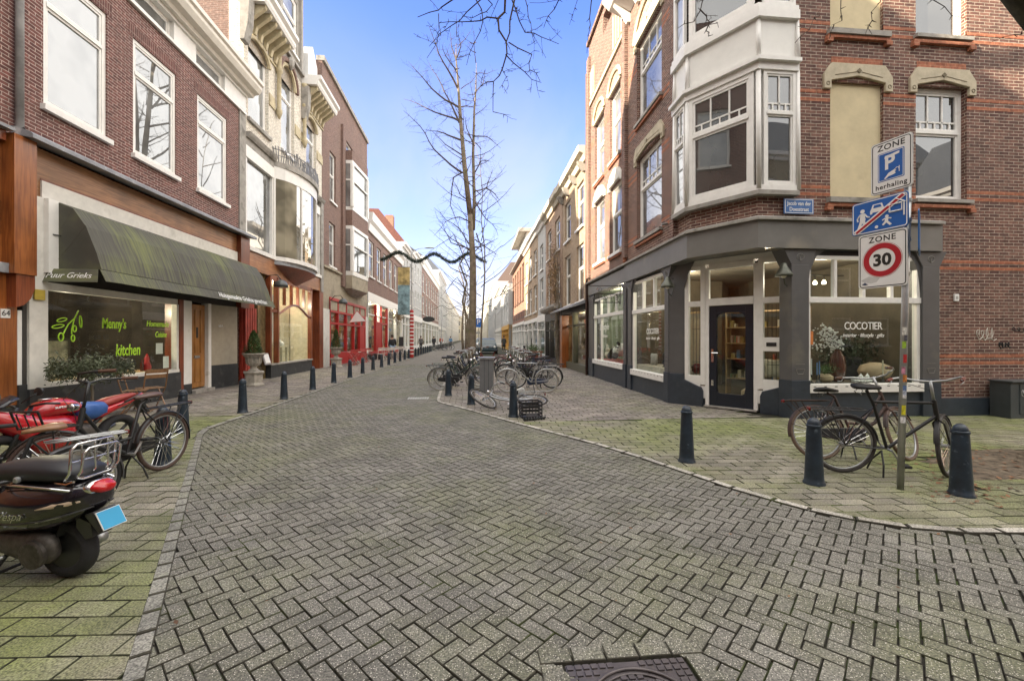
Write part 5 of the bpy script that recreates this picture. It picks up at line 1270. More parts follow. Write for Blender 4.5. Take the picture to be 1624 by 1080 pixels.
ords = ["first in the straight row beyond the black bicycle", "second in the straight row, in front of the first stone urn", "third in the straight row, before the timber shop window", "fourth in the straight row, before the orange door",
 "fifth in the straight row, before the second stone urn", "sixth in the straight row, before the red restaurant window"]
for i in range(22):
    y = 9.34+1.96*i
    bollard(-4.71, y, "dark left kerb bollard, "+ords[i] if i < 6 else "slim dark bollard in the far part of the long left kerb row", "bollards along the left kerb" if i < 6 else "far bollards along the left kerb")

# ======================= bicycles =======================
def ringpts(c, r, u, v, m): return [Vector(c)+(Vector(u)*math.cos(2*pi*i/m)+Vector(v)*math.sin(2*pi*i/m))*r for i in range(m)]
def bike(label, frame_c=None, tyre=None, rim=None, saddle_c=None, step=True, rack=True, fend=None, bars='up', steer=0., sub=True, case=True, rack_c=None, crate=False, seat_h=.96, bar_h=1.12, grip=None, bar_c=None, spk=None, group=None, hd=True, spokes=True):
    """a Dutch town bicycle; rear contact at the origin, heading +x"""
    frame_c = frame_c or blackm; tyre = tyre or rubber; rim = rim or steel; saddle_c = saddle_c or M("black_saddle", (.02,.02,.02), .45); fend = fend or frame_c
    t = thing("bicycle", (0,0,0), label, "bicycle", group)
    Rw, WB = .335, 1.10; hub = Vector((0,0,Rw)); fh = Vector((WB,0,Rw)); bb = Vector((.44,0,.30)); head_t = Vector((.86,0,.86)); head_b = Vector((.905,0,.66)); st = Vector((.28,0,.80)); sd_top = Vector((.20,0,seat_h-.04))
    ax = (head_t-head_b).normalized(); Rs = Matrix.Rotation(steer, 4, ax)
    def S(p): return head_b + (Rs @ (Vector(p)-head_b))
    sdir = (Rs @ Vector((0,1,0))); fwd = (Rs @ Vector((1,0,0))); upv = sdir.cross(fwd)*-1
    def wheel(c, u, v, nm="wheel"):
        w_ = Vector(u).cross(Vector(v))
        tr = MB().torus(c, Rw-.018, .021, u, v, 40, 8).build("tyre", tyre, None, smooth=True)
        w = MB().tube([Vector(c)-w_*.045, Vector(c)+w_*.045], .022, 8).build(nm, steel, t); adopt(tr, w)
        rm = MB().torus(c, Rw-.043, .011, u, v, 40, 6).build("rim", rim, w, smooth=True)
        if spokes:
            b = MB(); n = 32
            for i in range(n):
                a = 2*pi*i/n; a2 = a+(.9 if i % 2 else -.9); sgn = .03 if (i//2) % 2 else -.03
                b.tube([Vector(c)+w_*sgn+(Vector(u)*math.cos(a2)+Vector(v)*math.sin(a2))*.022, Vector(c)+(Vector(u)*math.cos(a)+Vector(v)*math.sin(a))*(Rw-.045)], .0022, 3, cap=False)
            b.build("spokes", spk or chrome, w, recalc=False)
        return w
    wheel(hub, (1,0,0), (0,0,1)); fc_ = S(fh); wheel(fc_, fwd, upv)
    # frame
    b = MB()
    b.tube([bb, st, sd_top], .017, 8); b.tube([head_b, head_t], .023, 8)
    if step:
        b.tube([head_b+Vector((0,0,.02)), Vector((.74,0,.47)), bb+Vector((.03,0,.02))], .021, 8); b.tube([head_t-ax*.04, Vector((.72,0,.60)), Vector((.52,0,.45)), Vector((.385,0,.46))], .017, 8)
    else:
        b.tube([head_b+ax*.03, bb], .018, 8); b.tube([head_t-ax*.03, st+Vector((0,0,.03))], .016, 8)
    for y in (-.045, .045):
        o = Vector((0,y,0)); b.tube([bb, bb*.7+hub*.3+o, hub+o], .010, 6); b.tube([st-Vector((0,0,.03)), st*.6+hub*.4+o, hub+o], .008, 6)
        q = sdir*y; b.tube([S(head_b), S(head_b+Vector((.03,0,-.06)))+q, S(head_b*.45+fh*.55+Vector((-.0,0,0)))+q, fc_+q], .010, 6)
    b.build("frame", frame_c, t, smooth=True, auto=50)
    # mudguards
    for c, u, v, a0, a1 in ((hub, Vector((1,0,0)), Vector((0,0,1)), .15, 3.3), (fc_, fwd, upv, .55, 2.95)):
        b = MB(); w_ = u.cross(v); m = 18; rings = []
        for i in range(m+1):
            a = a0+(a1-a0)*i/m; d = u*math.cos(a)+v*math.sin(a)
            rings.append([Vector(c)+d*(Rw+.014+h)+w_*s for s, h in ((-.027,-.012),(-.016,.004),(.016,.004),(.027,-.012),(.014,-.001),(-.014,-.001))])
        b.loft(rings)
        for q in ((a0+.35), (a1-.5)): b.tube([Vector(c)+w_*.04, Vector(c)+(u*math.cos(q)+v*math.sin(q))*(Rw+.01)+w_*.026], .0035, 4)
        b.build("mudguard", fend, t, smooth=True, auto=50)
    if case:
        b = MB(); pr = []
        for i in range(13): a = pi*.5+pi*i/12; pr.append((.0+.055*math.cos(a), Rw+.055*math.sin(a)))
        for i in range(13): a = -pi*.5+pi*i/12; pr.append((.46+.095*math.cos(a), .305+.095*math.sin(a)))
        b.prism(pr, -.075, -.048, FR((0,0),(1,0),(0,1))); b.build("chain_case", case if not isinstance(case, bool) else M("black_case", (.02,.02,.022), .35), t, bevel=.008)
    b = MB(); b.tube([bb+Vector((0,-.09,0)), bb+Vector((0,.09,0))], .014, 6); b.tube([bb+Vector((0,-.09,0)), bb+Vector((.09,-.10,-.14))], .010, 6); b.tube([bb+Vector((0,.09,0)), bb+Vector((-.09,.10,.14))], .010, 6); b.build("crank", steel, t)
    for s_, q in ((-1, Vector((.09,-.15,-.14))), (1, Vector((-.09,.15,.14)))): MB().box(bb.x+q.x-.045, bb.x+q.x+.045, q.y-.045, q.y+.045, bb.z+q.z-.012, bb.z+q.z+.012).build("pedal", rubber, t)
    # saddle: broad tail, narrow nose
    b = MB(); rings = []
    for x, w_, z, h in ((-.135,.035,.005,.02),(-.12,.085,.01,.032),(-.05,.105,.012,.036),(.02,.07,.006,.032),(.09,.032,.0,.026),(.14,.018,-.004,.018)):
        rings.append([sd_top+Vector((x, w_*math.cos(2*pi*i/12), .03+z+h*math.sin(2*pi*i/12)*(1 if math.sin(2*pi*i/12) > 0 else .8))) for i in range(12)])
    sdl = b.loft(rings).build("saddle", saddle_c, t, smooth=True)
    b = MB()
    for i in range(2):
        for y in (-.05, .05): b.tube([sd_top+Vector((-.08+.012*math.cos(a), y+.012*math.sin(a), -.045+.008*a)) for a in [k*.9 for k in range(9)]], .004, 4)
    b.each("saddle_springs", chrome, sdl)
    if rack:
        rm = rack_c or frame_c; b = MB(); zr = .74; x0, x1 = -.36, .20
        b.tube([Vector((x1,-.03,zr)), Vector((x1-.06,-.065,zr)), Vector((x0+.05,-.075,zr)), Vector((x0,-.05,zr)), Vector((x0,.05,zr)), Vector((x0+.05,.075,zr)), Vector((x1-.06,.065,zr)), Vector((x1,.03,zr))], .007, 6)
        for y in (-.03, .03): b.tube([Vector((x1,y,zr)), Vector((x0,y,zr))], .005, 5)
        for x in (-.25, -.1, .05): b.tube([Vector((x,-.07,zr)), Vector((x,.07,zr))], .005, 5)
        for y in (-.065, .065): b.tube([Vector((-.18,y,zr)), hub+Vector((0,y*.8,0))], .006, 5); b.tube([Vector((-.32,y,zr)), hub+Vector((0,y*.8,0))], .005, 5)
        rk = b.build("luggage_rack", rm, t, smooth=True, auto=50)
        MB().box(-.385, -.36, -.025, .025, zr-.025, zr+.012).build("rear_lamp", M("red_lens", (.16,.008,.008), .2), rk, bevel=.006)
    # handlebar
    b = MB(); htop = head_t+ax*(bar_h-.86-.03); cpt = S(htop)
    L_ = lambda x, y, z: S(htop+Vector((x, y, z)))
    if bars == 'up': P_ = [L_(-.30,.29,.03), L_(-.14,.285,.045), L_(-.02,.24,.05), L_(.04,.12,.01), L_(.03,0,0), L_(.04,-.12,.01), L_(-.02,-.24,.05), L_(-.14,-.285,.045), L_(-.30,-.29,.03)]
    else: P_ = [L_(-.10,.31,.0), L_(-.02,.18,.01), L_(.02,0,0), L_(-.02,-.18,.01), L_(-.10,-.31,.0)]
    b.tube(P_, .0115, 8); b.tube([S(head_t), cpt], .014, 8); b.tube([cpt, P_[len(P_)//2]], .016, 8)
    for q in (P_[1], P_[-2]): b.tube([q, q+ (P_[0]-P_[1])*.2+Vector((0,0,-.04)), q+(P_[0]-P_[1])*.8+Vector((0,0,-.045))], .005, 4)
    hb_ = b.build("handlebar", bar_c or steel, t, smooth=True)
    for e in ((P_[0], P_[1]), (P_[-1], P_[-2])): MB().tube([e[0], e[0]+(e[1]-e[0])*.8], .017, 8).build("grip", grip or M("brown_grip", (.10,.045,.025), .6), hb_)
    if hd: MB().lathe(S(head_t+Vector((.07,0,.02))), [(.01,-.05),(.032,-.03),(.038,.02),(.038,.03)], 12, axis='x').build("headlamp", chrome, t, smooth=True)
    b = MB(); b.tube([bb+Vector((-.05,0,-.03)), bb+Vector((-.08,.10,-.16)), bb+Vector((-.10,.14,-.29))], .010, 6); b.tube([bb+Vector((-.05,0,-.03)), bb+Vector((-.08,-.10,-.16)), bb+Vector((-.10,-.14,-.29))], .010, 6); b.build("kickstand", blackm, t)
    # brake cable
    MB().tube([P_[1], S(head_t+Vector((.12,.05,.10))), S(head_t+Vector((.06,.02,-.05))), S(head_b)], .004, 4).build("cable", blackm, t)
    return t
def place(o, x, y, heading, z=ZP, lean=0., pitch=0.):
    """heading: ground direction; lean: sideways, about the line of the wheels"""
    o.rotation_mode = 'QUATERNION'; q = Matrix.Rotation(math.atan2(heading[1], heading[0]), 3, 'Z') @ Matrix.Rotation(pitch, 3, 'Y') @ Matrix.Rotation(lean, 3, 'X')
    o.rotation_quaternion = q.to_quaternion(); o.location = (x, y, z); return o
def camxy(xr, dep): return (xr*ca_+dep*sa_, -xr*sa_+dep*ca_)
tanc = M("tan_saddle", (.26,.14,.07), .35, var=.2); brownt = M("brown_tyre", (.075,.045,.035), .75, var=.15); tant = M("tan_wall_tyre", (.15,.10,.07), .7)
hd1 = camdir(-.09, -.996)
bk = bike("black step through bicycle with brown tyres and brown sprung saddle, parked by the left kerb", tyre=brownt, saddle_c=M("brown_saddle", (.10,.055,.045), .4), steer=-1.05, seat_h=.89, bar_h=1.14, bar_c=blackm)
place(bk, *camxy(-4.07, 5.02), hd1, lean=.02)
b = MB()   # front carrier of the black bicycle
for y in (-.12, .12): b.tube([(1.0,y,.72), (1.28,y*1.1,.74), (1.33,y*1.1,.90)], .010, 6)
for y in (-.08, 0, .08): b.tube([(1.02,y,.73), (1.29,y,.75), (1.33,y,.88)], .006, 5)
b.tube([(1.33,-.13,.90), (1.33,.13,.90)], .010, 6); b.tube([(1.02,-.12,.73), (1.02,.12,.73)], .010, 6); b.tube([(1.12,0,.73), (1.10,0,.34)], .008, 5)
fcb = b.build("front_carrier", blackm); fcb.parent = bk
bk = bike("bicycle with worn tan saddle and long chrome luggage rack, behind the black scooter", saddle_c=tanc, rack_c=steel, fend=M("dark_fender", (.08,.08,.085), .3, .4), seat_h=.87, bar_h=1.02, grip=rubber, bar_c=blackm)
place(bk, *camxy(-3.75, 3.68), camdir(-.5, -.87), lean=-.03); bk.scale = (.92,)*3
# the two bikes leaning by the sign pole
h2 = camdir(.985, -.17)
bk = bike("black bicycle leaning on the sign pole, nearer of the two, with red brown grips", frame_c=M("matt_black_frame", (.016,.015,.015), .5), step=False, tyre=M("dusty_tyre", (.05,.045,.042), .8), steer=.80, seat_h=1.0, bar_h=1.10, saddle_c=M("black_saddle", (0,0,0)), grip=M("red_brown_grip", (.16,.035,.02), .6), group=None, hd=False, case=False)
place(bk, *camxy(3.78, 4.92), h2, lean=.10)
bk = bike("black bicycle lying back behind the other one at the sign pole, tan sided tyres", frame_c=M("rusty_black_frame", (.05,.025,.018), .6, var=.5), tyre=tant, steer=.5, seat_h=.88, bar_h=1.08, rack=True, fend=M("rusty_black_frame", (0,0,0)), hd=False)
place(bk, *camxy(3.90, 5.42), camdir(.99, -.05), lean=-.22)
# row of parked bikes by the grey parking box
gB = "bicycles parked round the grey box"
cols = [("black", blackm), ("silver grey", M("silver_frame", (.36,.37,.37), .35, .6)), ("dark blue", M("dark_blue_frame", (.015,.035,.09), .35)), ("dark green", M("dark_green_frame", (.02,.05,.035), .35)), ("cream", M("cream_frame", (.45,.42,.34), .4)), ("dark red", M("dark_red_frame", (.14,.015,.02), .35))]
bwall = M("pale_wall_tyre", (.32,.30,.26), .7)
proto = {}
def rowbike(ci, tyre, x, y, hdg, lean, label, steer=0.):
    key = (ci, tyre.name)
    if key not in proto:
        o = proto[key] = bike(label, frame_c=cols[ci][1], tyre=tyre, step=ci != 1, steer=steer, fend=steel if ci in (1, 2) else None, group=gB, case=cols[2][1] if ci == 1 else True)
    else: o = copy_tree(proto[key]); o["label"] = label
    place(o, x, y, hdg, lean=lean)
rows = [ # colour, tyre, rear contact x,y, heading, lean, label
 (1, bwall, 2.10, 11.9, (-1,.12), .04, "silver grey bicycle with blue chain case, nearest right of the grey box"),
 (0, rubber, 2.45, 13.0, (-1,.05), -.05, "black bicycle with a dark saddle just behind the silver one"),
 (0, rubber, 2.2, 14.1, (-1,.15), .03, "black bicycle third back on the right side of the grey box"),
 (2, bwall, 2.5, 15.3, (-1,.0), -.03, "dark blue bicycle fourth back on the right side of the grey box"),
 (3, rubber, 2.3, 16.6, (-1,.1), .05, "dark green bicycle deep in the row by the tree"),
 (5, rubber, 2.5, 18.0, (-1,.0), .0, "dark red bicycle at the back of the row by the tree"),
 (0, bwall, -.95, 12.75, (1,.15), .06, "black bicycle with pale tyres nearest in the row left of the grey box"),
 (3, bwall, -.85, 13.6, (1,.05), -.04, "dark green bicycle with pale tyres second in the row left of the grey box"),
 (0, rubber, .35, 14.9, (-1,-.5), .05, "black bicycle pointing at the kerb beside the second bollard"),
 (4, rubber, -.75, 16.2, (1,.1), .0, "cream bicycle in the middle of the left row before the tree"),
 (2, rubber, -.7, 17.6, (1,.0), .04, "dark blue bicycle in the left row before the tree"),
 (0, rubber, -.7, 19.0, (1,.1), -.04, "black bicycle at the foot of the tree trunk"),
 (5, rubber, 1.3, 19.8, (-1,.1), -.04, "dark red bicycle behind the tree trunk"),
 (4, rubber, 2.6, 20.4, (-1,.05), .04, "cream bicycle at the far right of the parked row")]
for r_ in rows: rowbike(*r_)
# bike lying on its side with the crate
fb_ = bike("silver bicycle lying on its side on the paving behind the leaning bollard", frame_c=cols[1][1], tyre=M("dusty_tyre", (0,0,0)), step=True, steer=.5, saddle_c=M("white_saddle", (.5,.5,.48), .5), case=M("silver_case", (.4,.4,.4), .4), fend=cols[1][1])
place(fb_, 1.35, 9.05, (-1.0, -.05), z=ZP+.10, lean=1.38)
# far bikes by the left row and a moped on the right
for i, (x, y, ci) in enumerate(((-4.3,52,0),(-3.9,53.5,3),(-3.6,55,2))):
    o = copy_tree(proto[(0, "rubber")]); o["label"] = ["small black bicycle parked beyond the end of the bollard row", "far bicycle second beyond the bollard row", "far bicycle third beyond the bollard row"][i]; o["group"] = "far parked bicycles"
    place(o, x, y, (1, .2), lean=.04)
for i, (x, y) in enumerate(((3.4,27.5),(3.6,29.5))):
    o = copy_tree(proto[(0, "rubber")]); o["label"] = ["black bicycle standing alone by the white shopfronts on the right", "black bicycle farther along the right pavement by the white wall"][i]; o["group"] = "far parked bicycles"
    place(o, x, y, (.15, 1) if i else (-.2, 1), lean=.03)
gb = thing("parking_box", (.43, 12.27, 0), "tall grey metal ticket box standing among the parked bicycles", "ticket box")
bxm = M("box_grey", (.17,.175,.18), .5, .2, var=.1); f0 = FR((.43,12.27), (1,-.1), (-.1,-1))
b = MB(f0); b.box(-.19, .19, -.16, .16, 0, .95); b.build("casing", bxm, gb, bevel=.01)
b = MB(f0); b.box(-.065, -.055, .16, .163, .02, .94); b.box(.055, .065, .16, .163, .02, .94); b.build("panel_seam", blackm, gb)
MB(f0).prism([(-.24,1.0),(.24,1.0),(.20,.95),(-.20,.95)], -.19, .19, f0).build("cap", steel, gb)
# crate and lock
cr = thing("crate", (1.28, 8.4, 0), "black slatted plastic crate lying on the paving against the bollard", "crate")
cm_ = M("black_plastic", (.02,.02,.022), .45, var=.2); f1 = FR((.93, 8.42), (1, .10), (.10, -1)); b = MB(f1)
W_, D_, H2 = .40, .30, .31
for z in (0, .07, .14, .21, .285): b.box(0, W_, D_-.012, D_, ZP+z, ZP+z+.03); b.box(0, W_, 0, .012, ZP+z, ZP+z+.03); b.box(0, .012, .012, D_-.012, ZP+z, ZP+z+.03); b.box(W_-.012, W_, .012, D_-.012, ZP+z, ZP+z+.03)
for s in (.0, .13, .26, W_-.02): b.box(s+.001, s+.02, D_-.014, D_-.002, ZP, ZP+.31); b.box(s+.001, s+.02, .002, .014, ZP, ZP+.31)
b.box(.01, W_-.01, .01, D_-.01, ZP+.0, ZP+.012)
b.build("slatted_shell", cm_, cr)
MB(f1).box(.08, .30, D_, D_+.004, ZP+.03, ZP+.10).build("faded_print", M("faded_print", (.10,.10,.11), .6), cr)
b = MB(); q = random.Random(8)
b.tube([Vector((.95+.45*i/40, 7.86+.18*i/40+.04*math.sin(i*1.3), ZP+.03+.018*math.cos(i*1.3))) for i in range(41)], .014, 6)
b.tube([Vector((.98+.40*i/40, 7.87+.17*i/40+.04*math.cos(i*1.1), ZP+.03+.018*math.sin(i*1.1))) for i in range(41)], .012, 6)
tag(b.build("chain_lock", blackm, smooth=True), "black chain lock dropped on the paving in front of the crate", "chain lock")

# ======================= scooter =======================
def sring(x, zc, hw, hh, e=2.4, m=20, yoff=0, zb=1.):
    out = []
    for i in range(m):
        a = 2*pi*i/m; c, s_ = math.cos(a), math.sin(a)
        out.append(Vector((x, yoff+hw*abs(c)**(2/e)*(1 if c > 0 else -1), zc+hh*(zb if s_ < 0 else 1)*abs(s_)**(2/e)*(1 if s_ > 0 else -1))))
    return out
def scooter(label, paint, brand=True):
    t = thing("scooter", (0,0,0), label, "scooter")
    Rr = .215; tire = M("scooter_tyre", (.022,.022,.024), .85, bump=.5, bscale=60)
    for x in (-.06, 1.27):
        w = MB().torus((x,0,Rr), Rr-.05, .05, (1,0,0), (0,0,1), 36, 12).build("wheel", tire, t, smooth=True)
        b = MB(); b.lathe((x,0,Rr), [(.14,-.035),(.145,-.02),(.145,.02),(.14,.035)], 24, axis='y')
        b.build("rim", M("dark_rim", (.06,.06,.06), .35, .5), w, smooth=True, auto=40)
    # rear body: tail to the footboard
    secs = [(-.335,.64,.05,.05),(-.325,.635,.085,.085),(-.28,.625,.125,.12),(-.20,.60,.165,.155),(-.08,.575,.20,.175),(.06,.56,.215,.185),(.22,.545,.205,.19),(.36,.50,.175,.20),(.48,.43,.15,.17),(.56,.36,.135,.12)]
    b = MB(); b.loft([sring(*s, 2.6) for s in secs]); body = b.build("body", paint, t, smooth=True)
    b = MB(); b.loft([sring(x, z, w_, h, 3.2) for x, z, w_, h in ((.45,.28,.17,.04),(.6,.275,.18,.035),(.95,.275,.18,.035),(1.02,.30,.17,.05))]); b.build("footboard", paint, t, smooth=True)
    b = MB(); b.loft([[Vector((xc+.06*(abs(y)/.22)**2*-1, y*wd, zc)) for y in (-.22,-.15,-.07,0,.07,.15,.22)]+[Vector((xc+.05+.0*y, y*wd*.98, zc)) for y in (.21,.12,0,-.12,-.21)] for xc, zc, wd in ((1.0,.28,.7),(1.03,.40,1.0),(1.05,.60,1.05),(1.03,.80,.85),(1.0,.93,.55))]); b.build("leg_shield", paint, t, smooth=True)
    b = MB(); b.loft([sring(x, z, w_, h, 2.2) for x, z, w_, h in ((.86,1.0,.05,.03),(.90,1.02,.10,.05),(.98,1.02,.11,.07),(1.06,1.0,.08,.06),(1.09,1.0,.05,.04))]); b.build("headset", paint, t, smooth=True)
    b = MB()
    for s_ in (-1, 1): b.tube([(.96,s_*.08,1.02), (.92,s_*.20,1.03), (.88,s_*.33,1.02)], .017, 8)
    b.each("handlebar", rubber, t, smooth=True)
    for s_ in (-1, 1):
        b = MB(); b.tube([(.95,s_*.17,1.04), (.98,s_*.24,1.22)], .006, 6); b.build("mirror_stem", chrome, t)
        m = MB().lathe((.98,s_*.25,1.26), [(.005,-.012),(.05,-.008),(.055,.0),(.05,.008)], 16, axis='x').build("mirror", chrome, t, smooth=True)
    b = MB(); b.tube([(1.05,0,.9), (1.2,0,.45), (1.27,.07,Rr)], .03, 8); b.build("fork", paint, t, smooth=True)
    b = MB(); b.loft([[Vector((1.27,0,Rr))+Vector((math.cos(a)*(Rr+r), y, math.sin(a)*(Rr+r))) for y, r in ((-.07,-.03),(-.045,.03),(.045,.03),(.07,-.03),(0,-.01))] for a in [.2+2.3*i/10 for i in range(11)]]); b.build("front_mudguard", paint, t, smooth=True)
    # seat
    b = MB(); b.loft([sring(x, z, w_, h, 2.6) for x, z, w_, h in ((-.27,.775,.06,.03),(-.24,.79,.11,.05),(-.1,.80,.14,.075),(.08,.805,.15,.08),(.25,.795,.145,.075),(.42,.78,.12,.06),(.50,.76,.07,.03))]); seat = b.build("seat", M("black_seat_vinyl", (.02,.022,.026), .42, var=.2, bump=.15, bscale=120), t, smooth=True)
    b = MB(); b.tube([(-.26,.135,.70), (-.1,.168,.725), (.10,.17,.735), (.3,.165,.73)], .009, 8); b.tube([(-.26,-.135,.70), (-.1,-.168,.725), (.3,-.165,.73)], .009, 8); b.build("seat_trim", chrome, seat, smooth=True)
    MB().lathe((.12,.158,.77), [(.022,-.01),(.022,.006),(.014,.012)], 12, axis='y').build("seat_stud", steel, seat)
    # tail lamp, indicators, trim line
    tl = MB().loft([sring(x, z, w_, h, 2.2) for x, z, w_, h in ((-.275,.70,.075,.03),(-.33,.695,.078,.042),(-.375,.685,.06,.036),(-.395,.68,.03,.02))]).build("tail_lamp", M("red_lens_bright", (.50,.008,.012), .12, coat=.6), t, smooth=True)
    MB().loft([sring(x, z, w_, h, 2.2) for x, z, w_, h in ((-.25,.70,.09,.045),(-.31,.69,.092,.05),(-.335,.688,.085,.046))]).build("tail_lamp_bezel", chrome, t, smooth=True)
    for s_ in (-1, 1):
        b = MB(); b.loft([[Vector((x, s_*(y+dy), z+dz)) for dy, dz in ((0,-h),(.012,-h*.5),(.014,h*.5),(0,h),(-.03,0))] for x, y, z, h in ((-.30,.098,.615,.008),(-.25,.128,.61,.026),(-.17,.163,.60,.024),(-.08,.188,.585,.006))]); b.build("indicator", M("clear_amber_lens", (.55,.42,.30), .15, coat=.5), t, smooth=True)
        b = MB(); b.tube([(-.33,s_*.05,.56), (-.25,s_*.135,.535), (-.1,s_*.19,.50), (.06,s_*.205,.48), (.25,s_*.195,.46), (.4,s_*.17,.43)], .007, 6); b.build("trim_strip", M("trim_black", (.03,.03,.03), .3), t, smooth=True)
        b = MB(); b.tube([(-.3,s_*.085,.545), (-.2,s_*.16,.52), (-.08,s_*.198,.495)], .004, 5); b.build("chrome_strip", chrome, t)
    # plate on its flap
    R_ = Matrix.Rotation(-.35, 4, 'Y'); 
    pf = FR((-.395, 0), (0, 1), (-1, 0))
    b = MB(); b.prism([(-.27,.50),(-.35,.53),(-.415,.385),(-.385,.375)], -.072, .072, FR((0,0),(1,0),(0,1))); hold = b.build("plate_holder", M("trim_black", (0,0,0)), t, bevel=.01)
    ux = Vector((0,-1,0)); uy = Vector((.52,0,1)).normalized(); nrm = ux.cross(uy); c = Vector((-.392,0,.455))+(-nrm if nrm.x > 0 else nrm)*.012
    nn = -nrm if nrm.x > 0 else nrm
    b = MB(); b.loft([[c+ux*a*1.06+uy*d*1.06+nn*-.006 for a, d in ((-.07,-.065),(.07,-.065),(.07,.065),(-.07,.065))],[c+ux*a*1.06+uy*d*1.06+nn*.001 for a, d in ((-.07,-.065),(.07,-.065),(.07,.065),(-.07,.065))]]); b.build("plate_border", signw, hold)
    b = MB(); b.loft([[c+ux*a+uy*d for a, d in ((-.07,-.065),(.07,-.065),(.07,.065),(-.07,.065))],[c+ux*a+uy*d+nn*.003 for a, d in ((-.07,-.065),(.07,-.065),(.07,.065),(-.07,.065))]]); b.build("number_plate", M("plate_blue", (.06,.36,.62), .3, var=.03), hold)
    # luggage rack behind the seat, folded up
    b = MB(); 
    def hoop(x, zb, zt, w_, rr=.009): b.tube([(x+.03,-w_,zb), (x-.01,-w_,zb+.05), (x-.03,-w_,zt-.03), (x-.03,-w_+.03,zt), (x-.03,w_-.03,zt), (x-.03,w_,zt-.03), (x-.01,w_,zb+.05), (x+.03,w_,zb), (x+.03,w_-.04,zb-.015), (x+.03,-w_+.04,zb-.015)], rr, 8, closed=True)
    hoop(-.25, .77, 1.02, .135); hoop(-.315, .785, .99, .115, .008)
    for y in (-.08, 0, .08): b.tube([(-.24,y,.77), (-.285,y,.82), (-.285,y,1.01)], .006, 6)
    for y in (-.10, .10): b.tube([(-.27,y,.78), (-.32,y,.79)], .006, 6)
    b.tube([(-.28,-.135,.90), (-.28,.135,.90)], .006, 6)
    b.tube([(-.1,-.10,.735), (-.22,-.12,.74), (-.27,-.12,.76)], .009, 6); b.tube([(-.1,.10,.735), (-.22,.12,.74), (-.27,.12,.76)], .009, 6)
    b.build("luggage_rack", chrome, t, smooth=True, auto=60)
    # engine, exhaust, kick starter, swing stand (left side shows them)
    en = M("engine_alloy", (.10,.09,.08), .55, .55, var=.35, scale=14, bump=.3)
    b = MB(); b.loft([sring(x, z, w_, h, 2.6, yoff=.10) for x, z, w_, h in ((-.10,.25,.025,.05),(-.06,.26,.045,.10),(.04,.27,.055,.115),(.14,.27,.055,.10),(.26,.29,.055,.085),(.36,.30,.05,.07),(.42,.30,.03,.05))]); e = b.build("engine", en, t, smooth=True)
    b = MB(); b.lathe((.02,.15,.24), [(.10,-.01),(.10,.012),(.085,.02)], 20, axis='y')
    for i in range(7): a = i*2*pi/7; b.lathe((.02+.075*math.cos(a),.165,.24+.075*math.sin(a)), [(.008,0),(.008,.008)], 6, axis='y')
    b.build("drum_cover", en, e)
    b = MB(); b.loft([sring(x, z, w_, h, 2.2, yoff=.03) for x, z, w_, h in ((.0,.38,.05,.03),(.12,.42,.08,.06),(.28,.42,.08,.06),(.38,.38,.04,.04))]); b.build("air_box", rubber, e, smooth=True)
    b = MB(); b.tube([(.22,.17,.22), (.30,.20,.20), (.40,.20,.215), (.44,.20,.24)], [.012,.014,.013,.012], 8); b.tube([(.42,.19,.245), (.47,.25,.245)], .016, 8); b.build("kick_starter", steel, t, smooth=True)
    b = MB(); b.tube([(.34,.06,.20), (.36,.16,.06), (.34,.20,.0)], .014, 8); b.tube([(.34,-.06,.20), (.36,-.16,.06), (.34,-.20,.0)], .014, 8); b.tube([(.36,-.16,.06), (.36,.16,.06)], .012, 8); b.build("centre_stand", blackm, t)
    b = MB(); b.lathe((-.05,-.15,.22), [(.03,-.1),(.06,-.05),(.06,.25),(.03,.3)], 12, axis='x'); b.build("exhaust", steel, t, smooth=True)
    b = MB(); b.loft([[Vector((-.12+.05*i, y, .42-.09*i if i else .44)) for y in (-.085,-.04,.04,.085)] + [Vector((-.10+.05*i, y, .42-.09*i)) for y in (.08,-.08)] for i in range(2)]); 
    b.prism([(-.20,.48),(-.31,.44),(-.33,.34),(-.27,.32),(-.20,.40)], -.06, .06, FR((0,0),(1,0),(0,1))); b.build("mudflap", M("trim_black", (0,0,0)), t)
    if brand: text("lettering", "Vespa", .075, chrome, basis((.10,.217,.535), (-1,0,.05), (0,-.12,1)), t, shear=.35, ext=.003, xs=1.1)
    return t
scp = M("aubergine_paint", (.009,.006,.010), .12, var=.2, coat=1.0)
sct = scooter("glossy dark scooter with chrome rack and blue plate at the left edge", scp)
place(sct, *camxy(-2.91, 2.78), camdir(-.99, .13), lean=-.02, z=ZP); sct.scale = (.92, .95, .87)
redg = M("glossy_red_paint", (.42,.008,.016), .2, var=.08, coat=.9)
sc2 = scooter("glossy red scooter cut off by the left edge, behind the tan saddled bicycle", redg, brand=False)
place(sc2, *camxy(-5.72, 3.62), camdir(.98, -.2), lean=.02); sc2.scale = (.9,)*3

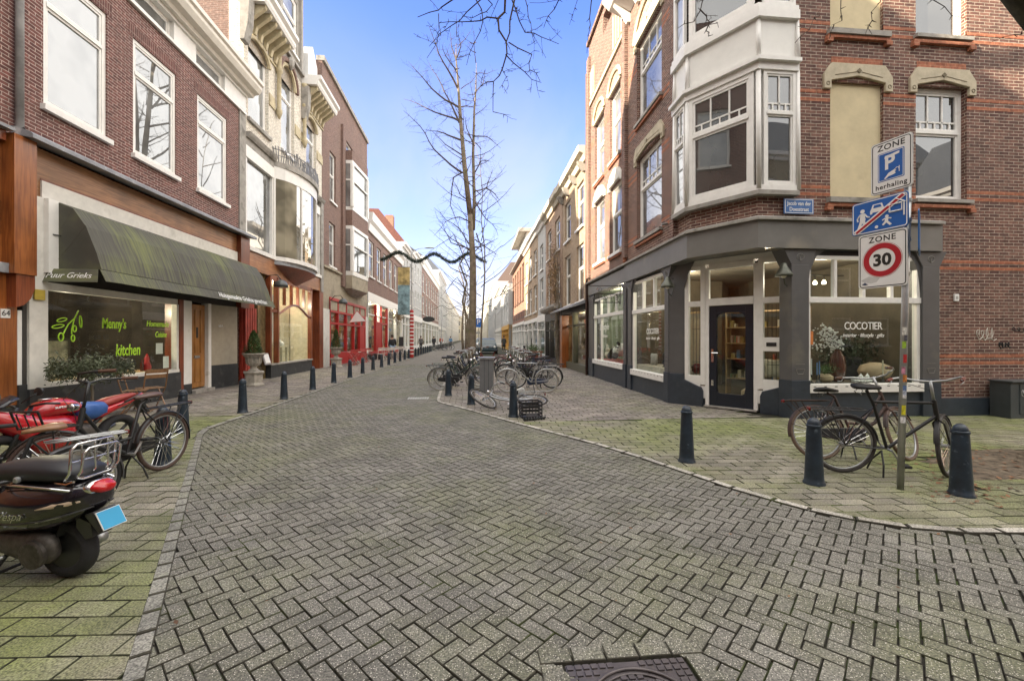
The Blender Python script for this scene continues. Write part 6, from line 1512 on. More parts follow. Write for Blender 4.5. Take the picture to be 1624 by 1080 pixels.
# ======================= motorcycle =======================
mc = thing("motorcycle", (0,0,0), "red sports motorcycle with red and blue seat parked beside the black bicycle", "motorcycle")
Rr = .31; tire = MT["scooter_tyre"]
for x in (0, 1.40):
    w = MB().torus((x,0,Rr), Rr-.06, .062, (1,0,0), (0,0,1), 36, 12).build("wheel", tire, mc, smooth=True)
    b = MB(); b.torus((x,0,Rr), .20, .02, (1,0,0), (0,0,1), 30, 6)
    for i in range(3): a = i*2*pi/3+.3; b.tube([(x,0,Rr), (x+.2*math.cos(a),0,Rr+.2*math.sin(a))], .022, 6)
    b.tube([(x,-.08,Rr), (x,.08,Rr)], .03, 8); b.build("rim", blackm, w, smooth=True)
b = MB(); b.loft([sring(x, z, w_, h, 2.5) for x, z, w_, h in ((.50,.80,.08,.05),(.56,.84,.12,.09),(.68,.885,.155,.125),(.82,.90,.17,.135),(.96,.88,.165,.12),(1.06,.83,.12,.09),(1.10,.80,.07,.05))]); tk = b.build("fuel_tank", redg, mc, smooth=True)
b = MB(); b.torus((.90,0,1.028), .055, .008, (1,0,0), (0,1,0), 24, 6); b.lathe((.90,0,1.018), [(.05,0),(.045,.014)], 20); b.build("filler_cap", chrome, tk, smooth=True)
for s_ in (-1, 1): text("lettering", "SUPERSPORT", .045, signw, basis((.80, s_*.172, .89), (s_*-1,0,0), (0,-s_*.12,1)), tk, ext=.004, shear=.2)
b = MB(); b.loft([sring(x, z, w_, h, 2.8) for x, z, w_, h in ((.20,.76,.10,.07),(.26,.76,.14,.13),(.40,.76,.155,.15),(.52,.77,.15,.145),(.60,.80,.10,.08))]); b.build("rider_seat", M("blue_seat_vinyl", (.03,.10,.32), .4, var=.1), mc, smooth=True)
b = MB(); b.loft([sring(x, z, w_, h, 2.8) for x, z, w_, h in ((-.26,.93,.06,.02),(-.22,.925,.09,.035),(-.05,.90,.115,.055),(.12,.87,.12,.065),(.24,.84,.11,.06),(.28,.82,.07,.04))]); b.build("pillion_seat", M("brick_red_seat_vinyl", (.30,.05,.04), .45, var=.1), mc, smooth=True)
b = MB(); b.loft([sring(x, z, w_, h, 2.6) for x, z, w_, h in ((-.38,.93,.04,.015),(-.32,.90,.09,.04),(-.1,.82,.125,.06),(.1,.76,.13,.07),(.3,.70,.135,.09),(.5,.70,.12,.09))]); tu = b.build("tail_unit", redg, mc, smooth=True)
b = MB()
for s_ in (-1, 1): b.tube([(.0,s_*.135,.83), (-.18,s_*.125,.89), (-.30,s_*.10,.95), (-.26,s_*.09,.98)], .012, 6); b.tube([(.1,s_*.135,.78), (-.15,s_*.12,.85)], .007, 5)
b.build("grab_rail", M("trim_black", (0,0,0)), mc, smooth=True)
b = MB(); b.loft([sring(x, z, w_, h, 2.4) for x, z, w_, h in ((-.42,.905,.03,.012),(-.38,.91,.07,.025),(-.33,.91,.08,.03))]); b.build("tail_lamp", MT["red_lens_bright"], mc, smooth=True)
b = MB(); b.prism([(-.30,.82),(-.36,.80),(-.46,.58),(-.42,.57)], -.07, .07, FR((0,0),(1,0),(0,1))); b.build("plate_bracket", blackm, mc)
b = MB(); b.loft([sring(x, z, w_, h, 2.4) for x, z, w_, h in ((.60,.52,.14,.22),(.8,.50,.18,.30),(1.05,.55,.20,.28),(1.25,.72,.17,.18),(1.45,.85,.12,.12),(1.58,.86,.06,.07))]); b.build("fairing", redg, mc, smooth=True)
b = MB(); b.loft([[Vector((x, y*w_, z+dz*(1-abs(y)**2))) for y in (-1,-.5,0,.5,1)]+[Vector((x-.01, y*w_, z-.01+dz*(1-abs(y)**2))) for y in (.9,0,-.9)] for x, z, w_, dz in ((1.5,.93,.10,.02),(1.38,1.0,.13,.05),(1.25,1.08,.13,.06))]); b.build("windscreen", M("smoked_screen", (.02,.02,.025), .1), mc, smooth=True)
b = MB(); b.loft([sring(x, z, w_, h, 3.0) for x, z, w_, h in ((.38,.42,.10,.10),(.45,.42,.15,.16),(.75,.42,.16,.18),(.90,.42,.12,.14))]); b.build("engine", MT["engine_alloy"], mc, smooth=True)
b = MB()
for s_ in (-1, 1): b.tube([(.45,s_*.09,.42), (0,s_*.09,Rr)], .028, 6); b.tube([(1.12,s_*.10,.95), (1.40,s_*.09,Rr)], .022, 8)
b.tube([(.45,.06,.50), (.12,.02,.75)], .03, 8); b.build("fork_and_swingarm", blackm, mc, smooth=True)
b = MB(); b.tube([(.8,-.14,.22), (.3,-.17,.28), (-.1,-.19,.45)], [.025,.05,.05], 10); b.build("exhaust", steel, mc, smooth=True)
b = MB()
for s_ in (-1, 1): b.tube([(1.14,s_*.1,.96), (1.08,s_*.24,.98), (1.02,s_*.36,.96)], .016, 8)
b.each("handlebar", blackm, mc, smooth=True)
for s_ in (-1, 1):
    b = MB(); b.tube([(1.25,s_*.14,1.02), (1.2,s_*.30,1.14)], .008, 5); b.lathe((1.19,s_*.31,1.16), [(.01,-.02),(.055,-.01),(.058,.01),(.05,.014)], 14, axis='x'); b.build("mirror", blackm, mc, smooth=True)
place(mc, *camxy(-5.35, 5.85), camdir(-.08, -.997), lean=.08); mc.scale = (.92, .92, .80)
# ======================= traffic sign post =======================
sp_ = thing("traffic_sign_post", (4.35, 3.98, 0), "galvanised pole with stickers and three zone signs, the lowest showing 30", "sign post")
base = Vector((4.35, 3.98, 0)); lean_ = Vector((ca_, -sa_, 0))*.025      # metres of lean per metre of height
polept = lambda z: base+lean_*z+Vector((0,0,z))
MB().tube([polept(0), polept(3.55)], .030, 14).build("pole", steel, sp_, smooth=True)
su = camdir(.342, -.94); sn_ = su.cross(Vector((0,0,1)))
if sn_.dot(-base) < 0: sn_ = -sn_
def rrect(w_, h, r, m=5):
    out = []
    for cx, cy, a0 in ((w_/2-r, h/2-r, 0), (-w_/2+r, h/2-r, pi/2), (-w_/2+r, -h/2+r, pi), (w_/2-r, -h/2+r, 1.5*pi)):
        for i in range(m+1): a = a0+pi/2*i/m; out.append((cx+r*math.cos(a), cy+r*math.sin(a)))
    return out
class Board:
    def __init__(s, c, u, nrm, roll=0): s.c = Vector(c); s.u = (Matrix.Rotation(roll, 3, nrm) @ Vector(u)); s.n = Vector(nrm); s.v = s.n.cross(s.u)
    def p(s, x, y, z=0): return s.c+s.u*x+s.v*y+s.n*z
    def poly(s, pts, z0, z1, nm, mat, par):
        b = MB(); b.loft([[s.p(x, y, z0) for x, y in pts], [s.p(x, y, z1) for x, y in pts]]); return b.build(nm, mat, par)
    def ring(s, r0, r1, cx, cy, z, nm, mat, par, sx=1, m=48):
        b = MB()
        for i in range(m):
            a, c = 2*pi*i/m, 2*pi*(i+1)/m
            b.quad(s.p(cx+r0*math.cos(a)*sx, cy+r0*math.sin(a), z), s.p(cx+r1*math.cos(a)*sx, cy+r1*math.sin(a), z), s.p(cx+r1*math.cos(c)*sx, cy+r1*math.sin(c), z), s.p(cx+r0*math.cos(c)*sx, cy+r0*math.sin(c), z))
        return b.build(nm, mat, par)
    def frame(s, w_, h, r, t, z, nm, mat, par):
        o, i_ = rrect(w_, h, r), rrect(w_-2*t, h-2*t, max(.004, r-t)); b = MB(); n = len(o)
        for k in range(n): j = (k+1) % n; b.quad(s.p(*o[k], z), s.p(*o[j], z), s.p(*i_[j], z), s.p(*i_[k], z))
        return b.build(nm, mat, par)
    def txt(s, t, x, y, size, mat, par, **k):
        return text("lettering", t, size, mat, basis(s.p(x, y, k.pop('z', .014)), s.u, s.v), par, ext=.0008, **k)

def board(z, off, w_, h, roll=0.):
    return Board(polept(z)+su*off+sn_*.05, su, sn_, roll)
def plate(B_, w_, h, face, edge, nm="sign_board"):
    o = B_.poly(rrect(w_, h, .03), -.012, .0, nm, edge, sp_)
    b = MB(); b.loft([[B_.p(x, y, 0.0005) for x, y in rrect(w_-.004, h-.004, .028)], [B_.p(x, y, .002) for x, y in rrect(w_-.006, h-.006, .028)]]); b.build("face", face, o); return o
# ZONE P herhaling
B1 = board(3.35, -.125, .37, .545); o = plate(B1, .37, .545, signw, steel)
B1.frame(.345, .52, .03, .008, .003, "border", signk, o)
B1.txt("ZONE", 0, .205, .085, signk, o, z=.003, spacing=1.1, bold=.001)
B1.poly(rrect(.235, .30, .012), .002, .004, "blue_panel", signb, o); B1.frame(.222, .287, .008, .006, .0055, "white_line", signw, o)
B1.txt("P", -.012, .03, .20, signw, o, z=.0055, bold=.006, xs=.9)
B1.poly([(-.055,.105),(.075,.125),(.075,.10),(-.055,.08)], .004, .006, "ticket_symbol", signw, o)
B1.poly([(-.06,-.125),(-.02,-.075),(.03,-.055),(.05,-.065),(.035,-.08),(.045,-.095),(.02,-.105),(-.02,-.11),(-.045,-.13)], .004, .006, "hand_symbol", signw, o)
b = MB(); b.tube([B1.p(.03,-.06,.006), B1.p(.055,-.04,.006), B1.p(.07,-.045,.006), B1.p(.075,-.09,.006), B1.p(.075,-.03,.006)], .004, 4); b.build("coin_slot_symbol", signw, o)
B1.txt("herhaling", 0, -.205, .068, signk, o, z=.003, spacing=1.12, bold=.001)
# end of home zone
B2 = board(2.86, -.225, .52, .355); o = plate(B2, .52, .355, signb, M("sign_edge_blue", (.02,.12,.34), .4))
B2.frame(.505, .34, .028, .009, .003, "border", signw, o)
def blob(B_, pts, r, nm="figure_symbol"):
    b = MB()
    for p_ in pts: b.tube([B_.p(x, y, .0035) for x, y in p_], r, 5)
    return b.build(nm, signw, o)
def disc(B_, x, y, r, nm): return B_.poly([(x+r*math.cos(2*pi*i/16), y+r*math.sin(2*pi*i/16)) for i in range(16)], .002, .005, nm, signw, o)
disc(B2, -.155, .075, .022, "head_symbol")
B2.poly([(-.175,.05),(-.135,.05),(-.125,-.02),(-.13,-.03),(-.12,-.11),(-.14,-.12),(-.155,-.05),(-.185,-.12),(-.205,-.11),(-.18,-.03),(-.18,-.0)], .002, .005, "figure_symbol", signw, o)
blob(B2, [[(-.175,.045),(-.205,.0),(-.20,-.03)],[(-.137,.045),(-.11,.005),(-.085,-.005)]], .008)
disc(B2, .085, -.015, .0, "dot") if 0 else None
B2.poly([(-.08,.055),(-.07,.075),(-.055,.12),(.03,.12),(.045,.075),(.06,.055),(.06,.02),(.045,.02),(.045,.035),(-.06,.035),(-.06,.02),(-.08,.02)], .002, .005, "car_symbol", signw, o)
B2.poly([(-.05,.08),(-.042,.11),(.018,.11),(.028,.08)], .005, .006, "car_glass_symbol", signb, o)
disc(B2, .075, -.035, .016, "head_symbol")
B2.poly([(.06,-.05),(.09,-.05),(.085,-.085),(.12,-.125),(.10,-.135),(.07,-.10),(.045,-.125),(.03,-.115),(.055,-.085)], .002, .005, "child_symbol", signw, o); blob(B2, [[(.06,-.055),(.035,-.07)],[(.088,-.055),(.115,-.065)]], .006)
disc(B2, -.02, -.125, .016, "ball_symbol")
b = MB()
for q in ([(.10,.0),(.10,.075),(.205,.075),(.205,.0),(.10,.0)],[(.085,.07),(.155,.13),(.235,.075),(.225,.07),(.225,-.06)]): b.tube([B2.p(x, y, .0035) for x, y in q], .009, 4)
b.build("house_symbol", signw, o)
B2.poly([(-.225,-.162),(-.195,-.168),(.240,.135),(.235,.160),(.20,.168),(-.240,-.135)], .0055, .0075, "diagonal_bar", signw, o)
B2.poly([(-.226,-.146),(-.207,-.161),(.232,.142),(.212,.160)], .0075, .0095, "red_bar", signr, o)
# ZONE 30
B3 = board(2.375, -.185, .45, .585, .0); o = plate(B3, .45, .585, signw, steel)
B3.frame(.425, .56, .03, .009, .003, "border", signk, o)
B3.txt("ZONE", 0, .222, .085, signk, o, z=.003, spacing=1.12, bold=.001)
B3.ring(.120, .175, 0, 0, .0035, "red_ring", signr, o); B3.ring(.181, .184, 0, 0, .0035, "thin_ring", signr, o)
B3.txt("30", 0, -.005, .17, signk, o, z=.0035, bold=.006, xs=1.0)
B3.poly([(-.19,-.245),(-.16,-.225),(-.13,-.25),(-.16,-.255)], .002, .004, "torn_sticker", M("sticker_navy", (.04,.06,.12), .5), o)
B3.poly([(-.2,-.2),(-.12,-.16),(-.02,-.19),(-.05,-.23),(-.1,-.24),(-.17,-.22)], .0022, .0026, "smudge", M("smudge", (.55,.55,.54), .5), o)
# blue sign on the back of the pole, seen edge on
B4 = Board(polept(2.62)+camdir(1,0)*.10+sn_*-.03, camdir(.70,.714), camdir(-.714,.70), 0); B4.poly(rrect(.40, .42, .03), -.012, .0, "sign_board", M("sign_edge_blue", (0,0,0)), sp_)
# clamps and stickers on the pole
b = MB()
for z in (2.2, 2.55, 2.75, 2.95, 3.2, 3.5): b.tube([polept(z-.015), polept(z+.015)], .037, 12)
b.build("clamp", steel, sp_)
stc = [((.75,.72,.65), 1.62),((.10,.10,.12),1.55),((.35,.55,.05),1.48),((.5,.03,.03),1.34),((.6,.25,.35),1.22),((.55,.2,.05),1.14),((.7,.7,.7),.98),((.12,.2,.4),1.02),((.65,.60,.03),.82),((.75,.75,.75),.72)]
cdir = -base.normalized(); cdir.z = 0; cdir.normalize(); csd = Vector((-cdir.y, cdir.x, 0))
for i, (c, z) in enumerate(stc):
    a0 = rnd.uniform(-.6, .1); b = MB(); m = 5; h = rnd.uniform(.03, .05); wd = rnd.uniform(.9, 1.4)
    for k in range(m):
        a, c2 = a0+wd*k/m, a0+wd*(k+1)/m; P_ = lambda t, zz: polept(zz)+(cdir*math.cos(t)+csd*math.sin(t))*.0312
        b.quad(P_(a, z-h), P_(c2, z-h), P_(c2, z+h), P_(a, z+h))
    b.build("sticker", M("sticker_%d" % i, c, .5, var=.4, scale=60), sp_)
# ======================= urns with conifers =======================
urn_m = M("weathered_urn_stone", (.36,.33,.28), .85, var=.2, scale=9, dirt=((.2,.19,.16), 6, .56), bump=.4)
lm = lambda nm, c, v=.5: M(nm, c, .6, var=v, scale=2.2)
conif = lm("conifer_leaf", (.055,.105,.02)); olive = lm("olive_leaf", (.075,.09,.045)); 
def leaves(b, c, n, fn, size, r):
    """n small leaf blades at points given by fn()"""
    for i in range(n):
        p = fn(); d = Vector((r.gauss(0,1), r.gauss(0,1), r.gauss(0,1))).normalized(); e = d.orthogonal().normalized(); e = (Matrix.Rotation(r.uniform(0, 6.28), 3, d) @ e)
        s_ = size*r.uniform(.6, 1.3); b.quad(p-d*s_, p-e*s_*.3, p+d*s_, p+e*s_*.3)
def urn(x, y, label, ht, seed):
    t = thing("planter_urn", (x, y, 0), label, "urn planter"); z = ZP; c = Vector((x, y, z)); q = random.Random(seed)
    b = MB(); b.lathe(c, [(.34,0),(.34,.05),(.31,.07),(.29,.09),(.28,.12),(.28,.36),(.31,.40),(.33,.42),(.33,.46),(.28,.47)], 6); b.build("pedestal", urn_m, t, bevel=.008)
    b = MB(); pr = [(.17,.47),(.17,.50),(.12,.53),(.09,.58),(.10,.62),(.15,.66),(.20,.72),(.22,.80),(.21,.88),(.23,.94),(.31,1.00),(.33,1.02),(.32,1.05),(.27,1.04),(.24,.98)]
    b.lathe(c, pr, 28)
    for i in range(14): a = i*2*pi/14; b.tube([c+Vector((math.cos(a)*r_*1.01, math.sin(a)*r_*1.01, h)) for r_, h in ((.15,.66),(.21,.74),(.22,.82),(.22,.90),(.28,.98))], .014, 5)
    b.build("urn", urn_m, t, smooth=True, auto=50)
    b = MB()
    def fn():
        h = q.random()**1.25; a = q.uniform(0, 6.28); R_ = .31*(1-h)**.75*(.80+.22*math.sin(a*5+h*9))+.02; rr_ = R_*q.uniform(.55, 1.05); return c+Vector((rr_*math.cos(a), rr_*math.sin(a), 1.0+h*ht))
    leaves(b, c, 5200, fn, .026, q); b.build("conifer", conif, t, recalc=False)
    MB().tube([c+Vector((0,0,.95)), c+Vector((0,0,1.0+ht*.8))], .02, 6).build("stem", M("bark_brown", (.07,.05,.035), .9), t); return t
urn(-7.00, 14.55, "stone urn with a cone shaped conifer on a hexagonal pedestal, nearest to the awning", .78, 1)
urn(-7.15, 23.5, "stone urn with a dark conifer between the orange door and the red restaurant", 1.0, 2)
# olive tree in front of the taverna window
t = thing("olive_tree", (-6.9, 8.5, 0), "small olive tree in a pot in front of the taverna window", "potted tree"); q = random.Random(5)
b = MB(); b.tube([(-6.9,8.5,ZP+.25), (-6.88,8.5,.55), (-6.9,8.48,.85)], .022, 6)
for i in range(16): a = i*.9; b.tube([(-6.9,8.48,.78+.02*i*.3), (-6.9+.2*math.cos(a),8.48+.25*math.sin(a),.95), (-6.9+.4*math.cos(a),8.48+.55*math.sin(a),1.0+.2*q.random())], [.012,.008,.004], 4)
b.build("trunk", M("grey_bark", (.16,.14,.11), .9), t); b = MB()
def fn():
    a = q.uniform(0, 6.28); r_ = q.random()**.5; return Vector((-6.9+.5*r_*math.cos(a)*(1+.2*math.sin(a*6)), 8.5+.68*r_*math.sin(a)*(1+.2*math.sin(a*7)), .99+.28*q.gauss(0, .55)*(1-.5*r_)))
leaves(b, None, 4200, fn, .036, q); b.build("crown", olive, t, recalc=False)
MB().lathe((-6.9,8.5,ZP), [(.14,0),(.19,.28),(.20,.30),(.17,.30)], 16).build("pot", M("terracotta", (.30,.13,.07), .8, var=.2), t, smooth=True, auto=40)
# wooden folding chair outside the window
def folding_chair(nm, label, seatm, framem, group=None, cat="folding chair"):
    t = thing(nm, (0,0,0), label, cat, group); b = MB()
    for y in (-.20, .20): b.tube([(-.20,y,0), (.16,y,.47), (.16,y,.47)], .013, 6); b.tube([(.24,y,0), (-.16,y,.47), (-.26,y,.86)], .013, 6)
    b.tube([(-.2,-.2,.02), (-.2,.2,.02)], .010, 5); b.tube([(.24,-.2,.02), (.24,.2,.02)], .010, 5); b.build("frame", framem, t)
    b = MB()
    for i in range(5): b.box(-.18+.075*i, -.12+.075*i, -.19, .19, .455, .472)
    b.build("seat", seatm, t); b = MB()
    for i in range(2): z = .68+.11*i; x = -.215-.025*i; b.prism([(x,z),(x-.018,z+.08),(x-.004,z+.08),(x+.014,z)], -.19, .19, FR((0,0),(1,0),(0,1)))
    b.build("backrest", seatm, t); return t
def setat(o, x, y, a, z=ZP): o.location = (x, y, z); o.rotation_euler = (0, 0, a); return o
for i, (x, y, a) in enumerate(((-6.85,9.45,.4),(-6.9,9.95,2.6))):
    o = folding_chair("folding_chair", ["brown wooden folding chair beside the olive tree, under the lettered window", "brown wooden folding chair farther from the olive tree, facing its twin"][i], MWOOD("brown_wood", (.20,.10,.045), (.28,.15,.07)), MT["brown_wood"]); setat(o, x, y, a)
    
# ======================= cafe tables and chairs =======================
pale = M("pale_table_top", (.55,.50,.45), .5, var=.1)
def table(label, group):
    t = thing("cafe_table", (0,0,0), label, "table", group); MB().box(-.32, .32, -.32, .32, .71, .735).build("tabletop", pale, t, bevel=.004); b = MB()
    for y in (-.26, .26): b.tube([(-.27,y,0), (.25,y,.70)], .011, 5); b.tube([(.27,y,0), (-.25,y,.70)], .011, 5)
    b.tube([(-.27,-.26,.02), (-.27,.26,.02)], .010, 5); b.tube([(.27,-.26,.02), (.27,.26,.02)], .010, 5); b.build("legs", M("pale_metal_leg", (.55,.5,.46), .4), t); return t
gT = "small cafe tables on the left terrace"; gC = "folding chairs on the left terrace"
redc = M("red_chair_slats", (.40,.05,.04), .5); tp = None; cp = None; cw_ = None
names = ["first from the restaurant window end", "second, level with the red door frame", "third, before the white shopfront", "fourth along the white front", "fifth along the white front", "sixth, near the wrapped lamp post"]
ty = [(-6.75,25.6),(-6.7,28.2),(-6.0,30.2),(-5.7,31.6),(-5.6,33.0),(-5.5,34.6),(-5.5,36.5)]
for i, (x, y) in enumerate(ty):
    lab = "small pale folding cafe table, "+(names+["last in the line of tables"])[i]
    if tp is None: o = tp = table(lab, gT)
    else: o = copy_tree(tp); o["label"] = lab
    setat(o, x, y, .1*i)
for i in range(12):
    x, y = ty[i//2]; s_ = 1 if i % 2 else -1
    lab = ("red" if i < 4 else "grey")+" folding chair "+("behind" if s_ > 0 else "before")+" the cafe table "+names[i//2]
    if i < 4:
        if cp is None: o = cp = folding_chair("folding_chair", lab, redc, redc, gC)
        else: o = copy_tree(cp); o["label"] = lab
    else:
        if cw_ is None: o = cw_ = folding_chair("folding_chair", lab, pale, MT["pale_metal_leg"], gC)
        else: o = copy_tree(cw_); o["label"] = lab
    setat(o, x+rnd.uniform(-.1,.1), y+s_*.62, -pi/2*s_+pi+rnd.uniform(-.3,.3))
# dark planter box before the restaurant
t = thing("planter_box", (-6.9, 30.5, 0), "black planter box between the red restaurant and the white front", "planter"); MB(WORLD).box(-7.4, -6.4, 31.0, 31.5, ZP, .45).build("box", blackp, t, bevel=.01)
t = thing("menu_board", (-6.9, 40, 0), "dark free standing board by the left shopfronts behind the walking man", "board"); MB(WORLD).box(-6.6, -6.2, 39.9, 40.0, ZP, 1.65).build("panel", blackp, t); MB(WORLD).box(-6.7, -6.1, 39.8, 40.1, ZP, .10).build("foot", blackp, t)
# shop lamps outside (domed)
def dome(pt, label):
    p = Vector(pt); t = thing("wall_lamp", pt, label, "wall lamp", "domed lamps on the left fronts")
    b = MB(); b.tube([p, p+Vector((.25,0,.28)), p+Vector((.55,0,.30)), p+Vector((.68,0,.12))], .018, 6); b.tube([p+Vector((0,0,-.6)), p], .02, 6); b.build("arm", blackm, t, smooth=True)
    MB().lathe(p+Vector((.68,0,0)), [(.24,-.14),(.23,-.06),(.18,.04),(.09,.11),(.03,.13)], 20).build("shade", M("dark_grey_enamel", (.06,.07,.07), .3), t, smooth=True)
    MB().ball(p+Vector((.68,0,-.10)), .08, 10, 6).build("bulb", M("frosted_bulb", (0,0,0)), t, smooth=True)
dome(fl(16.4, .08, 3.55), "dark domed wall lamp between the awning and the timber shop window"); dome(fl(24.0, .08, 3.55), "dark domed wall lamp beside the red restaurant front")
# triangular hanging sign
t = thing("hanging_sign", fl(28.5,.5,2.7), "small triangular red and white sign hanging by the restaurant window", "hanging sign"); b = MB(fl); b.prism([(0,2.55),(1.0,2.62),(.45,3.25)], 28.0, 28.04, fl, 'nz'); b.build("board", signw, t); b = MB(fl); b.tube([fl(28.02,n,z) for n, z in ((0,2.53),(1.02,2.60),(.45,3.28))], .03, 5, closed=True); b.build("rim", redp, t)
# small frame by the urn
t = thing("standing_menu", fl(16.9,.3,.75), "small silver menu frame on the sill behind the stone urn", "menu frame"); b = MB(fl); b.prism([(.14,.56),(.02,.98),(.0,.97),(.12,.56)], 16.55, 17.05, fl, 'nz'); b.build("frame", steel, t); b = MB(fl); b.prism([(.139,.62),(.046,.94),(.042,.94),(.135,.62)], 16.62, 16.98, fl, 'nz'); b.build("card", signw, t)
t = thing("intercom", fl(22.0,-.5,1.3), "white intercom panel on the orange door", "intercom"); MB(fl).box(21.75, 21.98, -.6, -.57, 1.15, 1.55).build("panel", signw, t); MB(fl).box(21.80, 21.93, -.57, -.565, 1.3, 1.45).build("buttons", blackm, t)
# ======================= street lamps and banner, garland =======================
def lamp(x, y, h, arm, label, wrap=False, sc_=1):
    t = thing("street_lamp", (x, y, 0), label, "street lamp", "street lamps")
    b = MB(); b.lathe((x,y,0), [(.11,0),(.10,.9),(.065,1.0),(.055,h-.3),(.04,h)], 10); b.build("pole", steel, t, smooth=True)
    b = MB(); b.tube([(x,y,h-.3), (x+.15,y,h-.05), (x+.6,y,h+.12), (x+arm,y,h+.16)], [.03,.028,.025,.022], 6); b.build("arm", steel, t, smooth=True)
    b = MB(); b.loft([sring(x+arm+dx, h+.16+dz, w_, hh, 2.2, yoff=y) for dx, dz, w_, hh in ((-.1,0,.04,.03),(.1,.02,.10,.05),(.45,.03,.11,.05),(.62,.02,.05,.03))]); b.build("lantern", steel, t, smooth=True); return t
L1 = lamp(-4.58, 33.5, 8.3, 1.1, "street lamp on the left with a red and white wrapped base and an arm")
b = MB(); b.lathe((-4.58,33.5,0), [(.15,.05),(.15,3.6),(.10,3.7)], 12); b.build("red_wrap", redp, L1)
b = MB()
for i in range(12): z = .3+.28*i; b.lathe((-4.58,33.5,z), [(.155,0),(.155,.09)], 12)
b.build("white_stripe", signw, L1)
t = thing("banner", (-5.0, 33.5, 5), "yellow and grey blue banner hanging beside the left street lamp", "banner")
MB(WORLD).box(-5.62, -4.72, 33.47, 33.5, 5.2, 6.95).build("upper_cloth", M("banner_ochre", (.50,.38,.16), .7, var=.5, scale=2), t); MB(WORLD).box(-5.62, -4.72, 33.465, 33.495, 3.35, 5.6).build("lower_cloth", M("banner_blue_grey", (.22,.34,.38), .7, var=.5, scale=2), t)
b = MB(); b.tube([(-5.7,33.48,6.97), (-4.58,33.48,6.97)], .018, 5); b.tube([(-5.7,33.48,3.33), (-4.58,33.48,3.33)], .018, 5); b.build("rod", blackm, t)
lamp(-4.3, 62, 9.0, 1.2, "second street lamp farther down the left side of the road"); lamp(-4.3, 95, 9.0, 1.2, "third and farthest street lamp on the left")
def garland(y, x0, x1, z0, n, label, seed, rr_=.15, wire=True):
    t = thing("garland", ((x0+x1)/2, y, z0), label, "garland", "garlands across the street"); rr_ = rr_*1.45; q = random.Random(seed); b = MB(); pts = []
    m = 90
    for i in range(m+1): u = i/m; pts.append(Vector((x0+(x1-x0)*u, y+.05*math.sin(u*20), z0-.30*math.cos(u*2*pi*n)-.12*math.sin(pi*u))))
    MB().tube(pts, .03, 5).build("rope", M("garland_green", (.02,.035,.018), .8), t)
    for k in range(4200 if y < 40 else 500):
        u = q.random()*m; i = min(m-1, int(u)); p = pts[i].lerp(pts[i+1], u-i); d = Vector((q.gauss(0,1), q.gauss(0,1), q.gauss(0,1))).normalized(); e = d.orthogonal().normalized()*.014; b.quad(p, p+d*rr_*.5-e, p+d*rr_*q.uniform(.7,1.2), p+d*rr_*.5+e)
    b.build("needles", MT["garland_green"], t, recalc=False)
    if wire: MB().tube([(-7.6,y,z0+.55), pts[0], pts[len(pts)//2]+Vector((0,0,.2)), pts[-1], (4.9,y,z0+.5)], .008, 4).build("wire", blackm, t)
garland(32.5, -6.7, 1.1, 7.65, 3.0, "thick dark green garland in waves across the street, the nearest one", 3)
garland(75, -6.5, 4.5, 6.9, 4.0, "thin garland far down the street, second one", 4, .10); garland(100, -6.5, 4.5, 6.9, 4.0, "thin garland far down the street, third one", 5, .10)
# hanging shop signs and basket on the left
t = thing("hanging_sign", (-7.0, 53, 4.2), "white box sign sticking out from the left shopfronts", "hanging sign"); MB(WORLD).box(-7.7, -6.5, 46, 46.25, 4.2, 5.0).build("box", signw, t); MB(WORLD).box(-7.7, -7.6, 46.0, 46.25, 5.0, 5.1).build("bracket", blackm, t)
t = thing("hanging_sign", (-7.0, 64, 4.2), "black oval sign sticking out from the far left shopfronts", "hanging sign"); b = MB(); b.lathe((-6.3,64,4.3), [(.55,-.04),(.55,.04)], 24, axis='y', sx=1.6, sy=.75); b.build("disc", blackm, t); MB().tube([(-7.7,64,4.85), (-6.0,64,4.85)], .02, 5).build("bracket", blackm, t)
t = thing("hanging_basket", (-6.9, 42.5, 3.4), "dried flower wreath hanging under the white shop fascia on the left", "wreath"); q = random.Random(2); b = MB()
leaves(b, None, 500, lambda: Vector((-7.1+q.gauss(0,.25), 42.5+q.gauss(0,.6), 3.6+q.gauss(0,.25))), .09, q); b.build("foliage", M("dried_flowers", (.20,.13,.06), .8, var=.6), t, recalc=False)
# blue parking sign far right
t = thing("parking_sign", (4.0, 58, 0), "blue parking sign on a thin post far down the right pavement", "traffic sign"); P0 = at(759, 560, 48); xs_, ys_ = P0.x, P0.y
MB().tube([(xs_,ys_,0), (xs_,ys_,3.9)], .04, 6).build("post", steel, t); MB(WORLD).box(xs_-.30, xs_+.30, ys_-.06, ys_-.04, 2.75, 3.75).build("plate", signb, t); text("lettering", "P", .8, signw, basis((xs_,ys_-.065,3.3), (1,0,0), (0,0,1)), t)
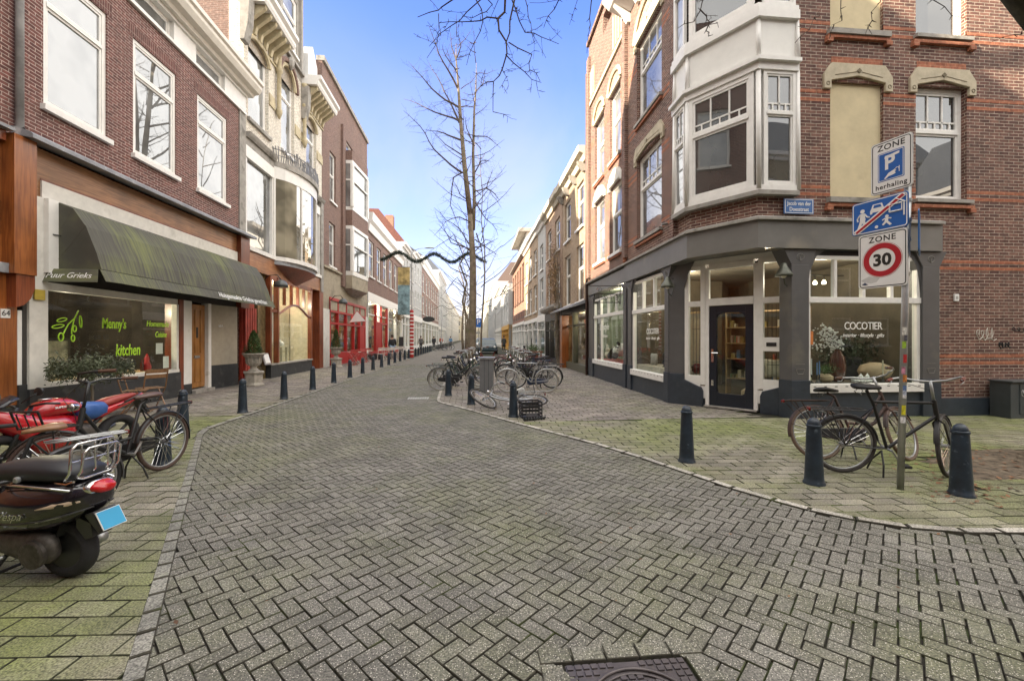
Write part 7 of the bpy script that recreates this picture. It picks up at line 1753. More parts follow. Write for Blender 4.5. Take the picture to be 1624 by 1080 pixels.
# ======================= car =======================
def car(label, paint, x, y):
    t = thing("parked_car", (x, y, 0), label, "car"); f = FR((x, y), (1, 0), (0, -1))
    b = MB(); secs = []
    for yy, zb, zt, w_ in ((-2.1,.35,.75,.75),(-2.0,.25,.95,.85),(-1.2,.22,1.0,.88),(0,.22,1.02,.9),(1.4,.22,1.02,.9),(2.0,.28,.95,.85),(2.1,.4,.8,.8)):
        secs.append([Vector((x+w_*cx, y+yy, z)) for cx, z in ((-1,zb+.1),(-.95,zb),(.95,zb),(1,zb+.1),(1,(zb+zt)/2),(.95,zt-.03),(.85,zt),(-.85,zt),(-.95,zt-.03),(-1,(zb+zt)/2))])
    b.loft(secs); b.build("body", paint, t, smooth=True, auto=40)
    b = MB(); b.loft([[Vector((x+cx*w_, y+yy, z)) for cx in (-1, 1)]+[Vector((x+cx*w_, y+yy2, z)) for cx in (1, -1)] for w_, yy, yy2, z in ((.86,-1.35,1.9,1.0),(.72,-.75,1.7,1.45))]); b.build("windows", M("car_glass", (.03,.05,.06), .08), t)
    b = MB(); b.loft([[Vector((x+cx*w_, y+yy, z)) for cx in (-1, 1)]+[Vector((x+cx*w_, y+yy2, z)) for cx in (1, -1)] for w_, yy, yy2, z in ((.72,-.75,1.7,1.45),(.66,-.6,1.6,1.52))]); b.build("roof", paint, t)
    for sx in (-.85, .85):
        for yy in (-1.35, 1.35): b = MB(); b.lathe((x+sx,y+yy,.32), [(.2,-.1),(.32,-.1),(.32,.1),(.2,.1)], 16, axis='x'); b.build("wheel", rubber, t)
    for sx in (-.65, .65): MB().ball((x+sx,y-2.08,.68), .12, 8, 6).build("headlight", signw, t)
car("dark blue grey car facing the camera behind the parked bicycles and tree", M("car_blue_grey", (.05,.08,.10), .25, coat=.8), 1.55, 43)
car("pale parked car farther down the right side", M("car_silver", (.4,.42,.44), .25, .4, coat=.6), 1.4, 60)
# ======================= people =======================
skin = M("skin", (.45,.26,.18), .6, var=.05)
def person(x, y, face, label, coat, trousers, hair, h=1.75, stride=.18, long=False, z=ZP, armb=.15):
    """one skinned body; walking pose facing direction 'face' (radians)"""
    t = thing("person", (x, y, 0), label, "person"); k = h/1.75
    J = {'pel':(0,0,.95),'wst':(0,0,1.10),'ch':(.02,0,1.32),'nk':(.02,0,1.48),'hb':(.04,0,1.56),'hd':(.05,0,1.66),
     'lh':(0,.09,.90),'lk':(stride*.6,.10,.50),'la':(stride,.10,.10),'lt':(stride+.17,.11,.04),'rh':(0,-.09,.90),'rk':(-stride*.2,-.10,.50),'ra':(-stride*1.2,-.10,.12),'rt':(-stride*1.2+.16,-.11,.04),
     'ls':(.01,.19,1.42),'le':(-armb*.5,.24,1.16),'lw':(armb*.3,.25,.93),'rs':(.01,-.19,1.42),'re':(-armb*.2,-.24,1.16),'rw':(armb,-.24,.95)}
    r = {'pel':.135,'wst':.115,'ch':.15,'nk':.055,'hb':.075,'hd':.085,'lh':.09,'lk':.058,'la':.042,'lt':.035,'rh':.09,'rk':.058,'ra':.042,'rt':.035,'ls':.065,'le':.045,'lw':.032,'rs':.065,'re':.045,'rw':.032}
    E_ = [('pel','wst'),('wst','ch'),('ch','nk'),('nk','hb'),('hb','hd'),('pel','lh'),('lh','lk'),('lk','la'),('la','lt'),('pel','rh'),('rh','rk'),('rk','ra'),('ra','rt'),('ch','ls'),('ls','le'),('le','lw'),('ch','rs'),('rs','re'),('re','rw')]
    for s_, wn in ((1,'lw'),(-1,'rw')):      # palm, five unequal fingers
        w_ = Vector(J[wn]); J[wn+'p'] = tuple(w_+Vector((.02,0,-.07))); r[wn+'p'] = .026; E_.append((wn, wn+'p'))
        for i, (dx, L_) in enumerate(((.03,.07),(.012,.08),(-.006,.075),(-.022,.06))):
            J[wn+'f%d' % i] = tuple(w_+Vector((.02+dx, -s_*.01, -.09-L_))); r[wn+'f%d' % i] = .008; E_.append((wn+'p', wn+'f%d' % i))
        J[wn+'t'] = tuple(w_+Vector((.06,-s_*.02,-.10))); r[wn+'t'] = .009; E_.append((wn+'p', wn+'t'))
    def skinmesh(keys, scale_r, nm, mat, sub=1, over=None):
        ks = list(keys); me = bpy.data.meshes.new(nm); me.from_pydata([tuple(Vector(J[q_])*k) for q_ in ks], [(ks.index(a), ks.index(b_)) for a, b_ in E_ if a in ks and b_ in ks], [])
        o = bpy.data.objects.new(nm, me); COL.objects.link(o); md = o.modifiers.new("s", 'SKIN')
        for i, q_ in enumerate(ks): v = (over or {}).get(q_, r[q_])*k*scale_r if not (over and q_ in over) else over[q_]*k; me.skin_vertices[0].data[i].radius = (v, v)
        me.skin_vertices[0].data[0].use_root = True
        ms = o.modifiers.new("b", 'SUBSURF'); ms.levels = ms.render_levels = sub; me.materials.append(mat)
        dg = bpy.context.evaluated_depsgraph_get(); dg.update(); m2 = bpy.data.meshes.new_from_object(o.evaluated_get(dg)); bpy.data.objects.remove(o)
        q_ = bpy.data.objects.new(nm, m2); COL.objects.link(q_); m2.polygons.foreach_set("use_smooth", [True]*len(m2.polygons)); q_.parent = t; return q_
    skinmesh(J.keys(), 1, "body", skin)
    leg = ['pel','lh','lk','la','rh','rk','ra']; skinmesh(leg, 1.22, "trousers", trousers)
    skinmesh(['wst','pel','ch','nk','ls','le','lw','rs','re','rw'], 1.28, "coat", coat, over={'nk':.07})
    def P(o): o.parent = t; return o
    if long: P(MB().lathe((0,0,0), [(.24,.55),(.22,.8),(.19,1.05),(.2,1.3)], 14, sx=1., sy=.9).build("coat_skirt", coat, smooth=True))
    hc = Vector(J['hd'])*k
    P(MB().ball(hc+Vector((-.018,0,.025)), .108*k, 12, 8, (1.02,.92,1.05)).build("hair", hair, smooth=True))
    b = MB(); b.ball(hc+Vector((.098,0,-.01)), .018, 6, 5, (1,.7,1.5))
    for s_ in (-1, 1): b.ball(hc+Vector((.01,s_*.085,-.01)), .02, 6, 5, (.8,.4,1.3))
    P(b.build("nose_and_ears", skin, smooth=True)); b = MB()
    for s_ in (-1, 1): b.ball(hc+Vector((.083,s_*.032,.01)), .010, 6, 5)
    b.box(hc.x+.086, hc.x+.092, -.022, .022, hc.z-.055, hc.z-.048); P(b.build("eyes_and_mouth", M("face_dark", (.06,.02,.02), .6), smooth=True))
    b = MB()
    for q_ in ('l', 'r'): a = Vector(J[q_+'a'])*k; tt = Vector(J[q_+'t'])*k; b.loft([sring(xx, zz, ww, hh, 2.4, 12, yoff=a.y) for xx, zz, ww, hh in ((a.x-.06,.04,.03,.035),(a.x-.02,.05,.045,.05),(a.x+.08,.04,.048,.04),(tt.x+.03,.03,.04,.028),(tt.x+.07,.025,.015,.015))])
    P(b.build("shoes", blackm, smooth=True)); t.location = (x, y, z); t.rotation_euler = (0, 0, face); return t
jacket = M("black_jacket", (.012,.013,.016), .8); jeans = M("pale_jeans", (.20,.28,.38), .8); dkt = M("dark_trousers", (.03,.03,.035), .8); hairm = M("brown_hair", (.05,.03,.02), .7); grey = M("grey_coat", (.12,.12,.12), .8); redc2 = M("red_jacket", (.45,.08,.04), .8); bluc = M("blue_jacket", (.10,.22,.36), .8)
person(-5.75, 31.9, pi*.5+.3, "man in a black jacket and pale blue jeans walking along the left cafe tables", jacket, jeans, hairm)
person(3.6, 48, -pi/2, "person in a long dark coat walking on the far right pavement", M("dark_coat", (.03,.035,.035), .8), dkt, hairm, long=True)
person(-5.8, 50, -pi/2, "person in a grey coat by the far left bollards", grey, dkt, hairm)
person(-5.2, 60, pi/2, "person in dark clothes farther along the left bollards", dkt, dkt, hairm)
person(-4.9, 70, -pi/2, "person in an orange red jacket far down the left pavement", redc2, dkt, hairm)
person(-3.2, 66, -pi/2, "person in a blue jacket far down the street near the parked bicycles", bluc, dkt, hairm)
# ======================= bare trees =======================
bark = M("ginkgo_bark", (.19,.155,.115), .9, var=.3, scale=5, dirt=((.12,.12,.05), 3, .56), bump=.7, bscale=22)
twigm = M("bare_twig", (.070,.050,.040), .85, var=.3)
def grow(b, p, d, L_, r, lvl, q, up=.15, spur=.5, wob=.22):
    """a bare twig that wanders, carries spurs and forks"""
    n = max(3, int(L_/.22)); pts = [Vector(p)]; d = Vector(d).normalized(); st = L_/n
    for i in range(n):
        d = (d+Vector((q.gauss(0, wob), q.gauss(0, wob), q.gauss(0, wob)+up*.3))*.55).normalized(); pts.append(pts[-1]+d*st)
    b.tube(pts, [max(.0022, r*(1-.8*i/n)) for i in range(n+1)], 4 if lvl else 5, cap=False)
    for i in range(1, n):
        if lvl < 2 and q.random() < .55:
            a = (pts[i+1]-pts[i]).normalized(); o = a.orthogonal().normalized(); o = Matrix.Rotation(q.uniform(0, 6.28), 3, a) @ o
            grow(b, pts[i], a*.7+o*.8, L_*q.uniform(.25, .5)*(1-i/n*.4), r*.55, lvl+1, q, up, spur, wob)
        if q.random() < spur:
            a = Vector((q.gauss(0,1), q.gauss(0,1), q.gauss(0,1))).normalized(); b.tube([pts[i], pts[i]+a*q.uniform(.03,.07)], [r*.5+.002, .002], 3, cap=False)
    return pts
def limb(b, pts, r0, r1, q, twl=.7, dens=.6, seg=6, spur=.05, up=.1, sub=3):
    pts = [Vector(p) for p in pts]; fine = [pts[0]]
    for i in range(len(pts)-1):
        m = max(2, int((pts[i+1]-pts[i]).length/.35))
        for k in range(1, m+1): fine.append(pts[i].lerp(pts[i+1], k/m)+Vector((q.gauss(0,.02), q.gauss(0,.02), q.gauss(0,.02)))*(1 if k < m else 0))
    n = len(fine); rad = [r0+(r1-r0)*i/(n-1) for i in range(n)]; b.tube(fine, rad, seg)
    for i in range(1, n-1):
        a = (fine[i+1]-fine[i]).normalized()
        for k in range(sub):
            if q.random() < dens:
                o = Matrix.Rotation(q.uniform(0, 6.28), 3, a) @ a.orthogonal().normalized(); grow(b, fine[i], a*.6+o, twl*q.uniform(.4, 1.1), max(.003, rad[i]*.35 if rad[i] < .03 else .008), 1, q, up)
            o = Matrix.Rotation(q.uniform(0, 6.28), 3, a) @ a.orthogonal().normalized(); b.tube([fine[i], fine[i]+o*q.uniform(.04, .04+spur*1.5)], [.006, .002], 3, cap=False)
tr = thing("street_tree", (0, 21.4, 0), "tall bare two stemmed street tree with a mossy trunk rising out of the parked bicycles", "tree")
q = random.Random(21); TD = 21.4
def z7(x, y, dd=0.): return at(640+x/2.7, y/2.7, TD+dd)
b = MB()
tk = [at(748, 602, TD), at(748, 560, TD), at(749, 520, TD), at(750, 470, TD), at(750, 420, TD), z7(295, 1080), z7(285, 920)]
b.lathe(tk[0]-Vector((0,0,.1)), [(.34,0),(.26,.2),(.22,.5),(.2,.9)], 12)
b.tube(tk, [.23,.215,.20,.18,.165,.15,.13], 12)
b.tube([z7(285,920), z7(262,720), z7(243,500), z7(235,380), z7(225,250), z7(225,190)], [.135,.115,.085,.06,.032,.012], 8)
b.tube([z7(298,985), z7(303,860,.15), z7(298,660,.2), z7(303,470,.2), z7(310,380,.2), z7(312,270,.2)], [.10,.085,.07,.05,.035,.01], 8)
b.build("trunk", bark, tr, smooth=True)
b = MB()
LB = [[(250,740),(200,705),(130,640),(70,540),(0,475)],[(243,600),(170,570),(90,555)],[(240,520),(190,500),(130,480),(60,445),(0,425)],[(235,460),(180,430),(120,380),(60,310),(20,265)],[(232,380),(190,300),(150,230),(108,110)],
 [(238,525),(200,440),(150,340),(105,265)],[(250,665),(180,620),(120,560)],[(244,460),(290,458),(330,452)],[(300,585),(340,585),(370,595),(415,635)],[(262,690),(240,700),(285,670),(370,690)],[(305,740),(330,690),(365,690)],[(303,820),(355,805),(385,720)],[(350,805),(390,830),(412,860)],
 [(310,870),(340,920),(380,960),(405,1010)],[(285,1050),(240,980),(180,940),(130,890)],[(285,1075),(200,1020),(150,960)],[(280,860),(240,830),(210,770)],[(300,960),(240,930),(180,950),(130,1010)],[(300,620),(270,550),(262,500)],[(225,300),(180,240),(165,190)],[(228,250),(245,200),(235,150)],[(226,260),(205,200),(200,140)],
 [(305,400),(340,360),(350,300)],[(300,1060),(350,1050),(405,1020)],[(262,735),(215,760),(200,880),(245,1000)],[(312,1000),(335,1075),(345,1160)]]
for i, L_ in enumerate(LB):
    o0 = q.uniform(-1.6, 1.6) if i % 3 else 0; m = len(L_); limb(b, [z7(x, y, o0*k/(m-1)) for k, (x, y) in enumerate(L_)], .052 if i < 6 else .034, .007, q, .95, .75, spur=.08)
for (x0,y0),(x1,y1),(x2,y2) in (((746,430),(720,372),(676,404)),((747,440),(715,425),(690,398)),((752,400),(770,380),(785,385)),((753,380),(776,396),(790,405)),((746,395),(715,385),(690,335)),((745,470),(725,440),(700,470)),((753,330),(775,300),(795,330))): limb(b, [at(x0,y0,TD), at(x1,y1,TD+.5), at(x2,y2,TD+q.uniform(-1,1))], .03, .006, q, .7, .5, spur=.06)
for i in range(34):
    y = 330-i*8.2; lx = 745-(330-y)*.075 if i % 2 else 752+(330-y)*.012
    p = at(lx, y, TD); a = i*2.399+q.random(); L_ = q.uniform(.9, 2.0)*(1-.45*i/34); d = Vector((math.cos(a), math.sin(a), q.uniform(.1,.7)))
    limb(b, [p, p+d*L_*.5, p+d*L_+Vector((0,0,L_*.2))], .022, .005, q, .55, .5, 5, spur=.06, sub=2)
b.build("crown", twigm, tr, recalc=False)
# further trees in the row
def simple_tree(x, y, h, label, seed, r=.16, cols=18):
    t = thing("street_tree", (x, y, 0), label, "tree", "bare street trees"); q = random.Random(seed); b = MB(); pts = [Vector((x+q.gauss(0,.05)*i, y, h*i/8)) for i in range(9)]
    b.tube(pts, [r*(1-.85*i/8) for i in range(9)], 8); b.build("trunk", bark, t, smooth=True); b = MB()
    for i in range(cols):
        z = h*(.25+.73*i/cols); a = i*2.4+q.random(); L_ = (h-z)*.28+.9; p = Vector((x, y, z)); d = Vector((math.cos(a), math.sin(a), .55))
        limb(b, [p, p+d*L_*.5, p+d*L_+Vector((0,0,L_*.15))], .03, .008, q, .6, .25, 4, spur=.08, sub=1)
    b.build("crown", twigm, t, recalc=False)
simple_tree(-.35, 33, 11.5, "second bare street tree, thin, half hidden behind the main trunk on its left", 5, .12); simple_tree(.6, 27.5, 14.5, "thin bare street tree just right of the main trunk", 9, .065)
simple_tree(-.9, 46, 12, "third bare street tree down the street", 6, .14); simple_tree(-.9, 66, 12, "bare street tree, small and far, left of the parked cars", 7, .15); simple_tree(-.9, 92, 12, "farthest bare street tree in the row", 8, .15)
# the tree at the corner, whose branches hang into the top of the view
nr = thing("street_tree", (7.4, 4.6, 0), "bare tree in the corner soil patch, its branches hanging into the top of the view", "tree"); q = random.Random(77)
dk = M("dark_mossy_bark", (.05,.045,.03), .95, var=.5, scale=7, dirt=((.09,.10,.03), 6, .55), bump=.9, bscale=18)
b = MB(); b.tube([(7.55,4.7,-.1), (7.5,4.65,.6), (7.4,4.6,3), (7.25,4.5,5.2), (7.0,4.4,6.6)], [.42,.30,.27,.26,.24], 14)
e0 = at(1760, 150, 4.6); b.tube([(7.3,4.55,4.4), e0, at(1692,25,4.4), at(1628,-38,4.3), at(1530,-105,4.2), at(1350,-190,4.4)], [.25,.24,.27,.22,.18,.13], 12); b.build("trunk", dk, nr, smooth=True)
b = MB()
def z1(x, y, dd=5.2): return at(640+x/2.7, y/2.7, dd)
limb(b, [at(1350,-190,4.4), at(1150,-230,4.8), at(960,-150,5.2), z1(560,-260)], .13, .05, q, .8, .3, 8)
limb(b, [at(960,-150,5.2), z1(700,-300), z1(480,-160), z1(440,-60)], .06, .03, q, .8, .3)
limb(b, [at(7.0,4.4,6.6) if 0 else Vector((7.0,4.4,6.6)), at(1300,-500,6), at(1000,-420,6)], .2, .05, q, 1, .4, 8)
NB = [([(440,-60),(435,0),(405,80),(440,180),(425,290),(385,350),(383,480)], .017, .004, 5.2),([(470,-100),(475,0),(455,90),(440,180)], .014, .008, 5.2),([(470,-60),(480,40),(520,140),(590,160),(665,190)], .010, .003, 5.3),
 ([(437,235),(520,310),(590,355)], .008, .003, 5.2),([(440,-60),(300,-40),(210,0),(150,45),(60,75)], .014, .004, 5.5),([(405,80),(330,90),(250,95),(150,100)], .009, .003, 5.0),([(440,-60),(330,0),(240,90),(150,150),(100,250)], .010, .003, 5.6),
 ([(450,183),(550,235),(540,300),(585,350)], .008, .003, 5.1),([(680,-80),(665,0),(620,70),(600,120)], .009, .003, 5.3),([(820,-100),(805,0),(800,110),(785,230)], .009, .003, 5.2),([(150,60),(160,150),(110,200)], .006, .003, 5.5),([(310,0),(340,90),(300,190),(270,280)], .008, .003, 5.4),([(383,350),(330,370),(350,300)], .007, .003, 5.2),([(383,480),(460,495)], .005, .002, 5.2),([(330,-40),(380,20),(330,60),(250,70)], .008, .003, 5.3),([(745,-60),(745,0),(735,50)], .005, .002, 5.2),
 ([(520,-100),(530,30),(545,100),(560,190)], .007, .003, 5.6),([(420,290),(440,330),(410,380)], .005, .002, 5.2),([(240,-60),(150,0),(100,-10)], .008, .003, 5.6)]
for L_, r0, r1, dd in NB: limb(b, [z1(x, y, dd) for x, y in L_], r0, r1, q, .34, .32, 5, spur=.012, up=-.1, sub=1)
zc = lambda x, y, d=4.9: at(1060+x/5.4, y/5.4, d)
for L_ in ([(300,-120),(290,0),(275,90),(220,190),(80,245)],[(275,90),(330,170),(345,215),(430,240)],[(345,215),(350,280),(348,300)]): limb(b, [zc(*p) for p in L_], .008, .003, q, .18, .3, 5, spur=.01, sub=1)
z9 = lambda x, y, d=4.6: at(1224+x/2.7, y/2.7, d)
for L_ in ([(290,-60),(295,40),(300,90),(255,110)],[(455,-60),(465,10),(430,90),(430,150)],[(430,90),(400,110)],[(640,-30),(740,30),(830,80)],[(1100,130),(1040,150),(930,185)],[(100,185),(160,130),(240,0)]): limb(b, [z9(*p) for p in L_], .005, .002, q, .15, .2, 4, spur=.008, sub=1)
b.build("crown", twigm, nr, recalc=False)
# dried climber on the right-hand brown house
t = thing("climbing_plant", fr2(6.2,.1,0), "dried leafless climber with brown leaves growing up the brown brick house", "climber"); q = random.Random(4); b = MB()
for i in range(14):
    s = 5.9+q.uniform(-.3,.3); pts = [fr2(s, .12, 0)]
    for k in range(1, 9): s += q.gauss(.04, .13); pts.append(fr2(s, .12+q.uniform(0,.15), k*.82))
    b.tube(pts, [.035*(1-.09*k) for k in range(9)], 4)
b.build("stem", bark, t); b = MB(); leaves(b, None, 2600, lambda: fr2(6.6+q.gauss(0,.7), .2+q.random()*.25, 4.9+q.gauss(0,1.0)), .05, q); b.build("foliage", M("dried_vine_leaf", (.30,.19,.09), .8, var=.5), t, recalc=False)
# green pots by the right shops
t = thing("shrub_tub", fr2(12.6,.6,0), "low green shrubs in tubs before the white shop on the right", "tub plants"); q = random.Random(6); b = MB()
leaves(b, None, 1800, lambda: fr2(13+q.gauss(0,1.2), .6+q.gauss(0,.2), .75+q.gauss(0,.16)), .04, q); b.build("foliage", conif, t, recalc=False); b = MB()
for s in (11.8, 13, 14.2): b.lathe(fr2(s,.6,ZP), [(.2,0),(.26,.5)], 10)
b.build("tub", blackp, t)
t = thing("wooden_stool", fr2(10.4,.6,0), "orange wooden stand outside the right shops", "stand"); MB(fr2).box(10.0, 10.7, .35, .8, .62, .68).build("top", wood_o, t); b = MB(fr2)
for s in (10.05, 10.6): b.box(s, s+.05, .4, .45, ZP, .62); b.box(s, s+.05, .7, .75, ZP, .62)
b.build("legs", wood_o, t)
simple_tree(3.5, -5.5, 12, "bare street tree behind the viewpoint on the right", 12, .2); simple_tree(-2.5, -7, 11, "bare street tree behind the viewpoint on the left", 13, .2)
# ======================= things behind the shop glass =======================
def fill_light(pt, e, col_=(1,.86,.68), rad=.025):  # point fill without a fitting, added to brighten a shop interior
    l = bpy.data.lights.new("shop_fill", 'POINT'); l.energy = e; l.color = col_; l.shadow_soft_size = rad; o = bpy.data.objects.new("shop_fill", l); o.location = pt; COL.objects.link(o)
fill_light(fs(1.2,-1.1,2.9), 9); fill_light(fr_(1.3,-1.2,2.9), 11); fill_light(fc(1.5,-1.9,2.55), 6); fill_light(fr_(5,-.6,3.0), 8); fill_light(fl(10.3,-1.2,2.3), 24, (1,.85,.6)); fill_light(fl(19.2,-.7,3.2), 26); fill_light(fl(28,-.9,3.2), 22)
fill_light(fl(36,-.6,3.8), 20); fill_light(fl(44,-.6,3.8), 20); fill_light(fr2(2.5,-.7,2.4), 12); fill_light(fr2(8,-.7,2.3), 6)
em = bpy.data.materials.new("lit_bulb"); em.use_nodes = True; e_ = em.node_tree.nodes.new("ShaderNodeEmission"); e_.inputs[0].default_value = (1,.82,.5,1); e_.inputs[1].default_value = 2; em.node_tree.links.new(e_.outputs[0], em.node_tree.nodes["Material Output"].inputs[0])
t = thing("ceiling_spots", fs(.8,-.6,2.8), "pair of lit ceiling spots behind the upper panes of the corner window", "spotlights"); b = MB(); b.lathe(fs(.66,-.6,2.66), [(.035,0),(.04,.03),(.02,.08)], 10); b.lathe(fs(.86,-.6,2.67), [(.035,0),(.04,.03),(.02,.08)], 10); b.build("reflector", em, t); b = MB(); b.tube([fs(.4,-.6,2.85), fs(1.3,-.6,2.85)], .012, 5); b.tube([fs(.66,-.6,2.76), fs(.66,-.6,2.85)], .01, 5); b.tube([fs(.86,-.6,2.77), fs(.86,-.6,2.85)], .01, 5); b.build("rail", blackm, t)
# corner window display
ds = M("display_board", (.10,.08,.06), .6)
t = thing("display_shelf", fs(1.2,-.5,.6), "dark low display shelf behind the big corner window", "shelf"); MB(fs).box(.02, 2.38, -.75, -.13, .56, .66).build("board", ds, t); MB(fs).box(.02, 2.38, -.80, -.76, .12, .62).build("riser", ds, t)
def lathe_thing(nm, label, cat, p, prof, mat, seg=18, sx=1, sy=1, extra=None):
    t = thing(nm, p, label, cat); MB().lathe(p, prof, seg, 'z', sx, sy).build(extra or "vessel", mat, t, smooth=True, auto=50); return t
vz = .665
amber = M("brown_glass_vase", (.09,.025,.015), .08, coat=.8); sand = M("sand_ceramic", (.42,.32,.20), .7, var=.1)
v = lathe_thing("glass_vase", "tall dark brown glass vase holding white blossom branches in the corner window", "vase", fs(1.0,-.42,vz), [(.09,0),(.13,.05),(.145,.30),(.12,.50),(.06,.62),(.055,.66)], amber)
v = lathe_thing("round_vase", "large sand coloured oval ceramic pot on the right of the corner window display", "vase", fs(1.86,-.45,vz), [(.08,0),(.22,.08),(.27,.2),(.22,.32),(.08,.38)], sand, sx=1.15)
v = lathe_thing("small_bowl", "small pale olive ceramic bowl at the left end of the corner display", "bowl", fs(.14,-.25,vz), [(.05,0),(.10,.05),(.10,.10),(.06,.14)], M("olive_ceramic", (.30,.29,.14), .5), sx=1.2)
v = lathe_thing("small_plant_pot", "round pale pot with a small green plant in the corner window", "plant pot", fs(.62,-.3,vz), [(.07,0),(.14,.06),(.14,.12),(.07,.17)], sand); q = random.Random(3); b = MB(); leaves(b, None, 500, lambda: fs(.62+q.gauss(0,.09), -.3+q.gauss(0,.07), vz+.26+q.gauss(0,.05)), .022, q); b.build("foliage", conif, v, recalc=False)
for i, (s, h, m_) in enumerate(((.24,.48,signw),(.36,.40,M("blue_candle", (.12,.22,.42), .5)),(.41,.43,M("blue_candle",(0,0,0))),(1.78,.44,M("cream_candle", (.6,.56,.42), .5)))):
    t = thing("candlestick", fs(s,-.2,vz), ["tall white candle on a thin stick at the left of the corner window", "blue candle, left of the two blue ones in the corner window", "blue candle, right of the two blue ones in the corner window", "cream candle on a dark stick before the oval pot"][i], "candlestick"); MB().lathe(fs(s,-.2,vz), [(.045,0),(.04,.015),(.012,.03),(.012,.14),(.022,.16)], 12).build("stick", blackm, t, smooth=True); MB().lathe(fs(s,-.2,vz), [(.012,.16),(.011,h)], 8).build("candle", m_, t)
for i, s in enumerate((1.18, 1.32, 1.46)):
    t = thing("cup_stack", fs(s,-.2,vz), ["left stack of white porcelain cups in the corner window", "middle white jar among the porcelain in the corner window", "right white jar among the porcelain in the corner window"][i], "porcelain"); b = MB()
    for k in range(3): b.lathe(fs(s+.03*(k-1),-.2-.05*(k % 2),vz+(.0 if k != 1 else .05)), [(.03,0),(.045,.02),(.05,.05),(.048,.055)], 12)
    if i: b.lathe(fs(s,-.22,vz+.05), [(.035,0),(.038,.08),(.015,.10),(.008,.13)], 12)
    b.build("cup", signw, t, smooth=True, auto=50)
t = thing("blossom_branches", fs(.9,-.4,1.3), "white blossom branches spreading from the brown vase behind the glass", "blossom branches"); q = random.Random(12); b = MB(); f_ = MB()
for i in range(9):
    a = .25+q.random()*1.9; L_ = q.uniform(.45,.85); p0 = fs(1.0,-.42,vz+.6); pts = [p0]
    for k in range(1, 6): pts.append(p0+fs.d*(-math.cos(a)*-1)*0+fs.d*(-(math.cos(a*.6+.2))*L_*k/5)+Vector((0,0,math.sin(a)*L_*k/5*.75))+fs.n*q.uniform(-.05,.12))
    b.tube(pts, .005, 4)
    for k in range(26): p = pts[q.randint(1, 5)]+Vector((q.gauss(0,.05), q.gauss(0,.04), q.gauss(0,.05))); f_.ball(p, q.uniform(.012,.024), 6, 4)
b.build("twig", twigm, t); f_.build("blossom", signw, t, smooth=True)
t = thing("green_bouquet", fs(1.9,-.9,1.2), "dark green leafy plant behind the lettering of the corner window", "plant"); b = MB(); leaves(b, None, 1500, lambda: fs(1.75+q.gauss(0,.3), -1.0+q.gauss(0,.15), 1.25+q.gauss(0,.16)), .05, q); b.build("foliage", lm("dark_foliage", (.03,.05,.02)), t, recalc=False)
lathe_thing("dark_pot", "dark pot under the leafy plant deep in the corner window", "plant pot", fs(1.75,-1.0,.14), [(.2,0),(.24,.5),(.26,.95),(.2,1.0)], blackp)
# shelves seen through the door
t = thing("book_shelf", fc(1.5,-2.3,0), "wooden shelves with small goods seen through the shop door", "shelves"); b = MB(fc)
for z in (.5, 1.0, 1.4, 1.8, 2.2): b.box(.6, 2.4, -2.3, -1.95, z, z+.03)
for s in (.6, 1.2, 2.37): b.box(s, s+.03, -2.3, -1.95, .12, 2.3)
b.build("frame", wood_l, t); cl = [M("goods_%d" % i, c, .6) for i, c in enumerate(((.45,.12,.08),(.1,.2,.35),(.55,.5,.4),(.35,.28,.1),(.1,.25,.15),(.6,.45,.4)))]
for i, m_ in enumerate(cl):
    b = MB(fc); q = random.Random(40+i)
    for k in range(9): s = q.uniform(.66,2.25); z = q.choice((.53,1.03,1.43,1.83)); b.box(s, s+q.uniform(.03,.10), -2.2, -2.0, z, z+q.uniform(.08,.22))
    b.build("goods", m_, t)
lathe_thing("woven_basket", "round pale woven basket inside the shop door", "basket", fc(1.62,-.5,.10), [(.14,0),(.19,.12),(.19,.28),(.12,.34)], sand)
t = thing("cushion", fc(2.2,-.2,.9), "cream cushion in the side light right of the shop door", "cushion"); MB().loft([[fc(2.15+sx*w_, -.22+dn, .92+sz*w_) for sx, sz in ((-1,-1),(0,-.9),(1,-1),(.9,0),(1,1),(0,.9),(-1,1),(-.9,0))] for dn, w_ in ((-.07,.05),(-.05,.15),(0,.19),(.05,.15),(.07,.05))]).build("cover", M("cream_fabric", (.62,.58,.46), .9), t, smooth=True)
lathe_thing("red_jug", "dark red round jug in the side light left of the shop door", "jug", fc(.56,-.25,.72), [(.06,0),(.12,.06),(.12,.16),(.05,.24)], M("dark_red_glaze", (.12,.02,.02), .2))
# bars behind the side lights
for s in (.52, 2.05):
    t = thing("window_grille", fc(s+.1,-.12,1.5), "thin black iron bars behind the %s side light of the shop door" % ("left" if s < 1 else "right"), "grille"); b = MB(); [b.tube([fc(s+.075*i,-.12,.7), fc(s+.075*i,-.12,2.24)], .006, 4) for i in range(4)]; b.tube([fc(s-.02,-.12,1.0), fc(s+.24,-.12,1.0)], .006, 4); b.tube([fc(s-.02,-.12,1.75), fc(s+.24,-.12,1.75)], .006, 4); b.build("bar", blackm, t)
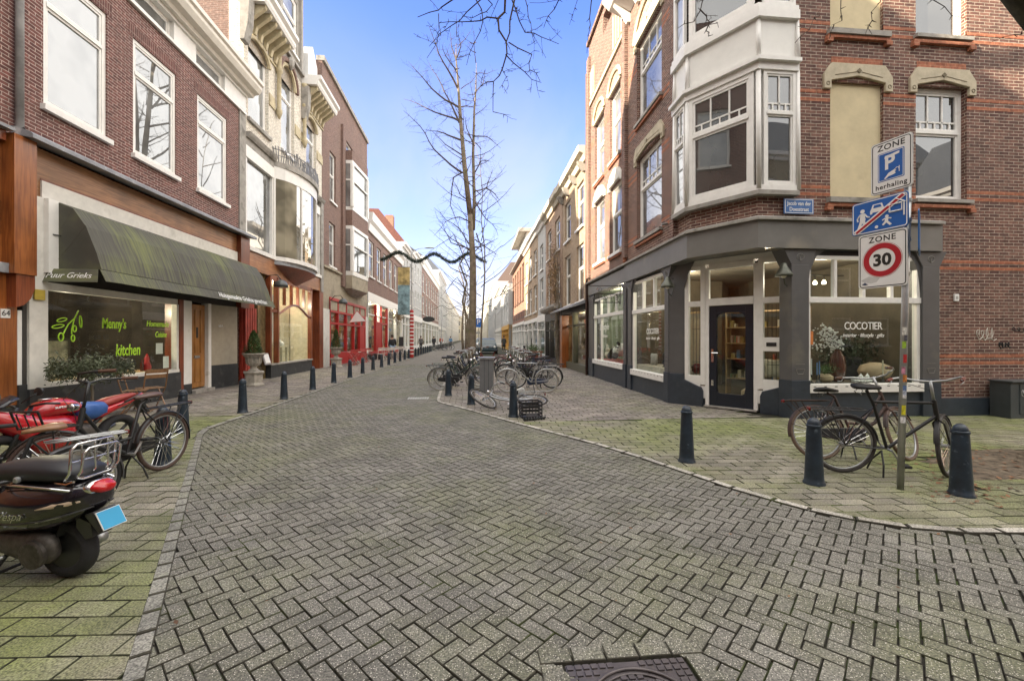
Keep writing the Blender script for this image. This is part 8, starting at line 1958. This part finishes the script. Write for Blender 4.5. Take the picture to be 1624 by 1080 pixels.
# window with the soft toys
t = thing("toy_panda", fr_(5.4,-.45,1.0), "large black and white plush panda lying in the shop window", "plush toy"); b = MB(); k = MB(); C = lambda s, n, z: fr_(s, n, z)
t2 = thing("display_shelf", fr_(5,-.5,.7), "red topped display shelf under the plush toys", "shelf"); MB(fr_).box(3.3, 6.8, -.9, -.14, .66, .74).build("board", redp, t2); MB(fr_).box(3.3, 6.8, -.94, -.905, .4, .7).build("riser", ds, t2)
b.ball(C(5.2,-.5,1.08), .24, 14, 10, (1,1,.85)); b.ball(C(4.75,-.42,1.20), .17, 14, 10); b.build("white_body", M("white_plush", (.7,.68,.64), .95), t, smooth=True)
for s, n, z, r_ in ((4.64,-.30,1.34,.06),(4.88,-.35,1.36,.06),(4.66,-.27,1.22,.035),(4.78,-.25,1.23,.035),(5.0,-.28,.92,.12),(5.55,-.4,1.0,.17),(5.75,-.35,.9,.13),(4.72,-.27,1.13,.025)): k.ball(C(s,n,z), r_, 10, 8)
k.build("black_patches", M("black_plush", (.015,.015,.015), .95), t, smooth=True)
t = thing("toy_bear", fr_(3.9,-.45,1.0), "brown grey plush bear sitting to the right of the panda", "plush toy"); b = MB(); b.ball(C(3.95,-.45,.98), .17, 12, 9); b.ball(C(3.92,-.40,1.22), .12, 12, 9); b.ball(C(3.84,-.38,1.32), .045, 8, 6); b.ball(C(4.0,-.38,1.32), .045, 8, 6); b.build("body", M("grey_plush", (.32,.27,.22), .95), t, smooth=True)
t = thing("toy_rabbit", fr_(6.2,-.4,1.0), "cream plush rabbit at the far end of the toy window", "plush toy"); b = MB(); b.ball(C(6.25,-.4,.92), .13, 12, 8); b.ball(C(6.22,-.38,1.1), .09, 12, 8); b.ball(C(6.2,-.36,1.25), .03, 8, 6, (1,1,2.6)); b.ball(C(6.28,-.36,1.25), .03, 8, 6, (1,1,2.6)); b.build("body", M("cream_fabric", (0,0,0)), t, smooth=True)
# second window: dark bust and cushions
t = thing("mannequin_head", fr_(1.2,-.4,.9), "small black figure standing in the second corner shop window", "figurine"); MB().lathe(fr_(1.15,-.4,.78), [(.08,0),(.03,.04),(.07,.12),(.04,.2),(.07,.28),(.05,.36),(.01,.40)], 12).build("figure", blackm, t, smooth=True)
t2 = thing("display_shelf", fr_(1.3,-.5,.6), "pale display shelf in the second corner shop window", "shelf"); MB(fr_).box(.26, 2.5, -.8, -.14, .56, .78).build("board", M("pale_board", (.45,.40,.33), .7), t2)
for i, (s, c) in enumerate(((.5,(.45,.22,.16)),(.8,(.5,.34,.28)),(1.9,(.42,.40,.37)))):
    t = thing("cushion", fr_(s,-.4,.9), ["rust coloured cushion nearest the corner in the second window", "pink beige cushion beside the rust one", "grey cushion at the far end of the second window"][i], "cushion"); MB().loft([[fr_(s+sx*w_, -.42+dn, .95+sz*w_) for sx, sz in ((-1,-1),(0,-.9),(1,-1),(.9,0),(1,1),(0,.9),(-1,1),(-.9,0))] for dn, w_ in ((-.07,.05),(-.05,.13),(0,.17),(.05,.13),(.07,.05))]).build("cover", M("cushion_%d" % i, c, .9), t, smooth=True)
t = thing("room_screen", fr_(1.3,-1.2,1.3), "pale linen screen behind the goods of the second window", "screen"); MB(fr_).box(.4, 2.3, -1.3, -1.26, .12, 2.2).build("cloth", M("linen", (.45,.38,.28), .9), t); MB(fr_).box(.36, 2.34, -1.31, -1.25, 2.2, 2.25).build("rail", wood_l, t)
# taverna window
t = thing("framed_picture", fl(9.2,-.6,1.1), "framed pale landscape picture leaning inside the taverna window", "picture"); MB(fl).box(8.62, 9.75, -.66, -.62, .72, 1.55).build("frame", M("dark_frame", (.04,.03,.025), .4), t); MB(fl).box(8.68, 9.69, -.62, -.615, .78, 1.49).build("canvas", M("picture_paint", (.42,.38,.28), .7, var=.6, scale=2.5), t)
for i, s in enumerate((10.6, 10.95, 11.25)):
    t = thing("bottle", fl(s,-.3,.74), ["dark green bottle on the taverna window sill", "clear oil bottle next to the dark green one", "dark wine bottle by the red figure in the taverna window"][i], "bottle"); MB().lathe(fl(s,-.3,.74), [(.035,0),(.038,.02),(.038,.18),(.014,.24),(.014,.30)], 12).build("glass", [M("green_glass", (.02,.05,.02), .1), M("clear_bottle", (.5,.5,.42), .1), amber][i], t, smooth=True)
t = thing("red_figure", fl(11.35,-.25,.74), "small red capped figure among the bottles in the taverna window", "figurine"); MB().lathe(fl(11.38,-.28,.74), [(.07,0),(.09,.1),(.05,.24),(.06,.3),(.01,.42)], 12).build("body", redp, t, smooth=True)
t = thing("menu_card", fl(11.65,-.1,.9), "white menu cards propped in the right corner of the taverna window", "menu card"); MB(fl).box(11.45, 11.68, -.12, -.115, 1.15, 1.42).build("upper_card", signw, t); MB(fl).box(11.70, 11.9, -.12, -.115, .78, 1.08).build("lower_card", signw, t)
t = thing("window_sill_table", fl(10,-.5,.6), "low wooden counter behind the taverna glass", "counter"); MB(fl).box(8.55, 11.9, -1.0, -.1, .62, .74).build("top", wood_l, t); MB(fl).box(8.55, 11.9, -1.02, -.98, .36, .62).build("front", wood_l, t)
t = thing("dining_chair", fl(10.6,-2,.4), "dark wooden chair deep inside the taverna", "chair")
b = MB(fl); [b.box(s, s+.05, n, n+.05, .36, .85) for s in (10.3, 10.7) for n in (-1.8, -1.4)]; b.box(10.28, 10.77, -1.82, -1.34, .85, .90); b.build("seat", wood_r, t); MB(fl).box(10.28, 10.77, -1.86, -1.82, .9, 1.45).build("backrest", wood_r, t)
# timber shop window: cream dresser, white table, table runner
cr_ = M("cream_dresser_paint", (.60,.53,.38), .6)
t = thing("cream_dresser", fl(20,-1,0), "tall cream painted dresser with drawers inside the timber shop window", "dresser"); b = MB(fl); b.box(19.6, 21.2, -1.3, -.9, .45, 3.0); b.build("carcass", cr_, t, bevel=.01); b = MB(fl)
for z in (.6, .95, 1.3): 
    for s in (19.68, 20.45): b.box(s, s+.68, -.9, -.885, z, z+.28)
b.build("drawer_front", M("cream_drawer", (.66,.60,.46), .6), t, bevel=.005)
t = thing("side_table", fl(18.3,-.5,0), "pale side table with a white furry throw in the timber shop window", "table"); MB(fl).box(17.3, 19.3, -.9, -.15, 1.15, 1.22).build("top", cr_, t); b = MB(fl); [b.box(s, s+.07, n, n+.07, .45, 1.15) for s in (17.35, 18.7, 19.2) for n in (-.85, -.25)]; b.build("legs", cr_, t)
t = thing("white_throw", fl(18.4,-.45,1.3), "white furry throw heaped on the side table", "throw"); b = MB(); q = random.Random(31); [b.ball(fl(18.0+q.random()*1.1, -.5+q.uniform(-.15,.2), 1.27+q.random()*.1), q.uniform(.09,.16), 8, 6) for i in range(16)]; b.build("fur", M("white_plush", (0,0,0)), t, smooth=True)
t = thing("lace_curtain", fl(18.2,-.2,2), "pale hanging lace cloth in the timber shop window", "curtain"); b = MB(); n = 40; k0 = b.pts([fl(17.9+.9*i/n, -.35+.04*math.sin(i*.9), z) for z in (1.4, 3.3) for i in range(n+1)]); [b.f.append((k0+i, k0+i+1, k0+n+2+i, k0+n+1+i)) for i in range(n)]; b.build("cloth", signw, t, smooth=True, recalc=False)
# goods in the further windows, so that no room is bare
def goods(fr, s0, s1, n0, z0, z1, seed, label, nm="window_goods", pal=None, cnt=26):
    t = thing(nm, fr((s0+s1)/2, n0, z0), label, "display goods"); q = random.Random(seed); pal = pal or cl
    for i, m_ in enumerate(pal):
        b = MB(fr)
        for k in range(cnt//len(pal)+1): s = q.uniform(s0, s1-.3); z = q.choice([z0+(z1-z0)*j/4 for j in range(4)]); w_ = q.uniform(.08,.3); b.box(s, s+w_, n0-.2, n0, z, z+q.uniform(.1,.4))
        b.build("goods", m_, t)
    b = MB(fr); [b.box(s0, s1, n0-.24, n0+.02, z0+(z1-z0)*j/4-.03, z0+(z1-z0)*j/4-.005) for j in range(4)]; b.build("shelf", wood_l, t)
goods(fl, 24.6, 30.2, -.7, .9, 3.3, 1, "plants, lamps and glasses on shelves inside the red restaurant", cnt=40)
goods(fr2, .4, 3.9, -.6, .5, 2.6, 2, "bright goods stacked in the sandy house shop window", pal=[signw, cl[2], cl[0], wood_l], cnt=30)
goods(fl, 33.5, 47.5, -.8, .7, 3.8, 3, "goods in the windows of the white shopfront", cnt=60); goods(fr2, 5.9, 10.6, -.8, .5, 2.4, 4, "dim goods in the dark carved shop", cnt=24); goods(fr2, 11.4, 23, -.8, .5, 2.4, 5, "goods in the white shops on the right", cnt=40)
goods(fl, 49, 100, -.8, .7, 3.4, 6, "goods in the far left shop windows", cnt=90)
